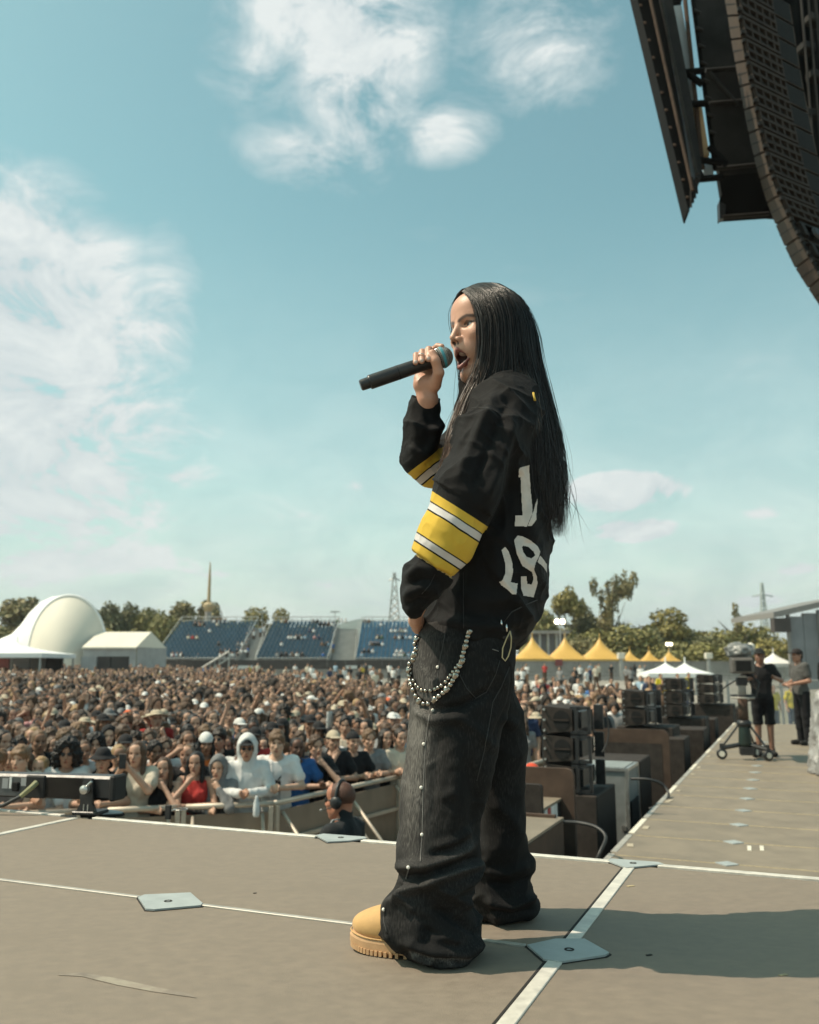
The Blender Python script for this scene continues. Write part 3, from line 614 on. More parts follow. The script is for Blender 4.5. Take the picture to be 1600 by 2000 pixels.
for k, (c, m) in enumerate((((-20, 18), mat('pink board', (.45, .16, .15), .6)), ((20, 58), M_greyw), ((60, 88), M_conc), ((90, 122), M_dark), ((158, 188), M_greyw), ((190, 215), M_dark), ((216, 250), M_dark))):
    x0, x1 = gx(c[0], 60) - gx(60, 60), gx(c[1], 60) - gx(60, 60); MB().box(((x0 + x1) / 2, k * .02, zz(1282, 60) / 2), (x1 - x0, .2, zz(1282, 60))).obj('panel', m, t)
# grey cabin behind the tents, hall at right, poles, pylons
def cabin():
    Y = 118; t = thing('roofed_cabin', 'grey roofed cabin behind the first two yellow tents', 'cabin', (gx(1072, Y), Y, 0)); z1 = zz(1237, Y); W_ = 66 / pxm(Y)
    MB().box((0, 2, z1 + .15), (W_ + 1.2, 5.4, .4)).obj('roof', M_conc, t)
    for k in range(5): MB().box((-W_ / 2 + W_ * k / 4, 0, z1 / 2), (.28, .28, z1)).obj('column', M_rail, t)
    for k in range(4): MB().box((-W_ / 2 + W_ * (k + .5) / 4, .5, z1 / 2), (W_ / 4 - .3, .12, z1)).obj('wall_panel', mat('cabin panel', (.17, .17, .18), .5, var=.1), t)
cabin()
def hall():
    Y = 70; x0, x1 = gx(1515, Y), gx(1680, Y); t = thing('grey_hall', 'grey metal-clad hall with sloping roof at the right edge', 'building', (x0, Y, 0)); z0, z1 = zz(1196, Y), zz(1160, Y); W_ = x1 - x0
    M_clad = mat('blue grey cladding', (.20, .21, .225), .55, var=.1, scale=.6); M_ro = mat('hall roof edge', (.22, .21, .20), .6, var=.1)
    x = 1.3; k = 0
    while x < W_ - .1:
        w_ = min(1.18, W_ - x); z = z0 + (z1 - z0) * (x / W_); MB().box((x + w_ / 2, .3, z / 2 - .3), (w_ - .04, .3, z - .6)).obj('cladding_panel', M_clad, t); x += 1.18; k += 1
    for xx in (1.25, 3.7, 6.1): MB().box((xx, .06, z0 / 2), (.22, .3, z0 - .2)).obj('column', M_ro, t)
    MB().add([(0, -.3, z0 - .45), (W_, -.3, z1 - .45), (W_, -.3, z1), (0, -.3, z0), (0, 9, z0 - .45), (W_, 9, z1 - .45), (W_, 9, z1), (0, 9, z0)], [(0, 1, 2, 3), (4, 5, 6, 7), (3, 2, 6, 7), (0, 1, 5, 4), (0, 3, 7, 4)]).obj('roof', M_ro, t)
    MB().box((.7, .2, z0 - 1.0), (1.3, .8, 1.1)).obj('eave_box', M_dark, t)
hall()
M_lat = mat('lattice steel', (0.36, 0.36, 0.34), 0.5, metal=0.3)
def lattice(px, Y, ytop, w0, w1, m, label, arms=()):
    t = thing('lattice_pylon', label, 'pylon', (gx(px, Y), Y, 0)); H = zz(ytop, Y); n = 14; P = lambda q, sx, sy: ((w0 + (w1 - w0) * q) / 2 * sx, (w0 + (w1 - w0) * q) / 2 * sy, H * q)
    r = Y * .0004
    for sx in (-1, 1):
        for sy in (-1, 1): MB().tube([P(0, sx, sy), P(1, sx, sy)], r * 1.5, 4).obj('leg', m, t)
    mb = MB()
    for k in range(n):
        q0, q1 = 1 - (1 - k / n) ** .8 * 1, 1 - (1 - (k + 1) / n) ** .8
        for a, b in (((-1, -1), (1, -1)), ((1, -1), (1, 1)), ((1, 1), (-1, 1)), ((-1, 1), (-1, -1))):
            mb.tube([P(q0, *a), P(q1, *b)], r, 4, False); mb.tube([P(q0, *b), P(q1, *a)], r, 4, False)
    mb.obj('bracing', m, t)
    for q, L in arms: MB().tube([(-L, 0, H * q - .3), (0, 0, H * q + .6), (L, 0, H * q - .3)], r * 1.8, 4).obj('cross_arm', m, t)
lattice(770, 230, 1118, 5.2, .5, M_lat, 'tall steel lattice pylon left of the singer\'s sleeve', ((.93, 1.4),))
lattice(1499, 420, 1138, 5, .8, mat('distant steel', (.42, .47, .46), .6), 'faint distant pylon with wide cross arms above the trees', ((.62, 9.5), (.85, 5)))
t = thing('slim_mast', 'slim yellowish mast on a grey column above the first grandstand', 'mast', (gx(403, 150), 150, 0)); M_mast = mat('mast yellow', (.45, .34, .2), .6)
MB().tube([(0, 0, 0), (0, 0, zz(1188, 150))], .55, 10).obj('column', M_conc, t); MB().lathe((0, 0, zz(1188, 150)), [(.55, -.6), (.95, .2), (.95, .6), (.4, 1.0)], 12).obj('collar', M_mast, t)
MB().tube([(0, 0, zz(1186, 150)), (0, 0, zz(1128, 150)), (0, 0, zz(1098, 150))], [.33, .24, .08], 8).obj('pole', M_mast, t)
# floodlights burning on a pole above the cabin
M_lamp = mat('burning floodlight', (1, .9, .7), .4, emit=((1, .86, .58), 9.0))
def flood(px, py, Y, n, label, s=1.0):
    t = thing('floodlight_mast', label, 'floodlight', (gx(px, Y), Y, 0)); z = zz(py, Y)
    MB().tube([(0, 0, 0), (0, 0, z - .3)], .09 * s, 6).obj('pole', M_rail, t); MB().box((0, 0, z - .45 * s), (1.5 * s, .1, .1)).obj('cross_bar', M_rail, t)
    for k in range(n):
        x = (k - (n - 1) / 2) * .72 * s; h = MB().lathe((0, 0, 0), [(.34 * s, .0), (.4 * s, -.12), (.25 * s, -.4)], 12, Matrix.Translation((x, .1, z)) @ Matrix.Rotation(math.pi / 2, 4, 'X')).obj('housing', M_dark, t)
        MB().lathe((0, 0, 0), [(.33 * s, -.02), (.33 * s, .03), (.2 * s, .06)], 12, Matrix.Translation((x, .02, z)) @ Matrix.Rotation(math.pi / 2, 4, 'X')).obj('lens', M_lamp, h)
flood(1096, 1214, 116, 2, 'pair of burning floodlights on a pole above the grey cabin'); flood(1309, 1258, 116, 2, 'small burning floodlights above the smallest yellow tent', .62)
for (px_, yt, Y) in ((510, 1196, 140), (653, 1195, 150), (750, 1222, 140)):
    t = thing('lamp_post', f'thin lamp post {"above the left end of the middle grandstand" if px_ == 510 else "beside the blue hill" if px_ == 653 else "above the aisle near the steel pylon"}', 'lamp post', (gx(px_, Y), Y, 0)); z = zz(yt, Y)
    MB().tube([(0, 0, 0), (0, 0, z)], [.12, .06], 6).obj('pole', M_rail, t); MB().box((0, 0, z), (1.6, .3, .2)).obj('head', M_rail, t)
for (px_, Y, lb) in ((1385, 98, 'cream box on a post between the white pavilion and the television camera'), (1214, 96, 'cream cabinet on legs just left of the small yellow tents')):
    t = thing('post_box', lb, 'cabinet', (gx(px_, Y), Y, 0)); z = zz(1281, Y); MB().box((0, 0, z), (.75, .6, .65), 0, .05).obj('case', M_memb, t); MB().box((0, .05, z / 2 - .15), (.3, .3, z - .3)).obj('post', M_rail, t)
t = thing('red_board', 'small dark red board on the wall under the middle yellow tent', 'sign', (gx(1092, 99.5), 99.5, 0)); MB().box((0, 0, zz(1294, 99.5)), (.8, .06, .75)).obj('board', mat('red board', (.2, .05, .05), .6), t); MB().box((0, .05, zz(1294, 99.5) / 2), (.1, .05, zz(1294, 99.5))).obj('post', M_rail, t)
# ================================================================ equipment
M_box = mat('textured black speaker paint', (0.046, 0.037, 0.032), 0.75, var=0.2, scale=9, bump=0.3, bscale=300, spec=0.2)
M_boxt = mat('dusty brown board', (0.085, 0.056, 0.042), 0.8, spec=0.2, var=0.15, scale=5, bump=0.15, bscale=60)
M_grille = mat('speaker grille', (0.028, 0.027, 0.027), 0.6, var=0.3, scale=90, bump=0.5, bscale=220)
M_hole = mat('recess black', (0.006, 0.006, 0.006), 0.9)
M_cable = mat('black cable', (0.03, 0.03, 0.03), 0.5)
M_red = mat('red band', (0.42, 0.03, 0.03), 0.5); M_wht = mat('white band', (0.72, 0.72, 0.7), 0.5)
def corner(px, py, Y): p = at_y(px, py, Y); return np.array(p)
class UB:
    """a box laid out along the stage: origin at its near right lower corner, +x away (U), +y towards the audience (V)"""
    def __init__(s, name, label, cat, p, group=None): s.t = thing(name, label, cat, tuple(p), RU, group)
    def box(s, name, c, d, m, bev=0.0, parent=None, **k): return MB().box(c, d, 0, bev).obj(name, m, parent or s.t, **k)
def halfmoon(cx, cz, r, up):
    return [(cx + r * math.cos(a), cz + r * math.sin(a) * up) for a in [math.pi * i / 10 for i in range(11)]]
def array_box(p, dv, h, du, label, tilt=0.0):
    b = UB('line_array_cabinet', label, 'loudspeaker', p, 'ground-stacked line array cabinets'); t = b.t
    # trapezoid side, thinner at the rear (y = 0) end
    prof = [(0.10, h * .10), (dv, 0.0), (dv, h), (0.10, h * .90)]
    MB().prism(prof, 0, du, lambda y, z, q: (q, y, z)).obj('cabinet', M_box, t)
    MB().box((du / 2, dv + .008, h / 2), (du * .96, .016, h * .9)).obj('front_grille', M_grille, t)
    for up in (1, -1):
        mb = MB().prism(halfmoon(dv * .52, h / 2 + up * h * .05, h * .30, up), -.003, .012, lambda y, z, q: (q - .004, y, z)); hm = mb.obj('handle_recess', M_hole, t)
    MB().box((-.008, dv * .52, h / 2), (.014, h * .62, h * .06)).obj('handle_bar', M_box, t)
    # rear rigging frame
    mb = MB()
    for z in (h * .06, h * .94): mb.box((.02, .02, z), (.03, .2, .03))
    mb.box((.02, -.07, h / 2), (.03, .03, h * .94)); mb.box((.02, .06, h / 2), (.05, .03, h * .96)); mb.obj('rigging_frame', M_blackp, t); MB().box((du - .02, -.03, h / 2), (.03, .1, h * .94)).obj('rear_post', M_blackp, t)
    MB().box((du / 2, .06, h / 2), (du * .8, .08, h * .6)).obj('amplifier_panel', M_blackp, t)
    mb = MB()
    for z in (h * .12, h * .5, h * .88): mb.lathe((0, 0, 0), [(.012, 0), (.012, .03)], 8, Matrix.Translation((-.0, dv - .02, z)) @ Matrix.Rotation(-math.pi / 2, 4, 'Y'))
    mb.obj('pins', M_steel, t)
    return t
def sub(p, dv, h, du, label, holes=True):
    b = UB('subwoofer', label, 'subwoofer', p, 'subwoofers standing in the pit'); b.box('cabinet', (du / 2, dv / 2, h / 2), (du, dv, h - .008), M_box, .012)
    b.box('front_grille', (du / 2, dv + .012, h / 2), (du * .95, .02, h * .92), M_grille)
    if holes:
        for zc in (h * .30, h * .72):
            o = b.box('handle_recess', (-.001, .34, zc), (.008, .2, h * .16), M_hole); b.box('handle_lip', (-.006, .34, zc - h * .095), (.012, .21, .012), M_boxt, 0, o)
    for yy in (.06, dv - .06): b.box('skid', (du / 2, yy, .004), (du * .9, .05, .02), M_blackp)
    return b.t
# first stack, nearest the platform
c = corner(1166, 1554, 9.0); zt = c[2]
sub((c[0], c[1], 0.02), .86, zt / 2 - .01, 1.0, 'lower subwoofer of the stack nearest the platform', False); sub((c[0], c[1], zt / 2 + .012), .86, zt / 2 - .012, 1.0, 'black subwoofer with two handle slots under the nearest array stack')
h1 = .272
for k in range(3):
    p = corner(1141, 1536, 9.05); array_box((p[0], p[1], zt + .012 + k * (h1 + .012)), .40, h1, .72, ['lowest cabinet of the nearest three-high speaker stack', 'middle cabinet of the nearest three-high speaker stack', 'topmost cabinet of the nearest three-high speaker stack'][k])
# grey rack case with metal edges
def rack(p, du, dv, h, label):
    b = UB('rack_case', label, 'flight case', p); M_rk = mat('rack grey', (.20, .21, .205), .6, var=.12, scale=6); M_lid = mat('rack lid', (.24, .26, .25), .5, var=.08)
    b.box('case', (du / 2, dv / 2, h / 2), (du, dv, h), M_rk, .01); b.box('lid', (du / 2, dv / 2, h + .012), (du * .92, dv * .9, .02), M_lid)
    for (x, y) in ((0, 0), (du, 0), (0, dv), (du, dv)): b.box('corner_edge', (x, y, h / 2), (.035, .035, h + .01), M_steel)
    for y in (0, dv): b.box('top_edge', (du / 2, y, h), (du - .04, .035, .035), M_steel)
    for x in (0, du): b.box('top_edge', (x, dv / 2, h), (.035, dv - .04, .035), M_steel)
    for z in (h * .32, h * .62): b.box('panel', (du / 2, -.014, z), (du * .7, .02, h * .24), M_hole if z > h * .5 else M_greyw)
    for z in (h * .2, h * .55): b.box('latch', (-.02, .05, z), (.03, .05, .05), M_steel)
c = corner(1224, 1502, 10.4); rack((c[0], c[1], .02), .75, .62, c[2] - .03, 'grey metal-edged rack case behind the nearest speaker stack')
c = corner(1250, 1486, 11.5); sub((c[0], c[1], .02), .95, c[2] - .02, .9, 'dusty subwoofer directly behind the grey rack case', False)
c = corner(1288, 1474, 13.4); sub((c[0], c[1], .02), .5, c[2] * .9, .5, 'low subwoofer at the foot of the large brown board', False)
# brown boards with rounded corners standing across the row
def board(p0, w_, h, z0, label, inner=True, r=.1, m=None, flip=False):
    t = thing('brown_board', label, 'board', tuple(p0), RU)
    poly = [(0, 0), (0, h - r)] + [(r - r * math.cos(a), h - r + r * math.sin(a)) for a in [math.pi / 2 * i / 6 for i in range(1, 7)]] + [(w_, h), (w_, 0)]
    MB().prism(poly, 0, .06, lambda y, z, q: (q, y, z + z0)).obj('panel', m or M_boxt, t)
    if inner: MB().prism([(.1 * w_, 0), (.1 * w_, h * .86), (w_ * .98, h * .86), (w_ * .98, 0)], -.004, .01, lambda y, z, q: (q, y, z + z0)).obj('inset', M_box, t)
    MB().box((.3, w_ * .5, z0 / 2 + h * .3), (.04, .06, z0 + h * .6)).obj('prop', M_blackp, t)
c = corner(1306, 1426, 13.0); board((c[0], c[1], 0), 1.05, c[2] - .3, .3, 'large brown board with dark inset and rounded corner behind the rack case')
c = corner(1120, 1502, 8.0); board((c[0], c[1], 0), .75, c[2] - .3, .3, 'brown board with rounded corner left of the nearest subwoofer', False, .07)
c = corner(1057, 1533, 7.3); board((c[0], c[1], 0), .6, c[2] - .3, .3, 'small dark board beside the singer\'s back leg', False, .03, M_box)
c = corner(1058, 1583, 7.45); b = UB('striped_case', 'pale-topped case with red and white side stripe beside the singer\'s leg', 'flight case', (c[0], c[1], .02)); h = c[2] - .03
b.box('case', (.45, .3, h / 2), (.9, .6, h), M_blackp, .01); b.box('lid', (.45, .3, h + .012), (.92, .62, .022), M_deck2)
b.box('white_band', (.28, -.004, h * .85), (.42, .012, h * .3), M_wht); b.box('red_band', (.2, -.008, h * .85), (.09, .014, h * .3), M_red)
c = corner(1030, 1647, 6.0); b = UB('brown_case', 'low brown-topped case in the pit next to the singer\'s back foot', 'case', (c[0], c[1], .02)); h = c[2] - .03
b.box('case', (.51, .45, h / 2), (1.02, .9, h), M_boxt, .01); b.box('lid', (.51, .45, h + .01), (1.02, .9, .018), M_deck2); b.box('lid_rail', (.97, .45, h + .03), (.05, .8, .02), M_boxt)
# farther stacks
ZF = LZ + .02
def stackset(px, py, Y, n, h, dv, du, names, subl, sn=1):
    c = corner(px, py, Y); sub((c[0] + .1, c[1], .02), dv * 2, c[2] - .03, du * 1.3, subl, False)
    for k in range(n): array_box((c[0] - .25, c[1] + .05, c[2] + .01 + k * (h + .012)), dv, h, du, names[k])
stackset(1303, 1420, 15.6, 2, .30, .48, .8, ['lower cabinet of the second speaker stack', 'upper cabinet of the second speaker stack'], 'subwoofer carrying the second speaker stack')
stackset(1368, 1402, 19.5, 3, .27, .48, .8, ['lowest cabinet of the third speaker stack', 'middle cabinet of the third speaker stack', 'topmost cabinet of the third speaker stack'], 'subwoofer carrying the third speaker stack')
stackset(1424, 1376, 23.0, 3, .24, .5, .8, ['lowest cabinet of the farthest speaker stack', 'middle cabinet of the farthest speaker stack', 'topmost cabinet of the farthest speaker stack, left of the television camera'], 'subwoofer carrying the farthest speaker stack')
for (px, py, Y, du, lb) in ((1336, 1442, 15.0, .9, 'dusty subwoofer just right of the large brown board'), (1374, 1424, 17.3, 1.0, 'brownish subwoofer between the second and third speaker stack'), (1396, 1404, 20.6, 1.0, 'subwoofer left of the camera pedestal in the far row'), (1450, 1382, 25.5, 1.2, 'last subwoofer at the far end of the row')):
    c = corner(px, py, Y); sub((c[0], c[1], .02), .9, c[2] - .03, du, lb, False)
# cables
def cable(pts, r, label, name='cable'):
    P = [Vector(p) for p in pts]; out = []
    for i in range(len(P) - 1):
        a, b_, c_, d = P[max(i - 1, 0)], P[i], P[i + 1], P[min(i + 2, len(P) - 1)]
        for k in range(7):
            t_ = k / 7; out.append(.5 * ((2 * b_) + (c_ - a) * t_ + (2 * a - 5 * b_ + 4 * c_ - d) * t_ * t_ + (3 * b_ - a - 3 * c_ + d) * t_ ** 3))
    MB().tube(out + [P[-1]], r, 7).obj(name, M_cable, smooth=True, label=label, cat='cable')
cable([corner(1094, 1605, 7.4), corner(1130, 1607, 7.2), corner(1165, 1616, 7.1), corner(1183, 1635, 7.0), corner(1172, 1665, 6.9), corner(1160, 1690, 6.9)], .014, 'black cable looping past the nearest subwoofer')
cable([corner(1232, 1521, 10.3), corner(1270, 1523, 10.2), corner(1297, 1535, 10.2), corner(1306, 1556, 10.1), corner(1290, 1572, 10.0), corner(1268, 1580, 10.0)], .016, 'black cable looping behind the rack case onto the stage edge')
cable([corner(1183, 1385, 9.0), corner(1189, 1420, 9.0), corner(1186, 1450, 9.0), corner(1176, 1470, 9.0)], .008, 'thin cable hanging behind the nearest speaker stack')
# ---------------------------------------------------------------- LED batten at the left platform edge
Yb = 4.15
def batten():
    L = corner(-70, 1505, Yb + .15); R_ = corner(222, 1523, Yb); d = R_ - L; Ln = np.linalg.norm(d[:2]); ang = math.atan2(d[1], d[0]); h = .105
    t = thing('led_batten', 'black LED batten light on its bracket at the platform edge', 'stage light', (L[0], L[1], PZ + .004), ang); z1 = (L[2] + R_[2]) / 2 - PZ; z0 = z1 - h - .005
    zc = (z0 + z1) / 2; tilt = (R_[2] - L[2]) / Ln
    def bx(name, x, y, z, dx, dy, dz, m, bev=.004, par=None): return MB().box((x, y, z), (dx, dy, dz), 0, bev).obj(name, m, par or t)
    hs = bx('housing', Ln / 2, .05, zc, Ln, .1, h, M_blackp, .012)
    for k in range(15): bx('cooling_fin', Ln * .72, -.004, zc - h * .40 + k * h * .8 / 14, Ln * .30, .012, .0032, M_box, 0, hs)
    bx('end_cap', Ln - .005, .05, zc, .03, .112, h + .008, M_black, .008); bx('rear_cover', Ln * .50, -.006, zc, Ln * .13, .02, h * .96, M_black, .006)
    lab = bx('label_plate', Ln * .36, -.006, zc, Ln * .2, .01, h * .86, mat('dark grey plate', (.09, .09, .09), .5), .003)
    bx('socket', Ln * .375, -.015, zc, .032, .02, .04, M_hole, .004); bx('sticker', Ln * .335, -.0125, zc + .015, .012, .003, .05, M_wht, 0); bx('sticker', Ln * .425, -.0125, zc + .02, .03, .003, .035, M_greyw, 0); bx('sticker', Ln * .30, -.0125, zc + .012, .03, .003, .045, M_greyw, 0)
    # bracket: arm, foot with slots
    xb = Ln * .855; mb = MB().prism([(-.055, 0), (.055, 0), (.03, .05), (.03, z0 + h * .2), (.022, z1 - .01), (-.022, z1 - .01), (-.035, z0 + h * .3), (-.03, .05)], -.03, -.014, lambda x, z, q: (xb + x, q, z)); br = mb.obj('bracket', M_blackp, t)
    bx('foot', xb, .01, .008, .13, .10, .016, M_blackp, .004, br)
    for s in (-.01, .01): bx('slot', xb + s, -.0315, z0 * .55, .004, .004, z0 * .5, M_alu2, 0, br)
    mb = MB().lathe((0, 0, 0), [(.016, 0), (.02, .01), (.02, .03), (.008, .036)], 10, Matrix.Translation((xb, -.03, zc)) @ Matrix.Rotation(math.pi / 2, 4, 'X')); mb.obj('clamp_knob', M_steel, br)
    mb = MB().tube([(xb - .02, -.045, zc - .01), (xb + .03, -.045, zc + .035)], .006, 6); mb.obj('clamp_lever', M_steel, br)
    # connector and cable running down to the deck
    P = [(Ln * .515, -.02, zc + .02), (Ln * .505, -.05, zc), (Ln * .46, -.07, zc - .035), (Ln * .36, -.08, zc - .075), (Ln * .2, -.08, .02), (Ln * .02, -.07, .012)]
    MB().tube(P, .009, 8).obj('power_cable', M_cable, t, smooth=True); MB().tube(P[:3], [.014, .013, .011], 8).obj('plug', mat('worn plug', (.25, .24, .12), .5), t)
batten()
# small black fitting on the platform edge
c = at_z(328, 1602, PZ); t = thing('edge_fitting', 'small black bracket with ring on the platform edge', 'bracket', (c[0], c[1], PZ + .004), RU)
MB().box((0, 0, .03), (.012, .03, .06), 0, .003).obj('post', M_black, t); MB().tube([(.06 + .03 * math.cos(a), -.02 + .03 * math.sin(a), .035) for a in [6.283 * i / 14 for i in range(15)]], .002, 5).obj('ring', M_steel, t); MB().box((.02, -.01, .035), (.05, .006, .006)).obj('arm', M_steel, t)
# ---------------------------------------------------------------- crowd barrier
M_bar = mat('barrier aluminium', (0.56, 0.48, 0.39), 0.5, metal=0.35, var=0.12, scale=5, bump=0.1)
M_bars = mat('barrier sheet', (0.27, 0.205, 0.15), 0.6, metal=0.15, var=0.12, scale=3, streak=(1.6, (.17, .13, .10), .55))
BAR = [(-9.2, 7.4), (-7.2, 8.05), (-5.2, 8.7), (-3.3, 9.3), (-1.45, 9.8), (-.15, 12.1), (1.3, 12.6), (3.2, 16.3), (6.0, 22.2), (8.8, 28.2)]
BH = 1.15
def barrier_proto(L):
    P = {}
    P['front_sheet'] = MB().box((L / 2, 0, .56), (L - .08, .012, 1.02), 0, .003).mesh('front_sheet', M_bars)
    P['top_rail'] = MB().tube([(0, 0, BH), (L, 0, BH)], .03, 8).mesh('top_rail', M_bar, True)
    P['post'] = MB().box((.03, -.02, BH / 2), (.05, .05, BH - .04), 0, .004).mesh('post', M_bar); P['post2'] = MB().box((L - .03, -.02, BH / 2), (.05, .05, BH - .04), 0, .004).mesh('post', M_bar)
    P['rail'] = MB().box((L / 2, -.03, .34), (L - .1, .03, .04)).mesh('rail', M_bar); P['rail2'] = MB().box((L / 2, -.03, .76), (L - .1, .03, .04)).mesh('rail', M_bar)
    P['brace'] = MB().tube([(.12, -.03, BH - .1), (.12, -.95, .08)], .02, 6).mesh('brace', M_bar, True); P['brace2'] = MB().tube([(L - .12, -.03, BH - .1), (L - .12, -.95, .08)], .02, 6).mesh('brace', M_bar, True)
    P['tread_plate'] = MB().box((L / 2, -.55, .03), (L - .04, 1.05, .03), 0, .005).mesh('tread_plate', M_bar); P['step'] = MB().box((L / 2, -.22, .28), (L - .1, .3, .03), 0, .004).mesh('step', M_bar)
    return P
nb_ = 0; DIRW = ['leftmost', 'second', 'third', 'fourth', 'fifth', 'sixth', 'seventh', 'eighth', 'ninth', 'tenth', 'eleventh', 'twelfth', 'thirteenth', 'fourteenth', 'fifteenth', 'sixteenth', 'seventeenth', 'eighteenth', 'nineteenth', 'twentieth', 'twenty-first', 'twenty-second', 'twenty-third', 'twenty-fourth', 'twenty-fifth', 'twenty-sixth', 'twenty-seventh', 'twenty-eighth']
for a, b_ in zip(BAR[:-1], BAR[1:]):
    d = np.array(b_) - np.array(a); Ls = np.linalg.norm(d); n = max(1, round(Ls / 1.08)); L = Ls / n; pr = barrier_proto(L); ang = math.atan2(d[1], d[0])
    for k in range(n):
        p = np.array(a) + d * k / n; t = thing('crowd_barrier', f'aluminium crowd barrier panel, {DIRW[min(nb_, 27)]} counted from the left', 'barrier', (p[0], p[1], 0), ang, 'crowd barrier panels along the pit'); nb_ += 1
        for nm, me in pr.items(): obj(nm.rstrip('2'), me, t)
# ================================================================ stage roof wing and flown loudspeakers, upper right
M_rblk = mat('roof black', (0.006, 0.0056, 0.0055), 0.85, spec=0.15, var=0.25, scale=1.2)
M_rtruss = mat('dark truss', (0.026, 0.023, 0.021), 0.6, spec=0.2, metal=0.1, var=0.2, scale=4)
M_scrim = mat('grey scrim', (0.026, 0.025, 0.024), 0.9, spec=0.1, var=0.35, scale=1.0)
M_tan = mat('ribbed tan panel', (0.42, 0.27, 0.13), 0.6, var=0.1, scale=3)
M_trans = mat('pale translucent sheet', (0.40, 0.44, 0.46), 0.5, var=0.06, scale=2)
def pslab(name, poly, Y, th, m, parent, dY=0.0):
    """an outline at distance Y with real thickness; dY tilts its far end"""
    mb = MB(); n = len(poly); F_ = [at_y(x, y, Y + dY * (i / max(1, n - 1))) for i, (x, y) in enumerate(poly)]; B_ = [p + np.array([.12 * th, th, 0]) for p in F_]
    org = np.array(parent.location); mb.add([p - org for p in F_ + B_], [tuple(range(n - 1, -1, -1)), tuple(range(n, 2 * n))] + [(i, (i + 1) % n, n + (i + 1) % n, n + i) for i in range(n)])
    return mb.obj(name, m, parent)
def pline(name, a, b_, Y, r, m, parent, n=6):
    org = np.array(parent.location); return MB().tube([at_y(*a, Y) - org, at_y(*b_, Y) - org], r, n).obj(name, m, parent)
YR = 10.6
# roof wing: long dark fascia with bolts, rail and sheet panels
rw = thing('roof_wing', 'dark slanting roof wing of the stage with pale sheets, upper right', 'roof', tuple(at_y(1300, 0, YR)))
pslab('fascia', [(1236, -40), (1278, -40), (1300, 60), (1334, 240), (1352, 355), (1347, 412), (1344, 408)], YR, .35, M_rblk, rw)
pline('fascia_rail', (1262, -40), (1353, 372), YR - .06, .022, M_boxt, rw); pline('fascia_rail', (1284, -40), (1362, 340), YR - .02, .03, M_rtruss, rw)
for k in range(12):
    q = k / 11; p = (1252 + (1343 - 1252) * q, 10 + 375 * q); o_ = at_y(p[0], p[1], YR - .03) - np.array(rw.location); MB().box(o_, (.04, .03, .03), .4, .006).obj('bolt_plate', M_boxt, rw)
pslab('inner_beam', [(1284, -40), (1306, -40), (1335, 110), (1352, 200), (1372, 330), (1368, 352), (1358, 345)], YR + .2, .4, M_rtruss, rw)
pslab('sheet', [(1311, 12), (1331, 10), (1347, 100), (1362, 195), (1345, 197), (1330, 105)], YR + .6, .04, M_trans, rw)
pslab('sheet', [(1340, -40), (1324, -40), (1311, 8), (1331, 6)], YR + .6, .04, M_rblk, rw)
o = pslab('tan_panel', [(1344, 210), (1371, 208), (1379, 260), (1386, 302), (1364, 306), (1354, 258)], YR + .55, .12, M_tan, rw)
for k in range(4): pline('rib', (1350 + k * 6, 212), (1367 + k * 5.4, 302), YR + .53, .012, M_tan, o)
pslab('small_sheet', [(1372, 322), (1392, 320), (1394, 342), (1376, 344)], YR + .6, .04, M_trans, rw)
for (a, b_) in (((1330, 142), (1375, 138)), ((1344, 203), (1382, 202)), ((1362, 312), (1410, 318)), ((1366, 350), (1412, 346)), ((1340, 141), (1372, 165)), ((1385, 286), (1420, 322)), ((1352, 312), (1372, 350))): pline('cross_member', a, b_, YR + .4, .045, M_rblk, rw)
pline('edge_post', (1334, -40), (1373, 330), YR + .5, .03, M_boxt, rw); pline('edge_post', (1348, -40), (1397, 330), YR + .55, .03, M_rblk, rw)
for k in range(4): pline('hanging_end', (1348 + k * 4, 340 + k * 6), (1350 + k * 4, 405 - k * 9), YR + .05 * k, .014, M_rtruss, rw)
for k in range(9):     # scaffold ledger stubs beside the open gap
    q = k / 8; pline('stub', (1355 + 34 * q, 20 + 270 * q), (1368 + 34 * q, 26 + 270 * q), YR + .5, .025, M_rtruss, rw)
# grey scrim field with the black banner box below it
sw = thing('scrim_wall', 'dark grey scrim hanging between roof wing and flown speakers', 'scrim', tuple(at_y(1430, 100, YR + 1.5)))
pslab('scrim', [(1350, -60), (1450, -60), (1470, 150), (1490, 300), (1500, 345), (1405, 338), (1392, 300), (1378, 180)], YR + 1.5, .1, M_scrim, sw)
for a, b_ in (((1378, 138), (1450, 132)), ((1384, 203), (1462, 196)), ((1393, 330), (1478, 322)), ((1385, 140), (1440, 205))): pline('batten', a, b_, YR + 1.44, .035, M_rtruss, sw)
bb = thing('banner_box', 'black hanging box below the scrim, left of the flown speakers', 'banner', tuple(at_y(1455, 380, YR + 1.0)))
pslab('front', [(1404, 344), (1500, 336), (1530, 420), (1500, 418), (1412, 424), (1406, 428), (1405, 392), (1410, 380)], YR + 1.0, .14, M_rblk, bb)
pslab('edge_roll', [(1405, 392), (1418, 400), (1416, 424), (1406, 428)], YR + .96, .1, M_blackp, bb); pline('hem', (1412, 424), (1502, 417), YR + .97, .03, M_rtruss, bb)
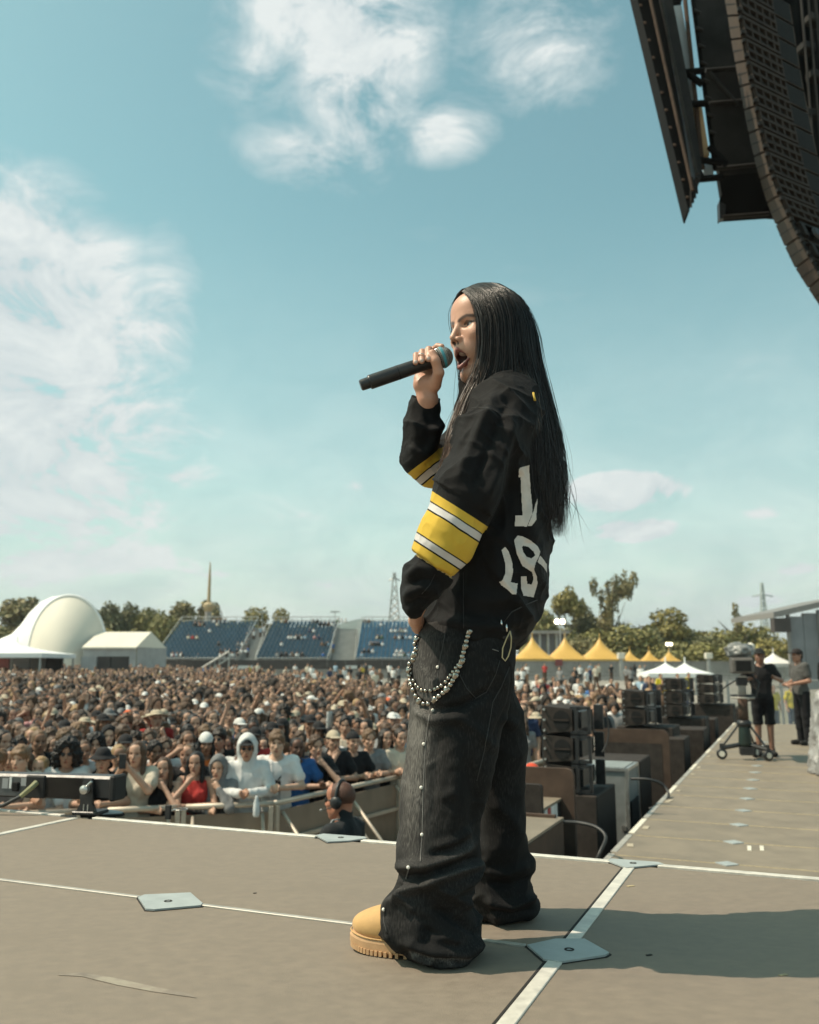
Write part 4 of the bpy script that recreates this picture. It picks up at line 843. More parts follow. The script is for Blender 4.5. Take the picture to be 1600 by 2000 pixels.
# flown line array: one cabinet after another along a curve
Ecur = [(1428, -60), (1437, 0), (1450, 90), (1464, 165), (1480, 245), (1500, 330), (1524, 395), (1550, 448), (1580, 505), (1612, 560), (1650, 620)]
Lcur = [(1402, -60), (1417, 0), (1430, 90), (1444, 165), (1459, 245), (1478, 330), (1498, 395), (1521, 455), (1548, 515), (1586, 575), (1630, 640)]
def along(c_, s):
    d = np.array([0] + list(np.cumsum([np.hypot(c_[i + 1][0] - c_[i][0], c_[i + 1][1] - c_[i][1]) for i in range(len(c_) - 1)]))); s = s * d[-1]
    return np.interp(s, d, [p[0] for p in c_]), np.interp(s, d, [p[1] for p in c_])
M_side = mat('dusty cabinet side', (0.085, 0.063, 0.047), 0.75, spec=0.2, var=0.12, scale=6, bump=0.1)
M_gridb = mat('cabinet grid', (0.042, 0.032, 0.026), 0.7, spec=0.2, var=0.15, scale=8)
NB_ = 16; Wd = np.array([1.05, .62, 0.0])
for k in range(NB_):
    e0, e1 = along(Ecur, k / NB_ + .003), along(Ecur, (k + 1) / NB_ - .003); l0, l1 = along(Lcur, k / NB_ + .003), along(Lcur, (k + 1) / NB_ - .003)
    A = [at_y(*e0, YR - .2), at_y(*e1, YR - .2), at_y(*l1, YR + .45), at_y(*l0, YR + .45)]; org = A[0]
    t = thing('flown_cabinet', f'flown line array cabinet, {DIRW[k] if k else "topmost"} from the top of the hang', 'loudspeaker', tuple(org), 0, 'flown line array cabinets')
    q = [np.array(p) - org for p in A]; wv = Wd + (q[1] * 0)
    pts = q + [p + wv for p in q]
    MB().add(pts, [(0, 3, 2, 1), (4, 5, 6, 7), (0, 1, 5, 4), (3, 7, 6, 2), (1, 2, 6, 5), (0, 4, 7, 3)]).obj('cabinet', M_side if k < 13 else M_boxt, t)
    nrm = np.cross(q[1], wv); nrm /= np.linalg.norm(nrm); nrm = nrm if nrm[1] < 0 else -nrm
    P = lambda a, b_, d: q[0] * (1 - b_) + q[1] * b_ + wv * a + nrm * d
    mb = MB(); mb.add([P(.02, .03, .004), P(.98, .03, .004), P(.98, .97, .004), P(.02, .97, .004)], [(0, 1, 2, 3)]); mb.obj('rear_recess', M_hole, t)
    mb = MB()
    def bar(a0, a1, b0, b1, dp=.05): mb.add([P(a0, b0, .003), P(a1, b0, .003), P(a1, b1, .003), P(a0, b1, .003), P(a0, b0, dp), P(a1, b0, dp), P(a1, b1, dp), P(a0, b1, dp)], [(4, 5, 6, 7), (0, 1, 5, 4), (1, 2, 6, 5), (2, 3, 7, 6), (3, 0, 4, 7)])
    if k < 11:
        for b0 in (.02, .46, .90): bar(.03, .62, b0, b0 + .12 if b0 > .8 else b0 + .14)
        for a0 in (.03, .15, .27, .39, .51, .60): bar(a0, a0 + .026, .1, .95, .045)
        mb.obj('grid', M_gridb, t)
        bar2 = MB(); 
    else:
        for a0, a1, b0, b1 in ((.08, .42, .2, .3), (.5, .56, .1, .9), (.1, .16, .3, .9)): bar(a0, a1, b0, b1, .06)
        mb.obj('grid', M_rtruss, t)
        for a0 in (.28, .42):
            c_ = P(a0, .65, .05); MB().lathe((0, 0, 0), [(.07, 0), (.09, .03), (.06, .06)], 12, Matrix.Translation(Vector(c_)) @ Vector(nrm).to_track_quat('Z', 'Y').to_matrix().to_4x4()).obj('connector_dome', M_blackp, t)
    for b0 in (.15, .85):
        c_ = P(.0, b0, .03); MB().box(c_, (.04, .05, .05)).obj('hinge', M_rtruss, t)
    # seam across the cabinet end
    MB().tube([q[1] * .5 + nrm * .002, (q[2] + q[3]) * .5 + np.array([-.004, 0, 0])], .006, 5).obj('end_seam', M_hole, t)
# black drape closing the stage opening to the right of the hang
dr = thing('stage_drape', 'black drape filling the stage opening right of the flown speakers', 'drape', tuple(at_y(1600, 100, 13)))
mb = MB(); n = 40; org = np.array(dr.location)
for j in range(2):
    for i in range(n + 1):
        px_ = 1490 + i * 10; p = at_y(px_, -120 if j else min(560, 330 + (px_ - 1490) * 1.9), 13 + .12 * math.sin(i * 1.7)); mb.v.append(tuple(p - org))
mb.f = [(i, i + 1, n + 2 + i, n + 1 + i) for i in range(n)]
mb.obj('cloth', M_rblk, dr, smooth=True)
for k in range(4): pline('hoist_chain', (1560 + 14 * k, -60), (1590 + 16 * k, 300 + 20 * k), 12.6, .02, M_rtruss, dr)
for (x, y) in ((1588, 40), (1575, 95), (1592, 150), (1580, 225)):
    c_ = at_y(x, y, 12.7) - org; MB().box(c_, (.25, .2, .16), .3, .03).obj('fixture', M_rtruss, dr)
# ================================================================ the singer
YP = 2.33
def mpp(py, dy=0.0): return (YP + dy) / (FPX * cth - (1000 - py) * sth)
def SP(px, py, dy=0.0): return np.array(at_y(px, py, YP + dy))
def rows(R):
    out = []
    for (py, xl, xr, dy, ry) in R:
        a, b_ = SP(xl, py, dy), SP(xr, py, dy); out.append((a[2], (a[0] + b_[0]) / 2, a[1], (b_[0] - a[0]) / 2, ry))
    return out
def schain(P, pts, k=0.02): return chain(P, [SP(*p[:3]) for p in pts], [p[3] for p in pts], k)
def fold(V, N, folds, seed=0, facing=True):
    """raises ridges (amp > 0) and presses creases (amp < 0) along lines of the cloth"""
    px = to_px(V); wgt = np.clip(-N[:, 1] * 1.6 + .35, 0, 1) if facing else 1.0
    D = np.zeros(len(V))
    for (poly, amp, wd) in folds:
        d, t = seg_dist(px, poly); D += amp * np.exp(-(d / wd) ** 2) * np.clip(np.minimum(t, 1 - t) * 5 + .25, 0, 1)
    return V + N * (D * wgt)[:, None]
M_skin = mat('skin', (.5, .3, .2), 0.42, attr='col', var=0.05, scale=60, bump=0.12, bscale=500, spec=0.5)
# ---------------------------------------------------------------- head and body
PSI = math.radians(33); HF = np.array([-math.cos(PSI), -math.sin(PSI), 0]); HL = np.array([math.sin(PSI), -math.cos(PSI), 0]); HU = np.array([0, 0, 1.0])
TILT = math.radians(-3)
HF, HU = HF * math.cos(TILT) + HU * math.sin(TILT), HU * math.cos(TILT) - HF * math.sin(TILT)
HO = SP(914, 631, -.072) - .078 * HF - .031 * HL
HR = np.stack([HF, HL, HU], 1)          # local -> world
def h2w(v): return np.asarray(v) @ HR.T + HO
def w2h(P): return (np.asarray(P) - HO) @ HR
def rot_ell(P, c, r, ax, ang):
    q = P - np.asarray(c, float); ca, sa = math.cos(ang), math.sin(ang); i, j = [(1, 2), (2, 0), (0, 1)][ax]; R_ = q.copy()
    R_[:, i] = ca * q[:, i] + sa * q[:, j]; R_[:, j] = -sa * q[:, i] + ca * q[:, j]; return ell(R_, (0, 0, 0), r)
def head_sdf(P, mouth=1.0):
    S_ = P.copy(); S_[:, 1] = np.abs(S_[:, 1]); j = .026 * mouth
    d = ell(P, (-.012, 0, .030), (.098, .075, .088))
    d = smin(d, ell(P, (.030, 0, -.030), (.060, .060, .085)), .03)
    d = smin(d, cone(S_, (-.008, .056, -.055 - j * .2), (.050, .018, -.106 - j), .017, .017), .03)      # jaw
    d = smin(d, ell(P, (.056, 0, -.108 - j), (.026, .024, .020)), .02)                                  # chin
    d = smin(d, ell(S_, (.056, .040, -.030), (.024, .022, .02)), .02)                                   # cheekbone
    d = smin(d, ell(P, (.048, 0, -.07), (.046, .044, .035)), .02)
    d = smin(d, cone(S_, (.082, .010, .017), (.063, .048, .021), .0082, .0075), .012)                     # brow
    d = smin(d, ell(P, (.052, 0, .052), (.036, .056, .042)), .025)                                      # forehead
    d = smax(d, -ell(S_, (.094, .031, -.002), (.0245, .0195, .0115)), .007)                               # eye socket
    d = smin(d, np.linalg.norm(S_ - np.array([.0645, .0310, -.002]), axis=1) - .0135, .0015)             # eyeball and lids
    d = smin(d, chain(S_, [(.0755, .0165, .0035), (.0775, .030, .0078), (.0685, .0455, .0020)], [.0030, .0034, .0030]), .003)                # upper lid
    d = smin(d, chain(S_, [(.0755, .0165, -.0045), (.0750, .030, -.0110), (.0680, .0455, -.0040)], [.0026, .0028, .0026]), .003)
    d = smin(d, cone(P, (.086, 0, .006), (.108, 0, -.036), .0075, .0088), .010)                         # nose
    d = smin(d, ell(S_, (.094, .0115, -.0415), (.0125, .0085, .0085)), .006)
    d = smax(d, -ell(S_, (.1015, .0068, -.0505), (.0075, .0045, .006)), .003)                           # nostril
    d = smin(d, rot_ell(P, (.078, 0, -.058), (.016, .024, .016), 1, 0), .012)                           # muzzle
    zu, zl = -.0665, -.080 - 1.45 * j
    if mouth > .05:
        d = smax(d, -ell(P, (.094, 0, (zu + zl) / 2), (.036, .0215, (zu - zl) / 2 - .003)), .005)
    d = smin(d, cone(S_, (.0935, .002, zu), (.078, .0225, zu - .006 - .4 * j), .0058, .0034), .004)      # lips
    d = smin(d, cone(S_, (.0885, .002, zl), (.077, .0225, zl + .010 + .35 * j), .0066, .0034), .004)
    d = smin(d, rot_ell(S_, (-.012, .077, -.005), (.017, .007, .030), 1, -.15), .006)                   # ear
    d = smin(d, cone(P, (-.035, 0, -.06), (-.045, 0, -.20), .050, .052), .03)                           # neck
    if mouth > .05: d = smin(d, ell(P, (.070, 0, zu - .008), (.0145, .0185, .0045)), .0015)              # upper teeth
    if mouth > .05: d = smin(d, ell(P, (.062, 0, zl + .009), (.020, .014, .006)), .003)                  # tongue
    return d
def head_colors(L, mouth, skin, lip, browc, iris):
    S_ = L.copy(); S_[:, 1] = np.abs(S_[:, 1]); j = .026 * mouth; zu, zl = -.0665, -.080 - 1.45 * j; n = len(L)
    C = np.tile(np.array(skin, float), (n, 1))
    def put(m, c): C[m] = c
    def blend(wt, c): C[:] = C * (1 - wt[:, None]) + np.array(c) * wt[:, None]
    blush = np.exp(-(np.linalg.norm(S_ - np.array([.066, .042, -.042]), axis=1) / .022) ** 2) * .35; blend(blush, (skin[0] * 1.0, skin[1] * .78, skin[2] * .74))
    ld = np.minimum(cone(S_, (.0965, .002, zu), (.079, .0235, zu - .006 - .4 * j), .0052, .0030), cone(S_, (.0915, .002, zl), (.078, .0235, zl + .010 + .35 * j), .0062, .0032))
    blend(np.clip(1 - ld / .0022, 0, 1) * (S_[:, 0] > .07), lip)
    if mouth > .05:
        inn = (ell(L, (.088, 0, (zu + zl) / 2), (.030, .0205, (zu - zl) / 2 - .0045)) < .0015) & (L[:, 0] < .088); put(inn, (.045, .010, .010))
        put(ell(L, (.062, 0, zl + .009), (.020, .014, .006)) < .0012, (.28, .07, .06)); put(ell(L, (.070, 0, zu - .008), (.0145, .0185, .0045)) < .0008, (.66, .60, .52))
    put(ell(S_, (.1015, .0068, -.0505), (.0070, .0042, .0055)) < .0012, (.05, .02, .015))
    bd = seg_dist(S_[:, 1:3], [(.0105, .0105), (.022, .0155), (.035, .0195), (.050, .0155)])[0]; blend(np.clip(1.5 - bd / .0040, 0, 1) * .9 * (S_[:, 0] > .04), browc)
    e = (np.linalg.norm(S_ - np.array([.0645, .0310, -.002]), axis=1) < .0141) & (S_[:, 2] > -.0085) & (S_[:, 2] < .0050) & (S_[:, 0] > .068); put(e, (.42, .38, .36))
    ir = e & (np.hypot(S_[:, 1] - .0310 - np.where(L[:, 1] > 0, -.0025, .0025), S_[:, 2] + .001) < .0072); put(ir, iris)
    ln = chain(S_, [(.0775, .0165, .0020), (.0795, .030, .0058), (.0700, .0465, .0005)], [.0022, .0026, .0026]); blend(np.clip(1 - ln / .0018, 0, 1), (.020, .013, .011)); l2 = cone(S_, (.078, .021, -.0085), (.0695, .043, -.0065), .0012, .0016); blend(np.clip(1 - l2 / .0016, 0, 1) * .7, (.06, .03, .025))
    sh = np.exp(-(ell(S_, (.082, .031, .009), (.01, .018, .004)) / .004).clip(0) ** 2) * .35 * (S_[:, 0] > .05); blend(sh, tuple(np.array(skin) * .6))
    return C
SKIN = (.56, .30, .205)
def singer_body():
    parts = []
    # head, local
    V, Q = sdf_mesh(lambda P: head_sdf(P, .98), (-.13, -.105, -.25), (.13, .105, .14), .0019); V = relax(V, Q, 1, .4)
    C = head_colors(V, .98, SKIN, (.30, .105, .09), (.035, .022, .018), (.035, .022, .015)); parts.append((h2w(V), Q, C))
    # neck, shoulders, trunk, arms and legs under the clothes
    def body(P):
        d = schain(P, [(965, 735, 0, .052), (985, 800, 0, .06), (975, 900, 0, .10), (955, 1080, 0, .095), (930, 1220, 0, .11)], .05)
        d = smin(d, chain(P, [SP(985, 800, -.14), SP(985, 800, .14)], [.05, .05]), .05)
        d = smin(d, schain(P, [(975, 810, -.15, .045), (905, 975, -.225, .036), (862, 1060, -.23, .034), (832, 1150, -.222, .026), (817, 1180, -.20, .018)]), .03)
        d = smin(d, schain(P, [(965, 815, .14, .045), (880, 900, .14, .038), (822, 895, .03, .034)]), .03)
        d = smin(d, schain(P, [(915, 1230, -.08, .085), (885, 1500, -.11, .06), (850, 1780, -.13, .045), (850, 1840, -.13, .04)]), .04)
        return smin(d, schain(P, [(935, 1230, .09, .085), (960, 1500, .15, .06), (985, 1740, .19, .045), (985, 1770, .19, .04)]), .04)
    a, b_ = SP(700, 1900, -.5), SP(1130, 690, .5); V, Q = sdf_mesh(body, (-.30, YP - .36, PZ + .05), (.45, YP + .36, SP(800, 720)[2]), .014); parts.append((V, Q, np.tile(np.array(SKIN), (len(V), 1))))
    # right forearm and hand round the microphone
    def hand(P):
        d = schain(P, [(826, 872, .045, .034), (829, 830, .02, .030), (833, 795, -.022, .0245), (835, 782, -.03, .0235)], .02)
        pal = schain(P, [(821, 752, -.042, .0195), (846, 744, -.050, .0215)], .0); pal = smin(pal, schain(P, [(835, 776, -.036, .025), (834, 752, -.046, .022)], .01), .02)
        pal = smin(pal, schain(P, [(818, 738, -.034, .013), (852, 726, -.036, .014)], 0), .016)
        d = smin(d, pal, .022)
        d = smin(d, schain(P, [(850, 752, -.062, .0165), (857, 728, -.094, .0142), (851, 705, -.108, .0122), (845, 690, -.105, .0105)], .006), .012)       # thumb
        for (x, yt, L, r) in ((838, 684, 17, .0098), (825, 689, 16, .0096), (813, 695, 13, .0086)):                     # middle, ring, little finger
            d = smin(d, schain(P, [(x + 7, yt + 48, -.034, r * 1.1), (x + 4, yt + 22, -.036, r * 1.08), (x + 1, yt + 2, -.052, r), (x, yt - 1, -.085, r), (x - 1, yt + L, -.1085, r * .86)], .003), .0025)
        d = smin(d, schain(P, [(852, 728, -.04, .012), (850, 704, -.042, .0105), (846, 684, -.055, .0098), (855, 677, -.080, .0092), (863, 677, -.090, .0078)], .003), .003)   # forefinger
        return d
    lo, hi = SP(780, 880, -.25), SP(890, 655, .1); V, Q = sdf_mesh(hand, (lo[0], YP - .16, lo[2]), (hi[0] + .02, YP + .12, hi[2]), .0022); V = relax(V, Q, 1, .4)
    C = np.tile(np.array(SKIN) * np.array([.96, .93, .93]), (len(V), 1)); px = to_px(V)
    for (x, y, dy) in ((837, 700, -.112), (824, 704, -.112), (812, 706, -.111)):
        nd = np.linalg.norm(V - SP(x, y, dy - .004), axis=1); C[nd < .0050] = (.58, .45, .40)
    parts.append((V, Q, C))
    # left hand going into the pocket
    def hand2(P):
        d = schain(P, [(822, 1165, -.222, .026), (812, 1190, -.185, .019), (813, 1212, -.10, .0165), (822, 1240, -.03, .019)], .015)
        for k in range(4): d = smin(d, schain(P, [(834 + 5 * k, 1246, -.03 + .012 * k, .010), (846 + 5 * k, 1278, -.02 + .01 * k, .0085)], .003), .006)
        return smin(d, schain(P, [(830, 1228, -.03, .011), (834, 1246, -.03, .010), (840, 1268, -.02, .009)], .004), .008)
    lo, hi = SP(790, 1290, -.3), SP(860, 1140, 0); V, Q = sdf_mesh(hand2, (lo[0], YP - .27, lo[2]), (hi[0], YP - .08, hi[2]), .0032); parts.append((V, Q, np.tile(np.array(SKIN) * .95, (len(V), 1))))
    Vs, Qs, Cs, k = [], [], [], 0
    for V, Q, C in parts: Vs.append(V); Qs.append(Q + k); Cs.append(C); k += len(V)
    me = mesh_np('body', np.concatenate(Vs), np.concatenate(Qs), M_skin); vcol(me, 'col', np.concatenate(Cs)); return me
org = np.array([*SP(880, 1850, 0)[:2], PZ])
def recenter(me):
    me.transform(Matrix.Translation(-Vector(org))); return me
singer = obj('person', recenter(singer_body()), loc=tuple(org), label='singer with long black hair, black and yellow jersey and baggy jeans, singing', cat='person')
def part(name, me, parent=None, **k): return obj(name, recenter(me), parent or singer, **k)
# ---------------------------------------------------------------- jersey
def cloth_mat(name, build):
    m = bpy.data.materials.new(name); m.use_nodes = True; t = NT(m.node_tree); b = t.n('ShaderNodeBsdfPrincipled'); o = t.n('ShaderNodeOutputMaterial'); t.l(b.outputs[0], o.inputs[0])
    build(t, b); return m
def jersey_nodes(t, b):
    tc = t.n('ShaderNodeTexCoord'); at = t.n('ShaderNodeAttribute', attribute_name='band').outputs['Fac']
    K, Yc, W_ = (.011, .0105, .011), (.70, .455, .062), (.66, .62, .60); f_ = t.m('DIVIDE', at, 160.0)
    st = [(0, K), (20 / 160, Yc), (37 / 160, K), (40 / 160, W_), (53 / 160, K), (56 / 160, Yc), (102 / 160, K), (105 / 160, W_), (118 / 160, K), (121 / 160, Yc), (140 / 160, K)]
    col = t.ramp(f_, st, 'CONSTANT'); nz = t.noise(tc.outputs['Object'], 14, 4); g = t.ramp(nz, [(.3, (.86,) * 3), (.7, (1, 1, 1))]); t.l(t.mix(1.0, col, g, 'MULTIPLY'), b.inputs['Base Color'])
    b.inputs['Roughness'].default_value = .68; b.inputs['Sheen Weight'].default_value = .04; b.inputs['Sheen Roughness'].default_value = .4; b.inputs['Specular IOR Level'].default_value = .13
    wv = t.n('ShaderNodeTexVoronoi'); wv.inputs['Scale'].default_value = 900; t.l(tc.outputs['Object'], wv.inputs['Vector'])
    bn = t.n('ShaderNodeBump'); bn.inputs['Strength'].default_value = .5; bn.inputs['Distance'].default_value = .0016; t.l(wv.outputs[0], bn.inputs['Height']); t.l(bn.outputs[0], b.inputs['Normal'])
M_jersey = cloth_mat('black jersey knit', jersey_nodes)
TORSO = rows([(742, 952, 1014, 0, .085), (758, 938, 1032, 0, .13), (782, 924, 1048, 0, .172), (820, 908, 1058, 0, .195), (900, 888, 1066, 0, .20), (1000, 868, 1072, 0, .195), (1080, 850, 1071, 0, .19), (1150, 834, 1064, 0, .19), (1195, 822, 1054, 0, .195), (1230, 819, 1040, -.005, .20), (1252, 826, 1022, -.005, .195), (1262, 840, 1008, -.005, .18)])
def band_near(px): return (px[:, 0] - 857) * -.54 + (px[:, 1] - 967) * .84
def band_far(px): return (px[:, 0] - 795) * .606 + (px[:, 1] - 925) * .798
def sleeve_near(P): return schain(P, [(984, 806, -.125, .088), (955, 872, -.185, .086), (912, 968, -.222, .0755), (872, 1052, -.232, .066), (836, 1112, -.235, .0585)], .03)
def sleeve_near2(P): return schain(P, [(858, 1085, -.232, .046), (832, 1128, -.230, .0455), (817, 1158, -.226, .040), (810, 1186, -.218, .0295)], .02)
def sleeve_far(P):
    d = schain(P, [(950, 835, .13, .085), (888, 905, .125, .068), (846, 912, .06, .052)], .03)
    return smin(d, schain(P, [(846, 912, .06, .052), (822, 893, .012, .047), (825, 850, .0, .046), (829, 808, -.006, .0425), (832, 778, -.012, .0425)], .02), .03)
def ridged(V, sc, seed):
    """sharp crests with soft valleys, along slanting lines, like wrinkled cloth"""
    V = V @ np.array([[.8, 0, .6], [0, 1, 0], [-.6, 0, .8]]).T; w_ = np.stack([vnoise(V * 6, seed + 40), vnoise(V * 6, seed + 41), vnoise(V * 6, seed + 42)], 1) * .05
    return (1 - np.abs(vnoise((V + w_) * np.array(sc), seed))) ** 4 - .25
def jersey_parts():
    def f(P):
        px = to_px(P); t = band_near(px)
        d = stack(P, TORSO) - .0
        a = smax(sleeve_near(P), (t - 119) * .00135, .004); d2 = smin(d, a, .028)
        d2 = np.minimum(d2, sleeve_near2(P)); fa = sleeve_far(P)
        cut = (px[:, 1] - (772 + (px[:, 0] - 825) * .10)) * -.00138                       # open cuff of the raised sleeve
        fa = smax(fa, cut, .004); inn = schain(P, [(829, 815, -.006, .034), (833, 760, -.018, .036)]); fa = smax(fa, -inn, .003)
        return smin(d2, fa, .02)
    V, Q = sdf_mesh(f, (SP(770, 900)[0] - .02, YP - .33, SP(900, 1275)[2]), (SP(1095, 900)[0], YP + .28, SP(900, 720)[2]), .0042); V = relax(V, Q, 2, .5)
    N = normals(V, Q); px = to_px(V); near = np.minimum(sleeve_near(V), sleeve_near2(V)); tor = stack(V, TORSO); far = sleeve_far(V)
    isn = (near < tor + .004) & (near <= far); isf = (far < tor - .004) & (far < near)
    t = np.where(isn & (sleeve_near(V) < .012), band_near(px) + 20, 0); t = np.where(isf, np.where((px[:, 0] < 905) & (band_far(px) < 82), band_far(px) + 20, 0), t)
    t = np.where(isn & (band_near(px) > 121), 0, t); t = np.clip(t, 0, 159)
    V = V + N * (vnoise(V * np.array([9, 9, 7]), 3) * .0055 + vnoise(V * np.array([24, 24, 15]), 5) * .0022 + ridged(V, (9, 9, 6), 6) * .013 * (1 - .75 * (t > 0)) + ridged(V, (19, 19, 12), 7) * .0065 * (1 - .75 * (t > 0)) + ridged(V, (34, 34, 24), 17) * .0022)[:, None]
    fl = [([(972, 765), (935, 840), (893, 935)], .010, 10), ([(990, 790), (955, 870), (925, 950)], -.012, 9), ([(1005, 815), (985, 890), (945, 985)], .011, 10), ([(1010, 870), (995, 960), (960, 1050)], -.010, 14),
          ([(925, 805), (900, 880)], -.006, 10), ([(940, 780), (1000, 770)], .004, 10), ([(930, 798), (950, 790), (985, 815)], -.003, 4),
          ([(790, 1128), (825, 1108), (858, 1112)], .007, 8), ([(788, 1146), (825, 1130), (860, 1135)], -.008, 7), ([(788, 1166), (820, 1148), (850, 1155)], .007, 8), ([(792, 1183), (818, 1170), (842, 1172)], -.006, 6), ([(815, 1100), (800, 1140), (795, 1175)], .005, 8),
          ([(850, 1010), (905, 1035)], .003, 14), ([(835, 1060), (890, 1080)], .004, 10), ([(900, 1020), (880, 1085)], -.003, 8),
          ([(880, 1150), (940, 1170), (1040, 1165)], .006, 16), ([(850, 1190), (930, 1200), (1010, 1190)], -.007, 14), ([(840, 1215), (920, 1218), (990, 1225)], .008, 12), ([(905, 1120), (905, 1232)], -.004, 4), ([(1000, 1170), (1040, 1210)], .008, 12), ([(960, 1200), (1020, 1240)], -.008, 10),
          ([(960, 1060), (985, 1130), (975, 1200)], .007, 14), ([(1030, 1000), (1045, 1060), (1040, 1120)], .006, 13), ([(1010, 1040), (1030, 1060), (1062, 1062)], -.006, 9), ([(940, 1060), (955, 1140)], -.006, 12),
          ([(800, 800), (815, 850), (808, 890)], .005, 9), ([(835, 800), (838, 860)], -.005, 8), ([(795, 870), (830, 890), (862, 850)], .008, 9), ([(868, 820), (850, 845)], .010, 10), ([(830, 910), (850, 895)], -.005, 6)]
    V = fold(V, N, fl); zc = SP(900, 1240)[2]; hem = np.clip((zc - V[:, 2]) / .02, 0, 1)
    me = mesh_np('jersey', V, Q, M_jersey); vfloat(me, 'band', t); return me, V, Q
jm, JV, JQ = jersey_parts(); BVJ = BVHTree.FromPolygons([tuple(v) for v in JV], [tuple(q) for q in JQ]); jersey = part('jersey', jm)
CAMV = Vector((0, 0, CAMZ))
def cast(bvh, x, y, off=.0015):
    d = Vector(ray(x, y)).normalized(); h = bvh.ray_cast(CAMV, d)
    if h[0] is None: return None
    n = h[1] if h[1].dot(d) < 0 else -h[1]; return np.array(h[0] + n * off)
def inpoly(x, y, p):
    r = False; j = len(p) - 1
    for i in range(len(p)):
        if (p[i][1] > y) != (p[j][1] > y) and x < (p[j][0] - p[i][0]) * (y - p[i][1]) / (p[j][1] - p[i][1]) + p[i][0]: r = not r
        j = i
    return r
def decal(name, polys, holes, bvh, m, parent, step=1.0, off=.0022):
    xs = [p[0] for q in polys for p in q]; ys = [p[1] for q in polys for p in q]; ix = {}; V = []; F = []
    def vert(i, j):
        if (i, j) not in ix:
            c = cast(bvh, min(xs) + i * step, min(ys) + j * step, off); ix[i, j] = None if c is None else len(V)
            if c is not None: V.append(c)
        return ix[i, j]
    for i in range(int((max(xs) - min(xs)) / step) + 1):
        for j in range(int((max(ys) - min(ys)) / step) + 1):
            x, y = min(xs) + (i + .5) * step, min(ys) + (j + .5) * step
            if any(inpoly(x, y, p) for p in polys) and not any(inpoly(x, y, p) for p in holes):
                q = [vert(i, j), vert(i, j + 1), vert(i + 1, j + 1), vert(i + 1, j)]
                if None not in q and max(np.linalg.norm(V[q[0]] - V[q[2]]), np.linalg.norm(V[q[1]] - V[q[3]])) < .03: F.append(q)
    me = mesh_np(name, np.array(V), np.array(F), m); return part(name, me, parent)
z4 = lambda P: [(750 + x / 4, 750 + y / 4) for x, y in P]
M_num = mat('off-white twill numeral', (.68, .61, .55), .6, var=.08, scale=30, bump=.3, bscale=700)
decal('numeral_one', [z4([(1055, 655), (1130, 632), (1140, 800), (1155, 950), (1155, 1020), (1115, 1115), (1020, 1110), (1025, 1030), (1080, 1030), (1072, 900), (1065, 725), (1048, 728)])], [], BVJ, M_num, jersey)
decal('numeral_fragment', [z4([(1195, 890), (1185, 1060), (1150, 1110), (1122, 1108), (1150, 1040), (1180, 940)])], [], BVJ, M_num, jersey)
decal('numeral_one', [z4([(916, 1300), (945, 1270), (975, 1310), (1000, 1400), (1005, 1470), (985, 1550), (1040, 1560), (1030, 1645), (1000, 1640), (960, 1600), (920, 1570), (905, 1545), (925, 1535), (945, 1480), (945, 1400), (930, 1350)])], [], BVJ, M_num, jersey)
decal('numeral_nine', [z4([(1015, 1220), (1040, 1185), (1080, 1190), (1150, 1225), (1195, 1270), (1215, 1310), (1205, 1350), (1180, 1400), (1170, 1450), (1190, 1500), (1195, 1560), (1165, 1665), (1085, 1655), (1068, 1600), (1068, 1500), (1110, 1500), (1115, 1560), (1150, 1565), (1165, 1520), (1155, 1465), (1080, 1420), (1040, 1330), (1018, 1250)])],
      [z4([(1075, 1275), (1085, 1265), (1125, 1275), (1165, 1310), (1178, 1340), (1150, 1365), (1110, 1350), (1085, 1315)])], BVJ, M_num, jersey)
decal('numeral_fragment', [z4([(1215, 1340), (1240, 1370), (1268, 1410), (1268, 1475), (1240, 1430), (1195, 1390), (1205, 1360)])], [], BVJ, M_num, jersey)
def surf_line(name, pts, bvh, r, m, parent, off=.0005, step=5, cyc=False):
    P = []
    for a, b_ in zip(pts[:-1], pts[1:]):
        n = max(1, int(math.hypot(b_[0] - a[0], b_[1] - a[1]) / step))
        for k in range(n):
            c = cast(bvh, a[0] + (b_[0] - a[0]) * k / n, a[1] + (b_[1] - a[1]) * k / n, off)
            if c is not None and (not P or np.linalg.norm(c - P[-1]) < .06): P.append(c)
    if len(P) > 1: return part(name, MB().tube(P, r, 5).mesh(name, m, True), parent)
M_seam = mat('jersey seam', (.02, .019, .019), .5)
for ln in ([(922, 797), (935, 796), (955, 797), (972, 806), (990, 822)], [(906, 1118), (905, 1170), (906, 1232)], [(824, 1160), (840, 1142), (852, 1116)]): surf_line('seam', ln, BVJ, .0009, M_seam, jersey)
M_cufft = mat('yellow collar trim', (.70, .45, .06), .6)
surf_line('collar_trim', [(1041, 768), (1043, 778), (1046, 788)], BVJ, .004, M_cufft, jersey)
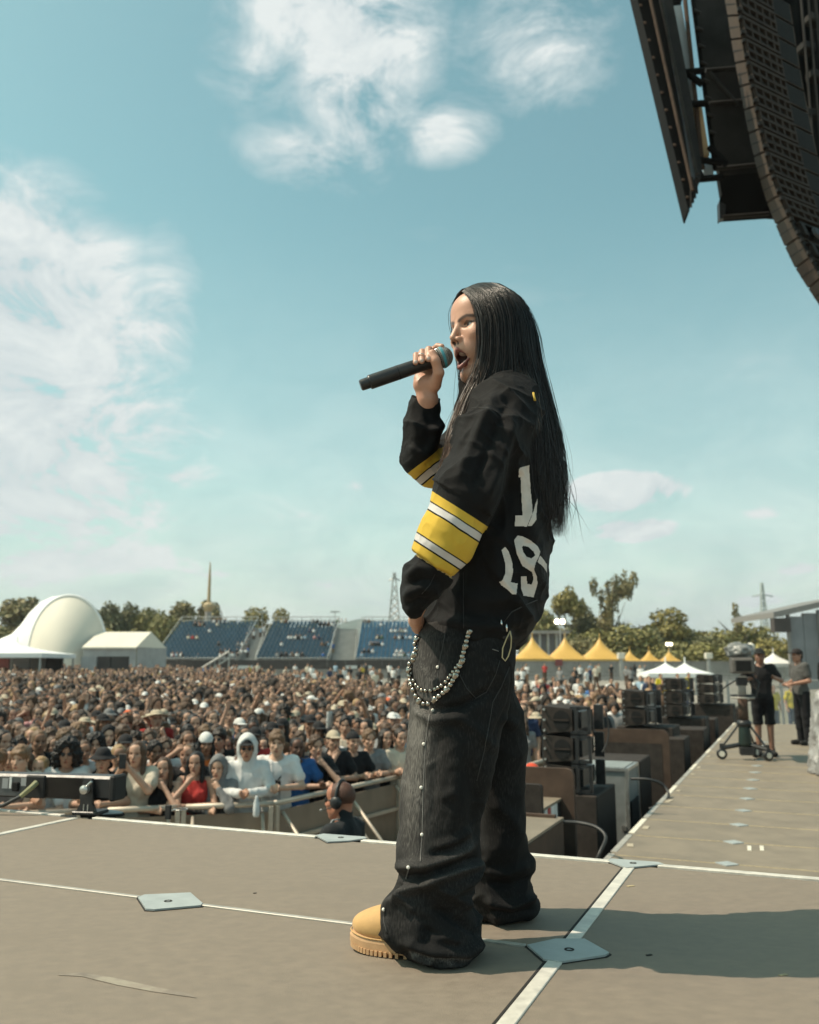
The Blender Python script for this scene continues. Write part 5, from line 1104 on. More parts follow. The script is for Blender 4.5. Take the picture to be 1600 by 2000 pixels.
# ---------------------------------------------------------------- jeans
def jeans_nodes(t, b):
    tc = t.n('ShaderNodeTexCoord'); n1 = t.noise(tc.outputs['Object'], 7, 4, .6); mp = t.n('ShaderNodeMapping'); mp.inputs['Scale'].default_value = (330, 330, 60); t.l(tc.outputs['Object'], mp.inputs[0]); n2 = t.noise(mp.outputs[0], 1.0, 2, .5)
    wear = t.n('ShaderNodeAttribute', attribute_name='wear').outputs['Fac']; f_ = t.m('ADD', t.m('MULTIPLY', wear, .62), t.m('ADD', t.m('MULTIPLY', t.m('SUBTRACT', n1, .5), .55), t.m('MULTIPLY', t.m('SUBTRACT', n2, .5), .8)), clamp=True)
    t.l(t.ramp(f_, [(0, (.014, .0138, .014)), (.40, (.046, .0435, .042)), (1, (.25, .235, .215))]), b.inputs['Base Color'])
    b.inputs['Roughness'].default_value = .85; b.inputs['Specular IOR Level'].default_value = .12; b.inputs['Sheen Weight'].default_value = .0
    bn = t.n('ShaderNodeBump'); bn.inputs['Strength'].default_value = .35; bn.inputs['Distance'].default_value = .0015; t.l(n2, bn.inputs['Height']); t.l(bn.outputs[0], b.inputs['Normal'])
M_jeans = cloth_mat('faded black denim', jeans_nodes)
LEGN = rows([(1215, 822, 1008, -.06, .125), (1300, 804, 1002, -.075, .128), (1370, 800, 988, -.09, .125), (1450, 793, 974, -.10, .12), (1550, 784, 954, -.11, .115), (1620, 779, 942, -.12, .11), (1680, 773, 937, -.125, .105), (1705, 782, 946, -.125, .11), (1735, 768, 928, -.125, .10), (1765, 750, 926, -.13, .10), (1800, 746, 945, -.13, .103), (1835, 752, 951, -.13, .103), (1855, 770, 947, -.13, .097), (1869, 792, 940, -.13, .088)])
LEGF = rows([(1215, 860, 1012, .07, .12), (1300, 870, 1007, .085, .12), (1350, 880, 1003, .10, .12), (1385, 888, 1018, .12, .12), (1450, 900, 1025, .14, .118), (1560, 916, 1021, .16, .11), (1620, 925, 1017, .17, .105), (1690, 916, 1036, .18, .10), (1740, 912, 1041, .19, .10), (1765, 910, 1054, .195, .098), (1778, 914, 1051, .198, .092), (1786, 925, 1038, .20, .085)])
def jeans():
    def f(P): return smin(stack(P, LEGN), stack(P, LEGF), .035)
    V, Q = sdf_mesh(f, (SP(735, 1800, -.2)[0], YP - .27, PZ - .006), (SP(1075, 1800, .2)[0] + .03, YP + .34, SP(900, 1205)[2]), .0045); V = relax(V, Q, 3, .5); N = normals(V, Q); px = to_px(V)
    low = np.clip((px[:, 1] - 1580) / 150, 0, 1)
    V = V + N * (vnoise(V * np.array([7, 7, 5]), 8) * .007 + vnoise(V * np.array([16, 16, 26]), 9) * (.0015 + .004 * low) + ridged(V, (7, 7, 9), 12) * (.006 + .012 * low) + ridged(V, (15, 15, 22), 13) * (.0025 + .005 * low))[:, None]
    fl = [([(806, 1366), (840, 1388), (900, 1380), (965, 1345)], -.013, 10), ([(812, 1385), (845, 1406), (905, 1402)], .010, 12), ([(880, 1395), (930, 1425), (975, 1470)], .006, 12), ([(845, 1400), (880, 1440), (900, 1520)], .005, 18), ([(862, 1420), (850, 1500), (845, 1600)], -.005, 14),
          ([(885, 1505), (895, 1560), (880, 1640)], .006, 18), ([(910, 1480), (930, 1560), (925, 1640)], -.008, 16), ([(800, 1300), (840, 1330), (880, 1330)], .004, 14), ([(960, 1290), (985, 1330), (990, 1400)], .006, 14),
          ([(772, 1692), (830, 1690), (885, 1670), (925, 1648)], .016, 10), ([(790, 1716), (840, 1712), (890, 1694), (940, 1676)], -.018, 9), ([(745, 1778), (790, 1742), (850, 1716), (910, 1694), (948, 1684)], .020, 12), ([(765, 1765), (775, 1740), (785, 1725)], -.012, 8),
          ([(850, 1655), (890, 1640), (925, 1620)], .009, 10), ([(840, 1672), (885, 1656)], -.008, 8), ([(860, 1560), (890, 1545)], .006, 12), ([(800, 1780), (830, 1800), (835, 1850)], -.008, 12), ([(752, 1790), (760, 1830), (790, 1862)], .008, 10),
          ([(870, 1745), (920, 1770), (948, 1800)], .012, 12), ([(840, 1770), (900, 1800), (945, 1830)], -.012, 12), ([(780, 1835), (840, 1858), (910, 1862), (945, 1840)], .014, 11), ([(790, 1856), (850, 1874), (910, 1876)], -.008, 6), ([(800, 1866), (860, 1884), (920, 1880)], .009, 6), ([(855, 1825), (900, 1840)], .008, 9), ([(820, 1818), (870, 1828)], -.007, 8),
          ([(945, 1700), (990, 1705), (1035, 1690)], .010, 10), ([(950, 1725), (1000, 1730), (1040, 1715)], -.010, 9), ([(945, 1758), (1000, 1768), (1050, 1750)], .014, 10), ([(950, 1780), (1000, 1788), (1050, 1775)], -.008, 7), ([(960, 1560), (1000, 1600), (1018, 1640)], .007, 14), ([(980, 1400), (1010, 1420)], .008, 12),
          ([(868, 1240), (856, 1300), (852, 1380)], -.002, 3), ([(838, 1395), (828, 1480), (824, 1630), (820, 1690)], -.0025, 3), ([(1003, 1300), (985, 1380), (950, 1480), (930, 1560)], -.003, 4)]
    fl = [(p_, a_ * 1.35, w_ * .9) for p_, a_, w_ in fl]; V = fold(V, N, fl); V[:, 2] = np.maximum(V[:, 2], PZ + .0025)
    wear = np.clip(1.15 - np.abs(px[:, 0] - np.interp(px[:, 1], [1240, 1450, 1700, 1880], [835, 812, 800, 790])) / 52, 0, 1) * np.clip(1.2 - np.abs(px[:, 1] - 1460) / 330, .1, 1) * (V[:, 1] < YP + .06)
    for poly, wd, a in (([(772, 1692), (830, 1690), (885, 1670), (925, 1648)], 9, .5), ([(745, 1778), (790, 1742), (850, 1716), (910, 1694), (948, 1684)], 8, .55), ([(800, 1862), (860, 1878), (920, 1874)], 7, 1.0), ([(838, 1395), (828, 1480), (824, 1630), (820, 1690)], 3, .5)):
        wear = np.maximum(wear, a * np.exp(-(seg_dist(px, poly)[0] / wd) ** 2) * (V[:, 1] < YP))
    me = mesh_np('jeans', V, Q, M_jeans); vfloat(me, 'wear', np.clip(wear, 0, 1)); return me, V, Q
dm, DV, DQ = jeans(); BVD = BVHTree.FromPolygons([tuple(v) for v in DV], [tuple(q) for q in DQ]); jn = part('jeans', dm)
M_stitch = mat('pale stitching', (.17, .16, .15), .7); M_stitchd = mat('dark stitching', (.03, .029, .028), .7)
for ln, m_, r_ in (([(870, 1238), (858, 1300), (853, 1345), (850, 1378)], M_stitchd, .0016), ([(839, 1396), (832, 1452), (827, 1540), (825, 1632), (821, 1688)], M_stitch, .0017), ([(798, 1697), (792, 1722)], M_stitch, .0016), ([(752, 1775), (750, 1800), (758, 1828)], M_stitchd, .0016),
                   ([(995, 1302), (980, 1340), (962, 1372), (958, 1400), (945, 1470), (930, 1530)], M_stitchd, .0014), ([(898, 1318), (912, 1345), (930, 1364), (950, 1352), (968, 1318), (978, 1285)], M_stitchd, .0014), ([(962, 1268), (980, 1274)], M_stitch, .0013)): surf_line('stitching', ln, BVD, r_, m_, jn)
def sphere_mesh(name, r, m, n=10):
    prof = [(max(1e-4, r * math.sin(math.pi * i / n)), -r * math.cos(math.pi * i / n)) for i in range(n + 1)]; return MB().lathe((0, 0, 0), prof, 12).mesh(name, m, True)
M_pearl = mat('pearl stud', (.78, .74, .66), .25, var=.03); pm = sphere_mesh('pearl_stud', .0042, M_pearl)
for x, y in ((855, 1303), (846, 1387), (828, 1453), (823, 1538), (825, 1630), (798, 1694), (750, 1776)):
    c = cast(BVD, x, y, .001)
    if c is not None: obj('pearl_stud', pm, jn, loc=tuple(c - org))
# ---------------------------------------------------------------- boots
M_nub = mat('wheat nubuck', (.56, .33, .125), .72, var=.07, scale=26, bump=.2, bscale=500, sheen=.15); M_sole = mat('tan rubber sole', (.50, .30, .155), .6, var=.08, scale=30)
def boot_meshes():
    def upper(P):
        d = ell(P, (.078, 0, .056), (.074, .047, .038)); d = smin(d, ell(P, (.02, 0, .062), (.085, .042, .046)), .03); d = smin(d, ell(P, (-.085, 0, .07), (.06, .039, .055)), .03)
        d = smin(d, cone(P, (-.065, 0, .07), (-.07, 0, .17), .047, .05), .04); return smax(d, .026 - P[:, 2], .004)
    V, Q = sdf_mesh(upper, (-.16, -.07, .0), (.17, .07, .2), .004); V = relax(V, Q, 1); up = mesh_np('boot_upper', V, Q, M_nub)
    n = 72; out = []
    for i in range(n):
        a = 2 * math.pi * i / n; ca, sa = math.cos(a), math.sin(a); x = .004 + .152 * np.sign(ca) * abs(ca) ** .82; w_ = .0555 if x > .02 else .047 + .0085 * max(0, 1 - abs(x - .02) / .06); out.append((x, w_ * np.sign(sa) * abs(sa) ** .8))
    mb = MB(); prof = [(.985, .0075), (1.0, .012), (1.0, .027), (.965, .034), (.90, .036)]
    for s, z in prof: mb.v += [(x * s, y * s, z + .010 * max(0, (x - .09) / .07) ** 2) for x, y in out]
    mb.f = [(j * n + i, j * n + (i + 1) % n, (j + 1) * n + (i + 1) % n, (j + 1) * n + i) for j in range(len(prof) - 1) for i in range(n)] + [tuple(range((len(prof) - 1) * n, len(prof) * n)), tuple(range(n - 1, -1, -1))]
    sole = mb.mesh('boot_sole', M_sole); lug = MB()
    for i in range(n):
        x, y = out[i]; ang = math.atan2(out[(i + 1) % n][1] - out[i - 1][1], out[(i + 1) % n][0] - out[i - 1][0]); lift = .010 * max(0, (x - .09) / .07) ** 2
        lug.box((x * .945, y * .945, .0065 + lift), (.0072, .014, .011), ang)
    st = MB().tube([(x * .985, y * .985, .0365 + .010 * max(0, (x - .09) / .07) ** 2) for x, y in out + out[:1]], .0016, 5).mesh('welt_stitch', M_nub, True)
    return up, sole, lug.mesh('boot_lugs', M_sole), st
bu, bs, bl, bst = boot_meshes()
T_ = at_z(689, 1850, PZ)
for (cx, cy, ang, lab) in ((None, None, None, 'tan lug-soled boot showing from under the front trouser leg'), (SP(934, 1770, .2)[0], YP + .2, math.pi - .05, None)):
    if cx is None:
        ang = math.pi - math.atan2(.30, 1.0); cx, cy = T_[0] - .152 * math.cos(ang), T_[1] - .152 * math.sin(ang)
    b = obj('boot', bu, singer, loc=(cx - org[0], cy - org[1], .0015), rot=(0, 0, ang)); b.scale = (1, 1, .98)
    if lab: b['label'] = lab
    for nm, me in (('sole', bs), ('lugs', bl), ('welt_stitch', bst)):
        o = obj(nm, me, b)
        if nm == 'lugs': o['kind'] = 'stuff'
# ---------------------------------------------------------------- hair
def hair_nodes(t, b):
    c = t.n('ShaderNodeAttribute', attribute_name='col').outputs['Color']; t.l(c, b.inputs['Base Color']); b.inputs['Roughness'].default_value = .3; b.inputs['Specular IOR Level'].default_value = .5; b.inputs['Anisotropic'].default_value = .5
M_hair = cloth_mat('glossy black hair', hair_nodes)
def catmull(P, n):
    P = np.asarray(P, float); m = len(P); x = np.linspace(0, m - 1, n); i = np.clip(x.astype(int), 0, m - 2); t = (x - i)[:, None]
    a, b_, c, d = P[np.maximum(i - 1, 0)], P[i], P[i + 1], P[np.minimum(i + 2, m - 1)]
    return .5 * (2 * b_ + (c - a) * t + (2 * a - 5 * b_ + 4 * c - d) * t * t + (3 * b_ - a - 3 * c + d) * t ** 3)
def hair_mesh(name, guides, n, npt, rad, jit, cols, seed, tipfade=.35, thick=.02):
    """strands between neighbouring guides (photo column, photo row, depth offset), each a thin three-sided tube"""
    r = np.random.default_rng(seed); G = [catmull(np.array([SP(*p) for p in g]), npt) for g in guides]; G = np.array(G); ng = len(G); tt = np.linspace(0, 1, npt)
    V = []; C = []
    for s in r.random(n):
        x = s * (ng - 1); i = min(int(x), ng - 2); f_ = x - i; p = G[i] * (1 - f_) + G[i + 1] * f_
        off = r.normal(size=3) * np.array([thick, thick * 1.0, 0]) * .5; ph = r.random(4) * 6.28
        p = p + off * np.clip(tt * 3.0, .05, 1)[:, None] + jit * np.stack([np.sin(tt * 5 + ph[0]) * tt, np.sin(tt * 6 + ph[1]) * tt, np.zeros(npt)], 1) * r.normal() + r.normal(size=3) * np.array([1, 1, 0]) * jit * (tt ** 4)[:, None]
        L = 1 - tipfade * r.random() ** 1.6 * .6; p = p[0] + (catmull(p, npt * 2)[np.linspace(0, (npt * 2 - 1) * L, npt).astype(int)] - p[0])
        d = np.gradient(p, axis=0); d /= np.linalg.norm(d, axis=1, keepdims=True) + 1e-9; a = np.cross(d, r.normal(size=3)); a /= np.linalg.norm(a, axis=1, keepdims=True) + 1e-9; b_ = np.cross(d, a)
        rr = (rad * (.6 + .8 * r.random()) * np.clip((1 - tt) * 5, .12, 1))[:, None]
        V.append(np.stack([p + a * rr, p + (-.5 * a + .866 * b_) * rr, p + (-.5 * a - .866 * b_) * rr], 1).reshape(-1, 3))
        u = r.random(); c = (np.array(cols[0]) * (1 - tt[:, None]) + np.array(cols[1]) * tt[:, None]) * (.65 + .8 * u); C.append(np.repeat(c, 3, 0))
    V = np.concatenate(V); C = np.concatenate(C); one = np.array([[3 * j + k, 3 * j + (k + 1) % 3, 3 * j + 3 + (k + 1) % 3, 3 * j + 3 + k] for j in range(npt - 1) for k in range(3)])
    Q = (np.arange(n)[:, None, None] * npt * 3 + one[None]).reshape(-1, 4); me = mesh_np(name, V, Q, M_hair); vcol(me, 'col', C); return me
BK, BR = (.010, .008, .0075), (.030, .018, .014)
def hair_cap():
    def f(P):
        L = w2h(P); d = ell(L, (-.014, 0, .028), (.110, .088, .100))
        d = smin(d, ell(L, (-.05, 0, -.03), (.075, .082, .09)), .03)
        d = smax(d, -ell(L, (.118, .010, -.055), (.098, .082, .150)), .008)
        for pts in ([(985, 640, -.055, .042), (990, 720, -.050, .040), (1022, 790, -.04, .036), (1050, 880, -.025, .028), (1066, 960, -.015, .018)], [(1000, 640, .03, .05), (1010, 720, .03, .045), (1042, 800, .02, .036), (1066, 900, 0, .026), (1074, 980, 0, .014)],
                    [(955, 640, -.085, .022), (952, 700, -.088, .022), (938, 750, -.095, .022), (912, 810, -.11, .02), (892, 860, -.115, .014)], [(925, 690, .05, .022), (918, 745, .02, .030), (908, 800, -.02, .030), (900, 850, -.05, .025)]):
            d = smin(d, schain(P, pts, .02), .02)
        return d
    V, Q = sdf_mesh(f, (SP(870, 700)[0], YP - .20, SP(900, 1000)[2]), (SP(1110, 700)[0], YP + .16, SP(900, 535)[2]), .005); V = relax(V, Q, 2); N = normals(V, Q); me = mesh_np('hair', V - N * .004, Q, mat('hair base', (.009, .0075, .007), .8, spec=.08)); vcol(me, 'col', np.tile(np.array(BK) * .8, (len(V), 1))); return me
hair = part('hair', hair_cap())
NEAR = [[(903, 569, -.062), (922, 585, -.088), (939, 620, -.106), (946, 665, -.113), (940, 715, -.112), (917, 765, -.118), (893, 830, -.14), (878, 890, -.15), (866, 935, -.14)],
        [(910, 563, -.052), (932, 578, -.090), (949, 615, -.112), (955, 668, -.118), (948, 722, -.116), (928, 770, -.122), (905, 832, -.15), (888, 892, -.155), (876, 940, -.14)],
        [(922, 557, -.042), (948, 572, -.092), (962, 615, -.116), (964, 672, -.120), (960, 728, -.116), (942, 776, -.124), (916, 834, -.16), (897, 890, -.16), (884, 935, -.15)],
        [(934, 553, -.034), (962, 568, -.092), (980, 615, -.114), (983, 675, -.116), (982, 735, -.112), (968, 780, -.140), (938, 836, -.19), (915, 886, -.20), (897, 925, -.20)],
        [(944, 552, -.026), (976, 568, -.086), (996, 615, -.106), (1000, 680, -.108), (1005, 735, -.118), (1014, 775, -.150), (1018, 810, -.172), (1020, 840, -.18), (1021, 870, -.18)],
        [(952, 552, -.020), (986, 570, -.076), (1010, 618, -.094), (1016, 680, -.096), (1028, 740, -.10), (1044, 800, -.12), (1050, 880, -.135), (1052, 950, -.14), (1054, 1000, -.14)],
        [(962, 552, -.012), (1000, 574, -.060), (1024, 625, -.074), (1031, 690, -.078), (1046, 755, -.080), (1062, 830, -.09), (1070, 920, -.095), (1074, 1000, -.095), (1078, 1050, -.09)],
        [(970, 553, -.004), (1010, 580, -.036), (1034, 635, -.046), (1042, 700, -.050), (1060, 775, -.050), (1078, 850, -.055), (1088, 930, -.055), (1090, 1005, -.055), (1090, 1058, -.05)],
        [(976, 554, .006), (1016, 584, 0), (1040, 645, -.004), (1049, 715, -.006), (1070, 790, -.008), (1090, 865, -.01), (1097, 940, -.01), (1097, 1000, -.01), (1094, 1045, -.01)]]
FAR = [[(903, 565, -.045), (893, 586, .0), (889, 612, .022), (893, 650, .04), (908, 720, .045), (908, 780, .02), (902, 840, 0), (895, 890, 0)],
       [(905, 564, -.045), (900, 575, .02), (905, 620, .055), (912, 690, .065), (915, 760, .04), (910, 830, .01), (900, 890, 0), (890, 930, 0)],
       [(940, 553, -.02), (955, 575, .07), (960, 640, .085), (965, 720, .085), (985, 800, .09), (1010, 880, .08), (1030, 960, .06), (1040, 1020, .05)],
       [(975, 554, .005), (1010, 580, .045), (1030, 645, .055), (1040, 715, .055), (1062, 790, .05), (1084, 870, .03), (1092, 950, .02), (1094, 1030, .02)]]
part('hair_strands', hair_mesh('hair_strands', NEAR, 7000, 18, .00055, .007, (BK, BR), 1, .75, .016), hair); part('hair_strands', hair_mesh('hair_strands', FAR, 1500, 14, .0007, .006, (BK, BR), 2, .3, .014), hair)
FRONT = [[(934, 700, -.125), (925, 745, -.125), (905, 800, -.135), (885, 860, -.155), (872, 915, -.15), (866, 940, -.14)], [(950, 700, -.13), (938, 752, -.13), (918, 805, -.15), (898, 862, -.18), (882, 915, -.175), (874, 945, -.16)]]
part('front_lock', hair_mesh('front_lock', FRONT, 800, 14, .0007, .010, ((.05, .032, .023), (.17, .105, .075)), 3, .3, .014), hair)
SHO = [[(1000, 700, -.115), (1008, 738, -.13), (1014, 775, -.16), (1012, 815, -.185), (1010, 850, -.19)], [(1022, 710, -.105), (1034, 745, -.12), (1040, 780, -.148), (1040, 815, -.165), (1036, 850, -.17)]]
part('shoulder_lock', hair_mesh('shoulder_lock', SHO, 420, 12, .0007, .012, ((.025, .018, .014), (.18, .125, .09)), 4, .5, .012), hair)
STRAY = [[(1030, 640, -.05), (1055, 760, -.05), (1090, 880, -.04), (1104, 960, -.03), (1102, 1050, -.02)], [(1000, 600, -.08), (1040, 760, -.1), (1070, 900, -.12), (1090, 1000, -.12), (1086, 1085, -.10)], [(905, 600, 0), (900, 700, .03), (898, 780, .04), (890, 850, .03), (885, 900, .02)]]
part('stray_strands', hair_mesh('stray_strands', STRAY, 130, 18, .00042, .03, (BK, BR), 6, .4, .03), hair)
# ---------------------------------------------------------------- microphone
def mic():
    DY = -.078; A, B_ = SP(704, 753, DY - .012), SP(864, 698, DY); ax = (B_ - A) / np.linalg.norm(B_ - A); L = np.linalg.norm(B_ - A); rot = Vector(ax).to_track_quat('Z', 'Y').to_matrix().to_4x4(); MT = Matrix.Translation(Vector(A)) @ rot
    t = thing('microphone', 'black wireless microphone with silver ball grille in the singer\'s hand', 'microphone', tuple(A)); T0 = Matrix.Translation(-Vector(A))
    M_mic = mat('satin black metal', (.028, .028, .03), .33, metal=.2, var=.1, scale=40); M_ball = mat('grille wire', (.62, .61, .58), .35, metal=.8, var=.1, scale=60); M_ring = mat('blue ring', (.06, .26, .31), .4)
    def la(name, prof, m, par=t, n=24): return MB().lathe((0, 0, 0), prof, n, T0 @ MT).obj(name, m, par, smooth=False)
    la('antenna_cap', [(.0125, 0), (.0150, .003), (.0155, .012), (.0155, .026)], M_mic); b = la('handle', [(.0185, .0255), (.0195, .028), (.0195, .105), (.0192, .1065), (.0195, .108), (.0188, .16), (.0180, L - .045), (.0205, L - .030), (.0215, L - .026)], M_mic)
    la('switch_ring', [(.0198, .106), (.0199, .1075)], M_hole, b); la('core', [(.020, L - .028), (.0255, L - .01), (.0255, L + .01), (.018, L + .022), (.006, L + .026)], M_hole)
    mb = MB(); R_ = .0285; n = 34; mm = 16
    def pt(i, j, rr=R_): ph = -1.15 + (math.pi / 2 + 1.12) * j / mm; return Vector((rr * math.cos(ph) * math.cos(2 * math.pi * i / n), rr * math.cos(ph) * math.sin(2 * math.pi * i / n), L + rr * math.sin(ph)))
    M4 = T0 @ MT
    for j in range(mm + 1): mb.tube([tuple(M4 @ pt(i, j)) for i in range(n + 1)], .00062, 4, False)
    for i in range(n): mb.tube([tuple(M4 @ pt(i + (.5 if k % 2 else 0) * 0, k)) for k in range(mm + 1)], .00062, 4, False)
    mb.obj('ball_grille', M_ball, t); la('grille_band', [(.0283, L - .004), (.0298, L - .0035), (.0300, L), (.0298, L + .0035), (.0283, L + .004)], M_ring); la('inner_foam', [(.012, L - .024), (.0262, L - .008), (.027, L), (.0262, L + .009), (.019, L + .020), (.004, L + .0268)], mat('grille foam', (.20, .205, .20), .8, var=.3, scale=300))
mic()
# rings and bracelet
M_silver = mat('silver', (.75, .72, .68), .22, metal=1.0, var=.05)
def ring(c, ax, r, th, name, label, cat):
    ax = Vector(ax).normalized(); q = ax.to_track_quat('Z', 'Y').to_matrix(); P = [Vector(c) + q @ Vector((r * math.cos(a), r * math.sin(a), 0)) for a in [6.2832 * i / 20 for i in range(21)]]
    part(name, MB().tube(P, th, 6, False).mesh(name, M_silver, True))
ring(SP(824, 696, -.10), (.2, .5, 1), .0096, .0016, 'finger_ring', None, None); ring(SP(834, 789, -.03), (0.1, .5, 1), .0262, .0016, 'bracelet', None, None); ring(SP(833, 794, -.026), (-.1, .4, 1), .0268, .0013, 'bracelet', None, None)
# ---------------------------------------------------------------- wallet chain, bodypack
def wallet_chain():
    c0 = cast(BVD, 914, 1262, .006); t = thing('wallet_chain', 'silver chain of skull and ball beads hanging in two loops on the jeans', 'chain', tuple(c0)); o_ = np.array(t.location)
    M_chr = mat('chrome bead', (.40, .36, .31), .2, metal=1.0, var=.06, scale=120); sm = sphere_mesh('bead', 1.0, M_chr, 8)
    sk = MB(); sk.lathe((0, 0, 0), [(.3, -1.15), (.72, -.95), (.78, -.45), (1.0, 0.0), (1.0, .5), (.7, .95), (.2, 1.12)], 12)
    for x in (-.4, .4): sk.lathe((x, -.88, .18), [(.02, -.26), (.24, -.18), (.30, 0), (.24, .18), (.02, .26)], 8)
    skm = sk.mesh('skull_bead', M_chr, True)
    def run(px, r, skull=()):
        P = []
        for a, b_ in zip(px[:-1], px[1:]):
            for k in range(20): P.append((a[0] + (b_[0] - a[0]) * k / 20, a[1] + (b_[1] - a[1]) * k / 20))
        last = None; i = 0
        for x, y in P:
            if last and math.hypot(x - last[0], y - last[1]) < (2 * r / .00132) * (.92 if i % 4 else 1.15): continue
            c = cast(BVD, x, y, r * 1.05)
            if c is None: c = SP(x, y, -.20)
            big = skull and (i % skull[0] == 0); s = r * (1.25 if big else 1.0)
            o = obj('skull_bead' if big else 'bead', skm if big else sm, t, loc=tuple(c - o_), scale=(s, s, s), rot=(.3 * math.sin(i), .5 * math.cos(i * 2.1), .4 * math.sin(i * 1.7))); last = (x, y); i += 1
    run([(917, 1236), (912, 1250), (908, 1268), (904, 1285), (898, 1305), (890, 1322), (880, 1340), (866, 1356), (850, 1368), (840, 1373), (828, 1370), (818, 1360), (810, 1345), (806, 1328), (804, 1310), (806, 1292), (810, 1275), (816, 1258), (820, 1246)], .0066, (3,))
    run([(906, 1288), (893, 1302), (883, 1318), (870, 1334), (855, 1345), (843, 1350), (828, 1349), (817, 1340), (809, 1322)], .0052)
    bp = part('bodypack', MB().box(tuple(SP(988, 1236, -.165)), (.03, .014, .03), .4, .004).mesh('bodypack', M_blackp), jn)
    for x, y in ((972, 1216), (979, 1210), (989, 1218)): part('antenna_stub', MB().tube([SP(x, y, -.185), SP(x + 1, y + 16, -.185)], .0028, 7).mesh('antenna_stub', M_silver, True), jn)
    M_gold = mat('braided gold cord', (.55, .45, .26), .45, metal=.4); lp = [(996, 1232), (999, 1245), (998, 1265), (993, 1282), (987, 1291), (981, 1284), (982, 1266), (990, 1246), (996, 1234)]
    part('cord_loop', MB().tube([SP(x, y, -.19) for x, y in lp], .0018, 6).mesh('cord_loop', M_gold, True), jn)
    part('pack_wire', MB().tube([SP(985, 1215, -.19), SP(1000, 1195, -.2), SP(1030, 1180, -.17), SP(1056, 1169, -.10)], .0012, 5).mesh('pack_wire', M_cable, True), jersey)
wallet_chain()
# ================================================================ people in the crowd and the crew
def pmat(name, rough, sheen=0.0, use_attr=False, bump=.15, bscale=90, spec=.4):
    m = bpy.data.materials.new(name); m.use_nodes = True; t = NT(m.node_tree); b = t.n('ShaderNodeBsdfPrincipled'); o = t.n('ShaderNodeOutputMaterial'); t.l(b.outputs[0], o.inputs[0])
    c = t.n('ShaderNodeObjectInfo').outputs['Color']
    if use_attr: c = t.mix(1.0, c, t.n('ShaderNodeAttribute', attribute_name='col').outputs['Color'], 'MULTIPLY')
    tc = t.n('ShaderNodeTexCoord'); nz = t.noise(tc.outputs['Object'], 13, 4); c = t.mix(1.0, c, t.ramp(nz, [(.3, (.8, .8, .8)), (.7, (1, 1, 1))]), 'MULTIPLY'); t.l(c, b.inputs['Base Color'])
    b.inputs['Roughness'].default_value = rough; b.inputs['Sheen Weight'].default_value = sheen; b.inputs['Specular IOR Level'].default_value = spec
    bn = t.n('ShaderNodeBump'); bn.inputs['Strength'].default_value = bump; bn.inputs['Distance'].default_value = .004; t.l(t.noise(tc.outputs['Object'], bscale, 3), bn.inputs['Height']); t.l(bn.outputs[0], b.inputs['Normal']); return m
M_pskin = pmat('crowd skin', .5, 0, True, .05); M_pcloth = pmat('crowd cloth', .85, .05, False, .3, 60, .2); M_phair = pmat('crowd hair', .5, 0, False, .8, 130, .35)
HPOS = np.array([0, -.025, 1.625]); HB = np.array([[0, 1, 0], [-1, 0, 0], [0, 0, 1]], float)     # head-local -> person: fwd = -y, left = +x
def hl(P): return (P - HPOS) @ HB
def lh(L): return L @ HB.T + HPOS
POSES = {'down': [((.235, .03, 1.15), (.235, -.07, .91))] * 2,
         'rail': [((.27, -.10, 1.19), (.03, -.36, 1.215))] * 2,
         'rail_wide': [((.28, -.12, 1.20), (.20, -.40, 1.22))] * 2,
         'chin': [((.20, -.30, 1.22), (.05, -.20, 1.42)), ((.26, -.12, 1.18), (.02, -.34, 1.20))],
         'phone': [((.21, -.22, 1.28), (.045, -.33, 1.50))] * 2,
         'one_up': [((.30, -.06, 1.66), (.24, -.14, 1.92)), ((.235, .03, 1.15), (.235, -.07, .91))],
         'shade': [((.34, -.10, 1.50), (.10, -.15, 1.665)), ((.235, .03, 1.15), (.20, -.12, .92))],
         'two_up': [((.30, -.12, 1.60), (.13, -.20, 1.82))] * 2,
         'read': [((.22, .03, 1.16), (.07, -.24, 1.10))] * 2,
         'operate': [((.31, -.02, 1.22), (.17, -.30, 1.27))] * 2}
MIR = {'shade_r': 'shade', 'one_up_r': 'one_up', 'chin_r': 'chin'}
def arms(pose):
    a = POSES[MIR.get(pose, pose)]
    if pose in MIR: a = a[::-1]
    out = []
    for s, (e, w_) in zip((1, -1), a): out.append((np.array([s * .175, .0, 1.425]), np.array([s * e[0], e[1], e[2]]), np.array([s * w_[0], w_[1], w_[2]])))
    return out
def torso_sdf(P, fem):
    d = ell(P, (0, .0, 1.27), (.165 - .012 * fem, .105, .20)); d = smin(d, ell(P, (0, 0, 1.05), (.145 - .02 * fem, .10, .2)), .06); d = smin(d, ell(P, (0, .01, .94), (.16, .11, .13)), .05)
    d = smin(d, cone(P, (.155, .005, 1.425), (-.155, .005, 1.425), .052, .052), .05); d = smin(d, cone(P, (0, .015, 1.40), (0, -.005, 1.53), .056, .05), .04)
    if fem: d = smin(d, ell(np.stack([np.abs(P[:, 0]), P[:, 1], P[:, 2]], 1), (.075, -.085, 1.27), (.06, .05, .06)), .03)
    return d
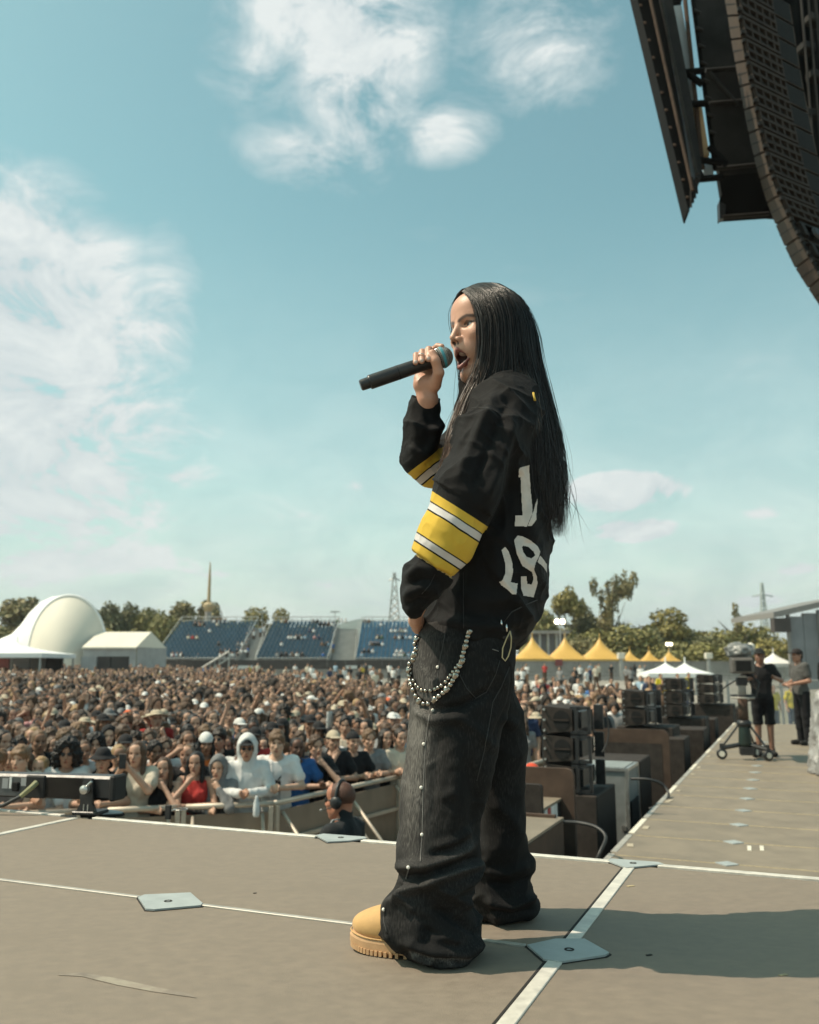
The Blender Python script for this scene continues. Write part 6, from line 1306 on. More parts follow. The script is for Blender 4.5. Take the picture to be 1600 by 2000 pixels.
def hand_sdf(P, e, w_, r=1.0):
    ax = (w_ - e) / np.linalg.norm(w_ - e); side = np.cross(ax, np.array([0, -1, .3])); side /= np.linalg.norm(side); nn = np.cross(side, ax)
    d = cone(P, w_, w_ + ax * .07, .027, .030)
    for k, o_ in enumerate((-.027, -.009, .009, .026)):
        a = w_ + ax * .085 + side * o_; L = (.05, .058, .054, .042)[k]; d = smin(d, chain(P, [a, a + ax * L * .5 + nn * .008, a + ax * L * .8 + nn * .03], [.0105, .0098, .0085]), .008)
    return smin(d, chain(P, [w_ + ax * .02 - side * .024, w_ + ax * .06 - side * .045, w_ + ax * .085 - side * .042 + nn * .02], [.013, .0115, .010]), .012)
HEADC = {}
def body_mesh(pose, fem):
    A = arms(pose)
    def f(P):
        d = torso_sdf(P, fem)
        for s_, e, w_ in A:
            d = smin(d, chain(P, [s_, e, w_], [.047, .038, .0275], .02), .03); d = smin(d, hand_sdf(P, e, w_), .015)
        return d
    if not HEADC:
        def legs(P):
            d = None
            for s in (1, -1):
                q = smin(chain(P, [(s * .085, .01, .92), (s * .095, -.005, .52), (s * .10, .02, .10)], [.085, .058, .042], .02), cone(P, (s * .10, .03, .05), (s * .115, -.12, .04), .042, .036), .03); d = q if d is None else smin(d, q, .03)
            return d
        HEADC['legs'] = sdf_mesh(legs, (-.22, -.2, -.02), (.22, .14, 1.05), .02)
        mth = .18; HV, HQ = sdf_mesh(lambda L: head_sdf(L, mth), (-.13, -.105, -.16), (.13, .105, .14), .0058)
        HEADC['head'] = (lh(HV), HQ, head_colors(HV, mth, (1, 1, 1), (.82, .55, .52), (.22, .16, .13), (.07, .05, .04)))
    xs = [p[i][0] for p in A for i in (0, 1, 2)]; ys = [p[i][1] for p in A for i in (0, 1, 2)]; zs = [p[i][2] for p in A for i in (0, 1, 2)]
    V, Q = sdf_mesh(f, (min(xs) - .16, min(min(ys) - .16, -.17), .78), (max(xs) + .16, .17, max(max(zs) + .2, 1.6)), .0125)
    LV, LQ = HEADC['legs']; HV, HQ, HCo = HEADC['head']
    return np.concatenate([V, LV, HV]), np.concatenate([Q, LQ + len(V), HQ + len(V) + len(LV)]), np.concatenate([np.ones((len(V) + len(LV), 3)), HCo])
def shirt_vq(pose, fem, kind, h=.0125):
    A = arms(pose)
    def f(P):
        d = torso_sdf(P, fem) - .016; d = np.maximum(d, .90 - P[:, 2])
        neck = ell(P, (0, -.055, 1.505), (.085, .085, .065)); d = smax(d, -neck, .012)
        if kind == 'tank': d = smax(d, -(ell(np.stack([np.abs(P[:, 0]), P[:, 1], P[:, 2]], 1), (.215, 0, 1.41), (.085, .2, .12))), .02); return smax(d, P[:, 2] - 1.445, .02)
        for s_, e, w_ in A:
            if kind == 'short': q = s_ + (e - s_) * .62; d = smin(d, cone(P, s_, q, .066, .068), .04)
            else: d = smin(d, chain(P, [s_, e, e + (w_ - e) * .93], [.066, .056, .042], .02), .035)
        if kind == 'hood':
            L = hl(P); hd = smin(ell(L, (-.02, 0, .02), (.128, .108, .135)), cone(L, (-.03, 0, -.05), (-.04, 0, -.16), .09, .11), .05); hd = smax(hd, -ell(L, (.105, 0, -.02), (.105, .076, .115)), .012); hd = smax(hd, -ell(L, (0, 0, .01), (.10, .082, .105)), .01)
            d = smin(d, hd, .02)
        return d
    V, Q = sdf_mesh(f, (-.46, -.5, .86), (.46, .24, 1.98), h); V = relax(V, Q, 1); N = normals(V, Q)
    r_ = (1 - np.abs(vnoise(V * np.array([11, 11, 8.]), 5))) ** 4 - .25; return V + N * (r_ * .011 + vnoise(V * 6, 2) * .006)[:, None], Q
def hair_vq(style, h=.0062):
    def f(L):
        S_ = L.copy(); S_[:, 1] = np.abs(S_[:, 1]); face = ell(L, (.120, 0, -.045), (.095, .075, .130))
        if style in ('short', 'messy', 'fringe'):
            k = {'short': 0, 'messy': .008, 'fringe': .006}[style]; d = ell(L, (-.014, 0, .036 + k), (.106 + k, .083 + k, .096 + k)); d = smin(d, ell(L, (-.05, 0, -.015), (.062 + k, .074, .07)), .02)
            if style == 'fringe': face = ell(L, (.125, 0, -.075), (.095, .072, .125)); d = smin(d, ell(L, (.062, 0, .062), (.042, .066, .035)), .02)
            return smax(d, -face, .012)
        if style == 'buzz': return smax(smax(ell(L, (-.012, 0, .031), (.100, .077, .091)), -face, .006), -(L[:, 2] + .03), .02)
        if style == 'curly': d = smin(ell(L, (-.012, 0, .048), (.122, .108, .112)), ell(S_, (-.02, .06, -.01), (.06, .055, .07)), .03); return smax(d, -ell(L, (.140, 0, -.045), (.095, .075, .12)), .02)
        if style == 'bigcurly': d = smin(ell(L, (-.012, 0, .05), (.13, .125, .118)), ell(S_, (-.01, .09, -.05), (.065, .06, .09)), .04); return smax(d, -ell(L, (.140, 0, -.05), (.10, .072, .12)), .02)
        d = ell(L, (-.016, 0, .033), (.108, .086, .096))
        if style == 'long':
            d = smin(d, chain(S_, [(.02, .074, .03), (.018, .084, -.06), (.035, .088, -.17), (.05, .085, -.30)], [.026, .026, .027, .012], .02), .03); d = smin(d, chain(L, [(-.07, 0, 0), (-.075, 0, -.15), (-.07, 0, -.32)], [.07, .075, .05], .02), .04)
        if style == 'bun': d = smin(d, ell(L, (-.07, 0, .125), (.045, .045, .04)), .015)
        return smax(d, -face, .012)
    V, Q = sdf_mesh(f, (-.2, -.18, -.38), (.16, .18, .22), h); V = relax(V, Q, 1); N = normals(V, Q); am = {'curly': .016, 'bigcurly': .02, 'messy': .012, 'fringe': .008, 'buzz': 0}.get(style, .006); fr = {'curly': 42, 'bigcurly': 36}.get(style, 34)
    ax = np.array([1, 1, .45]) if style in ('long', 'short', 'bun', 'fringe') else np.ones(3)
    return lh(V + N * (am * vnoise(V * fr * ax, 4) + .35 * am * vnoise(V * fr * 2.1 * ax, 6))[:, None]), Q
def hat_vq(style, h=.0065):
    def f(L):
        dome = ell(L, (-.010, 0, .030), (.114, .089, .105)); dome = smax(dome, .040 - L[:, 2], .006)
        if style == 'cap': return smin(dome, smax(ell(L, (.115, 0, .042 - .0), (.085, .074, .010)), -(L[:, 0] - .05), .004), .01)
        if style == 'backcap': return smin(dome, smax(ell(L, (-.125, 0, .036), (.08, .07, .010)), (L[:, 0] + .05), .004), .01)
        if style == 'bucket':
            r_ = np.hypot(L[:, 0] + .01, L[:, 1] * 1.16); br = np.abs(L[:, 2] - (.045 - (r_ - .10) * .55)) - .005; br = np.maximum(br, np.maximum(r_ - .165, .09 - r_)); return smin(smax(dome, L[:, 2] - .125, .015), br, .008)
        if style == 'beanie': return smax(ell(L, (-.012, 0, .035), (.113, .09, .112)), .022 - L[:, 2], .006)
        r_ = np.hypot(L[:, 0] + .01, L[:, 1]); br = np.maximum(np.abs(L[:, 2] - .045 - .02 * np.cos(np.arctan2(L[:, 1], L[:, 0]) * 2)) - .005, np.maximum(r_ - .20, .09 - r_)); return smin(smax(dome, L[:, 2] - .12, .02), br, .008)   # straw hat
    V, Q = sdf_mesh(f, (-.24, -.22, -.04), (.24, .22, .17), h); return lh(relax(V, Q, 1)), Q
def trousers_vq(kind, h=.016):
    bot = .50 if kind == 'shorts' else .07
    def f(P):
        d = ell(P, (0, .01, .93), (.172, .122, .135))
        for s in (1, -1): d = smin(d, smax(chain(P, [(s * .085, .01, .92), (s * .098, -.003, .52), (s * .103, .02, .06)], [.098, .078, .068], .02), bot - P[:, 2], .006), .03)
        return np.maximum(d, P[:, 2] - .985)
    V, Q = sdf_mesh(f, (-.25, -.2, .03), (.25, .2, 1.02), h); N = normals(V, Q); return V + N * (vnoise(V * np.array([8, 8, 13.]), 7) * .008)[:, None], Q
def shoes_vq():
    def f(P):
        d = None
        for s in (1, -1):
            e = smin(smax(cone(P, (s * .10, .04, .045), (s * .12, -.15, .04), .052, .045), .0 - P[:, 2], .004), cone(P, (s * .10, .03, .06), (s * .10, .03, .12), .05, .05), .03); d = e if d is None else np.minimum(d, e)
        return np.maximum(d, .002 - P[:, 2])
    return sdf_mesh(f, (-.22, -.24, -.02), (.22, .14, .19), .012)
def pm(name, VQ, m): return mesh_np(name, VQ[0], VQ[1], m)
BODY = {}; SHIRT = {}; HAIR = {}; HAT = {}
def get_body(pose, fem, shorts=False):
    k = (pose, fem)
    if k not in BODY:
        V, Q, C = body_mesh(pose, fem); me = mesh_np('body', V, Q, M_pskin); vcol(me, 'col', C); BODY[k] = me
    return BODY[k]
def get_shirt(pose, fem, kind):
    k = (pose, fem, kind)
    if k not in SHIRT: SHIRT[k] = pm('shirt', shirt_vq(pose, fem, kind), M_pcloth)
    return SHIRT[k]
def get_hair(st):
    if st not in HAIR: HAIR[st] = pm('hair', hair_vq(st), M_phair)
    return HAIR[st]
def get_hat(st):
    if st not in HAT: HAT[st] = pm('hat', hat_vq(st), M_pcloth)
    return HAT[st]
TRO = {k: pm('trousers', trousers_vq(k), M_pcloth) for k in ('long', 'shorts')}; SHOE = pm('shoes', shoes_vq(), M_pcloth)
gl = MB()
for s in (-1, 1): gl.lathe((0, 0, 0), [(.002, -.004), (.017, -.003), (.019, 0), (.017, .003), (.002, .004)], 12, Matrix.Translation(Vector(lh(np.array([[.090, s * .031, .0]]))[0])) @ Matrix.Rotation(math.pi / 2, 4, 'X')); gl.tube([lh(np.array([[.086, s * .048, .004]]))[0], lh(np.array([[.02, s * .080, .004]]))[0], lh(np.array([[-.01, s * .082, -.004]]))[0]], .0028, 5)
gl.tube([lh(np.array([[.094, -.012, .004]]))[0], lh(np.array([[.094, .012, .004]]))[0]], .003, 5); GLASS = gl.mesh('sunglasses', M_blackp, True)
def make_person(x, y, z, face, pose='down', fem=0, hair='short', hairc=(.05, .03, .02), shirt='short', shirtc=(.7, .7, .7), skin=(.5, .3, .2), hat=None, hatc=(.05, .05, .05), trou='long', trouc=(.04, .045, .06), glasses=False, sc=1.0, label=None, group=None, tiltx=0.0, cat='person', shoec=(.6, .6, .6)):
    dx, dy = face; o = obj('person', get_body(pose, fem), loc=(x, y, z), rot=(tiltx, 0, math.atan2(dx, -dy)), scale=(sc, sc, sc), label=label, cat=cat, group=group, color=skin)
    if shirt: obj('shirt' if shirt != 'hood' else 'hooded_top', get_shirt(pose, fem, shirt), o, color=shirtc)
    obj('trousers' if trou == 'long' else 'shorts', TRO[trou], o, color=trouc); obj('shoes', SHOE, o, color=shoec)
    if hair: obj('hair', get_hair(hair), o, color=hairc)
    if hat: obj('hat', get_hat(hat), o, color=hatc)
    if glasses: obj('sunglasses', GLASS, o)
    return o
# ---------------------------------------------------------------- where the crowd stands
BA = np.array(BAR)
def bar_side(p):       # signed distance to the barrier line, positive on the audience side
    best = 1e9; sg = 1
    for a, b_ in zip(BA[:-1], BA[1:]):
        ab = b_ - a; t = np.clip(((p - a) @ ab) / (ab @ ab), 0, 1); q = p - a - t * ab; d = np.hypot(*q)
        if d < best: best = d; sg = np.sign(ab[0] * (p - a)[1] - ab[1] * (p - a)[0])
    return best * sg
SKINS = [(.55, .33, .23), (.50, .29, .20), (.60, .38, .27), (.42, .23, .15), (.30, .16, .10), (.12, .06, .04), (.52, .30, .21)]
HC = {'dark': (.025, .018, .014), 'brown': (.085, .048, .028), 'light brown': (.17, .10, .055), 'blond': (.34, .22, .11), 'black': (.012, .010, .010)}
SC = {'white': (.72, .71, .69), 'black': (.018, .018, .02), 'grey': (.22, .22, .22), 'cream': (.62, .55, .44), 'navy': (.03, .045, .10), 'red': (.45, .045, .04), 'brown': (.18, .10, .06), 'light blue': (.30, .42, .52), 'yellow': (.60, .42, .06), 'orange': (.62, .16, .04), 'pink': (.55, .28, .28), 'green': (.07, .13, .07), 'blue': (.04, .14, .38)}
SW = {'white': .27, 'black': .32, 'grey': .10, 'cream': .10, 'navy': .05, 'red': .03, 'brown': .04, 'light blue': .03, 'yellow': .015, 'orange': .01, 'pink': .02, 'green': .02, 'blue': .015}
HATC = {'white': (.70, .69, .66), 'black': (.02, .02, .022), 'cream': (.50, .42, .31), 'orange': (.75, .15, .05), 'grey': (.20, .20, .20), 'blue': (.04, .17, .42), 'red': (.55, .05, .05)}
r8 = random.Random(8)
def wpick(d): k = list(d); return r8.choices(k, [d[q] for q in k])[0]
def rand_attr():
    fem = 1 if r8.random() < .33 else 0; hair = r8.choices(['short', 'messy', 'fringe', 'curly', 'buzz'], [.27, .27, .22, .18, .06])[0] if not fem else r8.choices(['long', 'bun', 'messy'], [.75, .15, .1])[0]
    hc = r8.choices(list(HC), [.34, .34, .13, .05, .14])[0]; hat = None; hatn = None
    if r8.random() < .22: hat = r8.choices(['cap', 'backcap', 'bucket', 'beanie', 'straw'], [.6, .24, .12, .03, .01])[0]; hatn = r8.choices(list(HATC), [.28, .34, .16, .05, .1, .04, .03])[0]; hair = 'buzz' if hair in ('messy', 'curly', 'fringe', 'short', 'bun') else hair
    if hat == 'straw': hatn = 'cream'
    sn = wpick(SW); sk = r8.choices(SKINS, [.24, .22, .15, .15, .09, .05, .10])[0]
    return dict(fem=fem, hair=hair, hc=hc, hat=hat, hatn=hatn, sn=sn, skin=sk, shirt=r8.choices(['short', 'tank', 'long', 'hood'], [.78, .10 + .1 * fem, .09, .03])[0], glasses=r8.random() < .10)
def phrase(a, pose):
    s = {'long': 'long', 'bun': 'tied-up', 'short': 'short', 'messy': 'tousled', 'fringe': 'fringed', 'curly': 'curly', 'bigcurly': 'big curly', 'buzz': 'cropped'}[a['hair']] + ' ' + a['hc'] + ' hair'
    if a['hat']: s = f"{a['hatn']} " + {'cap': 'cap', 'backcap': 'cap worn backwards', 'bucket': 'bucket hat', 'beanie': 'beanie', 'straw': 'straw hat'}[a['hat']]
    if a['shirt'] == 'hood': s = 'hood up'
    t = a['sn'] + ' ' + {'short': 't-shirt', 'tank': 'tank top', 'long': 'long-sleeved top', 'hood': 'hooded top'}[a['shirt']]
    g = {'down': '', 'rail': ', arms on rail', 'rail_wide': ', hands over rail', 'chin': ', hand at chin', 'chin_r': ', hand at chin', 'phone': ', hands before face', 'one_up': ', one arm up', 'one_up_r': ', one arm up', 'shade': ', shading the eyes', 'shade_r': ', shading the eyes', 'two_up': ', both hands up', 'read': '', 'operate': ''}[pose]
    return f"person with {s}, {'sunglasses, ' if a['glasses'] else ''}{t}{g}"
people = []    # (distance, x, y, attr, pose, sc, row)
def front(px, **k):
    a = dict(fem=0, hair='short', hc='brown', hat=None, hatn=None, sn='white', skin=SKINS[0], shirt='short', glasses=False); pose = k.pop('pose', 'rail'); off = k.pop('off', .34); sc = k.pop('sc', 1.0); a.update(k)
    # walk out along the pixel column until just behind the barrier
    for Y in np.arange(7, 16, .02):
        p = np.array([gx(px, Y), Y])
        if bar_side(p) > off: break
    people.append([Y, p[0], p[1], a, pose, sc, 1])
F_ = front
F_(14, hc='light brown', hair='messy', sn='grey', pose='rail'); F_(58, hc='light brown', hair='fringe', sn='cream', skin=SKINS[2], sc=1.02); F_(92, hc='blond', hair='short', sn='white', skin=SKINS[2], sc=.95); F_(143, hc='black', hair='bigcurly', sn='white', skin=SKINS[3], pose='rail_wide', glasses=True, sc=1.04); F_(212, hat='bucket', hatn='black', hair='buzz', sn='black', sc=1.0)
F_(278, fem=1, hair='long', hc='brown', sn='cream', pose='phone', sc=1.03); F_(330, fem=1, hair='long', hc='brown', sn='black', shirt='tank', pose='chin', sc=.93); F_(392, fem=1, hair='long', hc='black', sn='red', shirt='tank', pose='chin_r', sc=.96, skin=SKINS[1]); F_(437, hair='buzz', shirt='hood', sn='grey', pose='chin', sc=.93); F_(488, hat='cap', hatn='black', hair='buzz', shirt='hood', sn='white', skin=SKINS[3], sc=1.05, glasses=True); F_(545, hair='fringe', hc='light brown', sn='white', pose='rail', sc=1.07, skin=SKINS[2])
F_(586, hair='buzz', hc='black', sn='blue', skin=SKINS[5], pose='rail_wide', off=.42); F_(618, hair='messy', hc='brown', sn='black', pose='chin', off=.4); F_(655, hat='cap', hatn='cream', hair='buzz', sn='black', pose='chin_r', off=.4, sc=1.02); F_(692, hat='backcap', hatn='black', hair='buzz', sn='black', off=.36); F_(722, hair='messy', hc='light brown', sn='grey', pose='rail', off=.34); F_(752, fem=1, hair='long', hc='dark', sn='black', off=.34); F_(778, hair='short', hc='dark', sn='cream', off=.34)
taken = [(p[1], p[2]) for p in people]
cand = []
yy = 7.6; k_ = 0
while yy < 100:
    sp = .46 if yy < 22 else .54 if yy < 40 else .80
    xx = -.52 * yy - 1 + (k_ % 2) * sp / 2
    while xx < .50 * yy + 1:
        x, y = xx + r8.uniform(-.14, .14), yy + r8.uniform(-.14, .14); px = 800 + x * 1748 / y; xx += sp
        if px < -45 or px > 1330 or 830 < px < 985 and y < 30: continue
        s_ = bar_side(np.array([x, y]))
        if s_ < .78 and not (y > 18 and s_ > .3): continue
        # the packed part thins out to the right and far away
        lim = np.interp(px, [-50, 330, 560, 620, 780, 1010, 1240, 1330], [92, 70, 52, 42, 32, 30, 28, 22])
        if y > lim and r8.random() > .14 * math.exp(-(y - lim) / 16) + .015: continue
        if y > lim * .75 and r8.random() < .35: continue
        if any((x - a) ** 2 + (y - b_) ** 2 < .16 for a, b_ in taken): continue
        cand.append((y, x, y, s_))
    yy += sp * .866; k_ += 1
for d, x, y, s_ in sorted(cand): people.append([d, x, y, rand_attr(), r8.choices(['down', 'one_up', 'one_up_r', 'shade', 'shade_r', 'phone', 'two_up', 'chin'], [.84, .02, .02, .025, .025, .03, .01, .03])[0], r8.gauss(1.0, .045), 2 + int(max(0, s_ - .75) / .46)])
people.sort(key=lambda p: p[0]); NEARN = 285
ROWW = {1: 'at the barrier', 2: 'second row', 3: 'third row', 4: 'fourth row', 5: 'fifth row', 6: 'sixth row', 7: 'seventh row', 8: 'eighth row', 9: 'ninth row', 10: 'tenth row'}
near = people[:NEARN]; far = people[NEARN:]; lab = []
for p in near: lab.append(f"{phrase(p[3], p[4])}, {ROWW.get(p[6], 'farther back')}{'' if 800 + p[1] * 1748 / p[2] < 900 else ' right of singer'}")
from collections import Counter, defaultdict
cnt = Counter(lab); grp = defaultdict(list)
for i, p in enumerate(near): grp[lab[i]].append((800 + p[1] * 1748 / p[2], i))
for l_, v in grp.items():
    if len(v) > 1:
        for q, (_, i) in enumerate(sorted(v)): lab[i] = l_ + f", {DIRW[q] if q else 'leftmost'}"
for i, (d, x, y, a, pose, sc, row) in enumerate(near):
    ang = math.atan2(.2 - x, 2.3 - y) + r8.gauss(0, .28); fc = (math.sin(ang), math.cos(ang))
    if row == 1: fc = (.12 + .1 * r8.gauss(0, 1) + (.35 if x > -1.4 else 0), -1)
    # keep clothes colours lively but muted
    col = tuple(np.clip(np.array(SC[a['sn']]) * r8.uniform(.8, 1.12), 0, .85)); o = make_person(x, y, gz(y), fc, pose, a['fem'], a['hair'] if a['shirt'] != 'hood' else 'buzz', tuple(np.array(HC[a['hc']]) * r8.uniform(.8, 1.25)), a['shirt'], col, tuple(np.array(a['skin']) * r8.uniform(.88, 1.08)), a['hat'], HATC.get(a['hatn'], (.1, .1, .1)), 'long', r8.choice([(.03, .035, .06), (.02, .02, .02), (.25, .22, .17), (.1, .13, .2)]), a['glasses'], sc, lab[i], 'people in the festival crowd', r8.gauss(0, .03))
    if pose == 'phone' and i < 120:
        R_ = o.rotation_euler.to_matrix(); c = Vector((x, y, gz(y))) + R_ @ (Vector((0, -.415, 1.585)) * sc); ph = thing('phone', f"dark phone held up by the {phrase(a, pose).replace('person with ', 'one with ').split(',')[0]}, {ROWW.get(row, 'farther back')}", 'phone', tuple(c), o.rotation_euler.z, 'phones held up in the crowd')
        MB().box((0, 0, 0), (.075, .009, .15), 0, .003).obj('case', M_blackp, ph); MB().box((0, .006, 0), (.068, .003, .14)).obj('screen', M_hole, ph)
# the boy's bag strap and dark shirt print, front row
bx = [p for p in near if p[6] == 1 and p[3]['hc'] == 'light brown' and p[3]['sn'] == 'white']
if bx:
    p = bx[-1]; t = thing('shoulder_bag', 'black shoulder bag worn by the boy in white leaning on the barrier', 'bag', (p[1], p[2], 0), 0)
    MB().tube([(.13, -.075, 1.50), (.10, -.135, 1.42), (.03, -.165, 1.32), (-.02, -.175, 1.24)], .016, 6).obj('strap', M_black, t, smooth=True); MB().box((-.02, -.19, 1.28), (.2, .03, .13), 0, .02).obj('pouch', M_black, t)
c = at_y(501, 1575, 9.3); t = thing('drink_bottle', 'clear plastic bottle held over the barrier by the person in the white hood', 'bottle', tuple(c)); MB().lathe((0, 0, -.1), [(.03, 0), (.033, .02), (.033, .13), (.015, .18), (.014, .2)], 12).obj('bottle', mat('pale plastic', (.6, .62, .62), .2), t, smooth=True)
# ---------------------------------------------------------------- everyone farther back: one mass
def lod_template(pose, fem, hair, hat, full=False):
    A = arms(pose)
    def f(P):
        d = None
        for s_, e, w_ in A: q = chain(P, [s_, e, w_, w_ + (w_ - e) / np.linalg.norm(w_ - e) * .12], [.05, .042, .035, .034]); d = q if d is None else np.minimum(d, q)
        return d
    parts = [(*sdf_mesh(f, (-.46, -.58, 1.1), (.46, .2, 2.12), .036, 4, 2.5), 0), (*(lambda r_: (lh(r_[0]), r_[1]))(sdf_mesh(lambda L: head_sdf(L, 0), (-.13, -.105, -.16), (.13, .105, .14), .019, 4, 2.5)), 0)]
    def g(P):
        d = torso_sdf(P, fem) - .014
        for s_, e, w_ in A: d = smin(d, cone(P, s_, s_ + (e - s_) * .6, .066, .066), .03)
        return np.maximum(d, 1.12 - P[:, 2])
    parts.append((*sdf_mesh(g, (-.4, -.3, 1.06), (.4, .25, 1.8), .042, 4, 2.5), 1))
    if full:
        V_, Q_ = trousers_vq('long', .05); parts.append((V_, Q_, 2)); g0 = lambda P: np.maximum(torso_sdf(P, fem) - .014, .9 - P[:, 2]); parts.append((*sdf_mesh(g0, (-.3, -.25, .84), (.3, .25, 1.3), .045, 4, 2.5), 1))
    hv = hat_vq(hat, .022) if hat else hair_vq(hair, .021); parts.append((*hv, 2))
    V = np.concatenate([p[0] for p in parts]); k = np.cumsum([0] + [len(p[0]) for p in parts]); Q = np.concatenate([p[1] + k[i] for i, p in enumerate(parts)]); R_ = np.concatenate([np.full(len(p[0]), p[2]) for p in parts]); return V, Q, R_
TPL = {}
for pose in ('down', 'one_up', 'shade', 'two_up'):
    for hs in (('short', None), ('curly', None), ('long', None), ('short', 'cap'), ('short', 'straw')):
        if pose in ('down',) or hs[0] == 'short' and hs[1] != 'straw': TPL[pose, hs] = lod_template(pose, 0, *hs)
TPL['full', ('short', None)] = lod_template('down', 0, 'short', None, True)
VV, QQ, CC = [], [], []; k = 0
def add_lod(x, y, z, ang, sc, key, skin, shirt, hairc, squash=1.0):
    global k
    V, Q, R_ = TPL[key]; ca, sa = math.cos(ang), math.sin(ang); W_ = V * sc * np.array([1, 1, squash]); W_ = np.stack([W_[:, 0] * ca - W_[:, 1] * sa + x, W_[:, 0] * sa + W_[:, 1] * ca + y, W_[:, 2] + z], 1)
    VV.append(W_); QQ.append(Q + k); CC.append(np.array([skin, shirt, hairc])[R_]); k += len(V)
keys = [q for q in TPL if q[0] != 'full']
for d, x, y, a, pose, sc, row in far:
    key = r8.choices(keys, [(.28 if q[0] == 'down' and q[1][1] is None else .13 if q == ('down', ('short', 'cap')) else .008 if q[0] != 'shade' else .015) for q in keys])[0]; ang = math.atan2(.2 - x, -(2.3 - y)) + r8.gauss(0, .4); up = gz(y)
    if y > 34: key = ('full', ('short', None)) if y > .62 * np.interp(800 + x * 1748 / y, [-50, 330, 560, 620, 780, 1010, 1240, 1330], [80, 64, 50, 40, 30, 27, 26, 22]) else key
    hatn = r8.choice(['white', 'white', 'black', 'cream', 'grey', 'orange' if r8.random() < .2 else 'cream']); hc_ = HATC[hatn] if key[1][1] else HC[a['hc']]
    add_lod(x, y, up, ang, sc, key, a['skin'], SC[a['sn']], hc_)
me = mesh_np('distant_crowd', np.concatenate(VV), np.concatenate(QQ), mat('distant people', (.5, .5, .5), .75, attr='col', var=.12, scale=9)); vcol(me, 'col', np.concatenate(CC))
obj('distant_crowd', me, kind='stuff', label='packed mass of people filling the field behind the front rows', cat='crowd')
# people sitting in the grandstands
VV, QQ, CC = [], [], []; k = 0
for (x0p, x1p, n, lean) in ((312, 460, 24, 1.2), (505, 640, 22, .8), (700, 812, 18, .3)):
    zb = zz(1304, Ys); zt_ = zz(1226, Ys + 9); rise = (zt_ - zb - .8) / 10
    for q in range(n):
        r_ = r8.choice([0, 0, 1, 3, 5, 7, 9, 10]); g0 = r8.randint(int(x0p), int(x1p))
        for m_ in range(r8.choice([1, 2, 3])):
            a = rand_attr(); add_lod(gx(g0, Ys) + m_ * .6 + lean * r_ / 11, Ys + r_ * .85, zb + r_ * rise + .8 + .45 - .86, 0, 1.0, ('down', ('short', None)), a['skin'], SC[a['sn']], HC[a['hc']])
for px_, py_ in ((470, 1252), (474, 1270), (462, 1240), (476, 1235), (494, 1225), (488, 1228), (645, 1262), (440, 1282), (380, 1284)):
    a = rand_attr(); add_lod(gx(px_, Ys - 1), Ys - 1 + (1300 - py_) * .11, zz(py_ + 4, Ys) - .9, .3, 1.0, ('full', ('short', None)), a['skin'], SC['white' if r8.random() < .6 else a['sn']], HC[a['hc']])
me = mesh_np('seated_spectators', np.concatenate(VV), np.concatenate(QQ), MATS['distant people']); vcol(me, 'col', np.concatenate(CC)); obj('seated_spectators', me, kind='stuff', label='scattered spectators sitting and standing in the blue grandstands', cat='crowd')
# ================================================================ crew: security man, camera operator and pedestal, man with phone
def head_prop(o, name, mb, m, smooth=True): return mb.obj(name, m, o, smooth=smooth)
c = at_y(664, 1600, 6.5)
sec = make_person(c[0] + .03, 6.4, 0.02, (-1, .42), 'down', 0, 'buzz', (.10, .045, .03), 'long', (.022, .024, .026), (.46, .20, .125), None, sc=1.02, glasses=True, label='bald security man with headset and sunglasses standing in the pit below the platform', trouc=(.02, .02, .02))
mb = MB()
for s in (-1, 1): mb.lathe((0, 0, 0), [(.02, -.014), (.040, -.012), (.044, .0), (.036, .016), (.012, .02)], 14, Matrix.Translation(Vector(lh(np.array([[-.012, s * .088, -.008]]))[0])) @ Matrix.Rotation(s * math.pi / 2, 4, 'Y'))
mb.tube([lh(np.array([[-.012, .092 * math.cos(a), -.005 + .135 * math.sin(a)]]))[0] for a in [math.pi * i / 14 for i in range(15)]], .010, 7); mb.tube([lh(np.array([[-.005, .095, -.03]]))[0], lh(np.array([[.06, .085, -.055]]))[0], lh(np.array([[.115, .05, -.068]]))[0]], .0035, 6)
head_prop(sec, 'headset', mb, M_blackp); head_prop(sec, 'microphone_tip', MB().tube([lh(np.array([[.112, .05, -.068]]))[0], lh(np.array([[.128, .042, -.069]]))[0]], .007, 8), M_greyw)
mb = MB().tube([(-.17, -.02, 1.475), (-.10, -.03, 1.505), (.0, .06, 1.51), (.10, -.03, 1.505), (.17, -.02, 1.475)], .006, 6); head_prop(sec, 'shoulder_piping', mb, M_greyw)
# red-capped helper seen over the board
c = at_y(1038, 1500, 10.4); make_person(c[0], 10.4, c[2] - 1.70, (.3, -1), 'down', 0, 'buzz', HC['brown'], 'short', SC['black'], SKINS[1], 'cap', (.62, .08, .04), label='crew member in red cap, only the cap showing above the brown board')
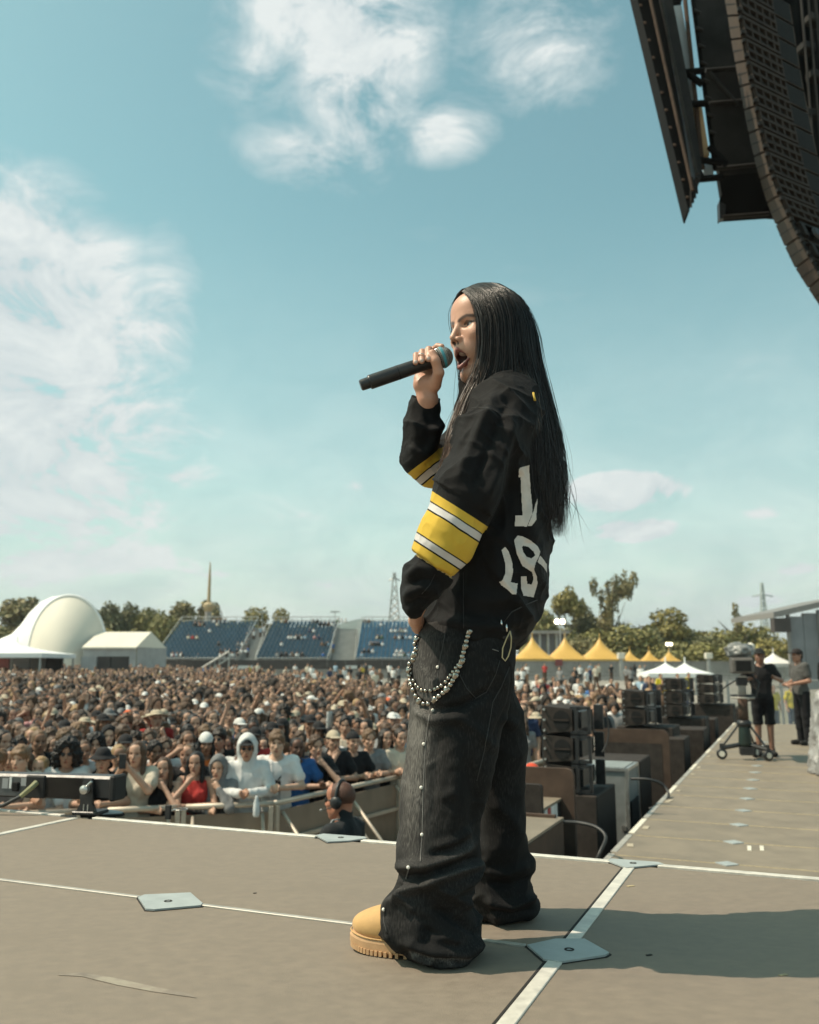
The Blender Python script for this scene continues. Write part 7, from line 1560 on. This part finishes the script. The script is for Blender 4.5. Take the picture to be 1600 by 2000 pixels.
# ---------------------------------------------------------------- television camera on pedestal
YC = 13.6; P0 = at_z(1458, 1484, LZ)
def pedestal():
    t = thing('camera_pedestal', 'black television camera pedestal with column and wheeled base on the main stage', 'pedestal', (P0[0], P0[1], LZ + .004), -.25)
    def B(name, c, d, m=M_blackp, bev=.01, rz=0, par=None): return MB().box(c, d, rz, bev).obj(name, m, par or t)
    wm = MB().lathe((0, 0, 0), [(.03, -.03), (.075, -.03), (.082, -.015), (.082, .015), (.075, .03), (.03, .03)], 16, Matrix.Rotation(math.pi / 2, 4, 'X')).mesh('wheel', M_blackp, True); hm = MB().lathe((0, 0, 0), [(.02, -.034), (.045, -.034), (.045, .034), (.02, .034)], 12, Matrix.Rotation(math.pi / 2, 4, 'X')).mesh('hub', M_memb)
    W3 = [(-.36, -.05), (.30, -.16), (.18, .36)]
    for i, (x, y) in enumerate(W3):
        w_ = obj('wheel', wm, t, loc=(x, y, .083), rot=(0, 0, .5 * i)); obj('hub', hm, w_)
        MB().tube([(x, y, .17), (0, 0, .24)], .035, 8).obj('base_arm', M_blackp, t); MB().tube([(x, y, .10), (x, y, .24)], .03, 8).obj('caster_post', M_blackp, t); MB().tube([(x * .9, y * .9, .22), (x * .12, y * .12, .58)], .016, 6).obj('strut', M_blackp, t)
    B('ballast', (.02, 0, .13), (.22, .2, .12)); MB().lathe((0, 0, .2), [(.09, 0), (.10, .05), (.085, .3), (.085, .36)], 16).obj('lower_column', mat('dark green casting', (.02, .035, .03), .4), t, smooth=True)
    MB().lathe((0, 0, .5), [(.095, 0), (.11, .02), (.11, .07), (.075, .1)], 16).obj('collar', M_blackp, t, smooth=True); MB().lathe((0, 0, .58), [(.075, 0), (.075, .36)], 14).obj('column', M_boxt, t, smooth=True)
    MB().tube([(.17 * math.cos(a), .17 * math.sin(a), .94) for a in [6.2832 * i / 24 for i in range(25)]], .017, 8).obj('steering_ring', M_alu2, t, smooth=True); MB().tube([(.17 * math.cos(a), .17 * math.sin(a), .975) for a in [6.2832 * i / 24 for i in range(25)]], .014, 8).obj('steering_ring', M_blackp, t, smooth=True)
    for a in (0, 2.1, 4.2): MB().tube([(0, 0, .95), (.17 * math.cos(a), .17 * math.sin(a), .95)], .012, 6).obj('spoke', M_blackp, t)
    MB().lathe((0, 0, .95), [(.06, 0), (.06, .16), (.08, .2)], 14).obj('upper_column', M_rail, t, smooth=True)
    B('pan_head', (0, 0, 1.19), (.16, .2, .12)); B('camera_plate', (0, .02, 1.265), (.13, .3, .025), M_steel, .004)
    MB().tube([(-.09, .05, 1.2), (-.2, .2, 1.12), (-.26, .4, 1.06)], .012, 6).obj('pan_bar', M_blackp, t); MB().tube([(.09, .05, 1.2), (.2, .2, 1.12), (.26, .4, 1.06)], .012, 6).obj('pan_bar', M_blackp, t)
    k = thing('television_camera', 'large studio television camera with box lens and pale rain cover', 'camera', (P0[0], P0[1], LZ + 1.285), -.25); k.scale = (1.28, 1.2, 1.12)
    def K(name, c, d, m=M_blackp, bev=.012, par=None): return MB().box(c, d, 0, bev).obj(name, m, par or k)
    K('camera_body', (0, .16, .15), (.19, .42, .24)); ln = K('box_lens', (-.01, -.18, .14), (.24, .34, .22), mat('warm grey cover', (.11, .098, .088), .6, var=.2, scale=8)); K('lens_hood', (-.01, -.40, .135), (.25, .12, .20), mat('warm grey cover', (.3, .27, .24), .6), .02, ln); K('lens_glass', (-.01, -.462, .135), (.17, .01, .14), M_hole, .004, ln)
    K('viewfinder', (.02, .10, .34), (.2, .2, .14))
    RV, RQ = sdf_mesh(lambda P: ell(P, (0, 0, 0), (.15, .19, .10)), (-.2, -.25, -.15), (.2, .25, .15), .012); RN = normals(RV, RQ); RV = RV + RN * (((1 - np.abs(vnoise(RV * 14, 3))) ** 2 - .3) * .05 + vnoise(RV * 28, 5) * .012)[:, None] + np.array([0, .02, .34])
    obj('rain_cover', mesh_np('rain_cover', RV, RQ, mat('crumpled pale plastic', (.24, .24, .23), .35, var=.2, scale=14, bump=.5, bscale=14), False), k)
    K('side_box', (.14, .2, .16), (.08, .2, .2)); MB().lathe((.15, .16, .33), [(.03, 0), (.05, .04), (.05, .1), (.02, .13)], 12).obj('tally_light', M_memb, k, smooth=True); MB().tube([(.1, .1, .05), (.2, .0, -.1), (.16, -.02, -.3), (.06, 0, -.35)], .014, 6).obj('cable', M_cable, k, smooth=True)
pedestal()
c = at_z(1509, 1480, LZ); make_person(c[0], c[1] + .25, LZ + .004, (-.25, -1), 'operate', 0, 'short', HC['dark'], 'short', (.022, .022, .024), (.30, .16, .11), 'cap', (.02, .02, .02), 'shorts', (.012, .012, .014), label='camera operator in black shirt and shorts behind the television camera', sc=.98, shoec=(.02, .02, .02))
c = at_z(1572, 1455, LZ); m1 = make_person(c[0], c[1], LZ + .004, (-1, -.25), 'read', 0, 'short', HC['dark'], 'short', (.10, .097, .092), (.42, .22, .15), 'cap', (.03, .025, .025), 'long', (.012, .012, .014), label='man in dark cap and grey t-shirt looking down at his hands, right of the camera', sc=1.0, shoec=(.02, .02, .02))
c = at_z(1634, 1492, LZ); make_person(c[0], c[1], LZ + .004, (-1, -.1), 'down', 0, 'short', HC['dark'], 'short', (.012, .012, .013), (.42, .22, .15), None, None, 'long', (.012, .012, .012), label='person in black standing at the right picture edge', sc=1.0, shoec=(.02, .02, .02))
# stewards in yellow vests far behind, on the ground
for (px_, py_, Y, lb) in ((1508, 1340, 30, 'steward in yellow shirt behind the camera operator'), (1345, 1322, 48, 'steward in yellow shirt under the white pavilion tent'), (1290, 1323, 46, 'steward in yellow shirt left of the white pavilion pole'), (1545, 1345, 31, 'steward in yellow vest left of the man in grey')):
    p = at_y(px_, py_, Y); make_person(p[0], Y, gz(Y), (.2, -1), 'down', 0, 'short', HC['dark'], 'short', (.66, .52, .04), SKINS[1], None, label=lb, trouc=(.06, .08, .14), sc=1.0)
# silver draped case at the right edge
dc = thing('covered_case', 'case under a crumpled silver-grey cover at the right picture edge', 'case', (*at_z(1668, 1515, LZ)[:2], LZ))
V, Q = sdf_mesh(lambda P: np.maximum(stack(P, [(0, 0, 0, .50, .60), (.5, .0, 0, .44, .52), (.95, 0, 0, .38, .45), (1.1, 0, 0, .3, .36)]), 0.004 - P[:, 2]), (-.7, -.8, -.02), (.7, .8, 1.3), .025); N = normals(V, Q); V = V + N * (((1 - np.abs(vnoise(V * np.array([9, 9, 3.]), 3))) ** 3 - .3) * .09)[:, None]; V[:, 2] = np.maximum(V[:, 2], .004)
obj('cover', mesh_np('cover', V, Q, mat('silver cover', (.34, .33, .32), .45, metal=.2, var=.15, scale=8)), dc)
# steel fence panels at the far end of the stage
for k in range(9):
    x = gx(1380 + k * 26, 27); t = thing('fence_panel', f'pale mobile fence panel at the far stage end, {DIRW[k]} from the left', 'fence', (x, 27, gz(27)), 0, 'mobile fence panels beyond the stage'); w_ = 26 * 27 / 1748 - .03
    for s in (-.5, .5): MB().tube([(s * w_, 0, 0), (s * w_, 0, 2.0)], .022, 6).obj('post', M_rail, t)
    for z in (.2, 1.98): MB().tube([(-w_ / 2, 0, z), (w_ / 2, 0, z)], .02, 6).obj('rail', M_rail, t)
    mb = MB()
    for q in range(7): mb.box((-w_ / 2 + (q + .5) * w_ / 7, 0, 1.08), (.016, .01, 1.8))
    mb.obj('bars', M_rail, t, kind='stuff')
# ================================================================ the air
hz = MB().box((0, 1200, 74), (6400, 4600, 150)).obj('haze', None, kind='stuff'); hm = bpy.data.materials.new('summer haze'); hm.use_nodes = True; ht = NT(hm.node_tree)
hv = ht.n('ShaderNodeVolumePrincipled'); hv.inputs['Density'].default_value = HAZE; hv.inputs['Color'].default_value = (.82, .88, .9, 1); hv.inputs['Anisotropy'].default_value = .2; ho = ht.n('ShaderNodeOutputMaterial'); ht.l(hv.outputs[0], ho.inputs['Volume']); hz.data.materials.append(hm)
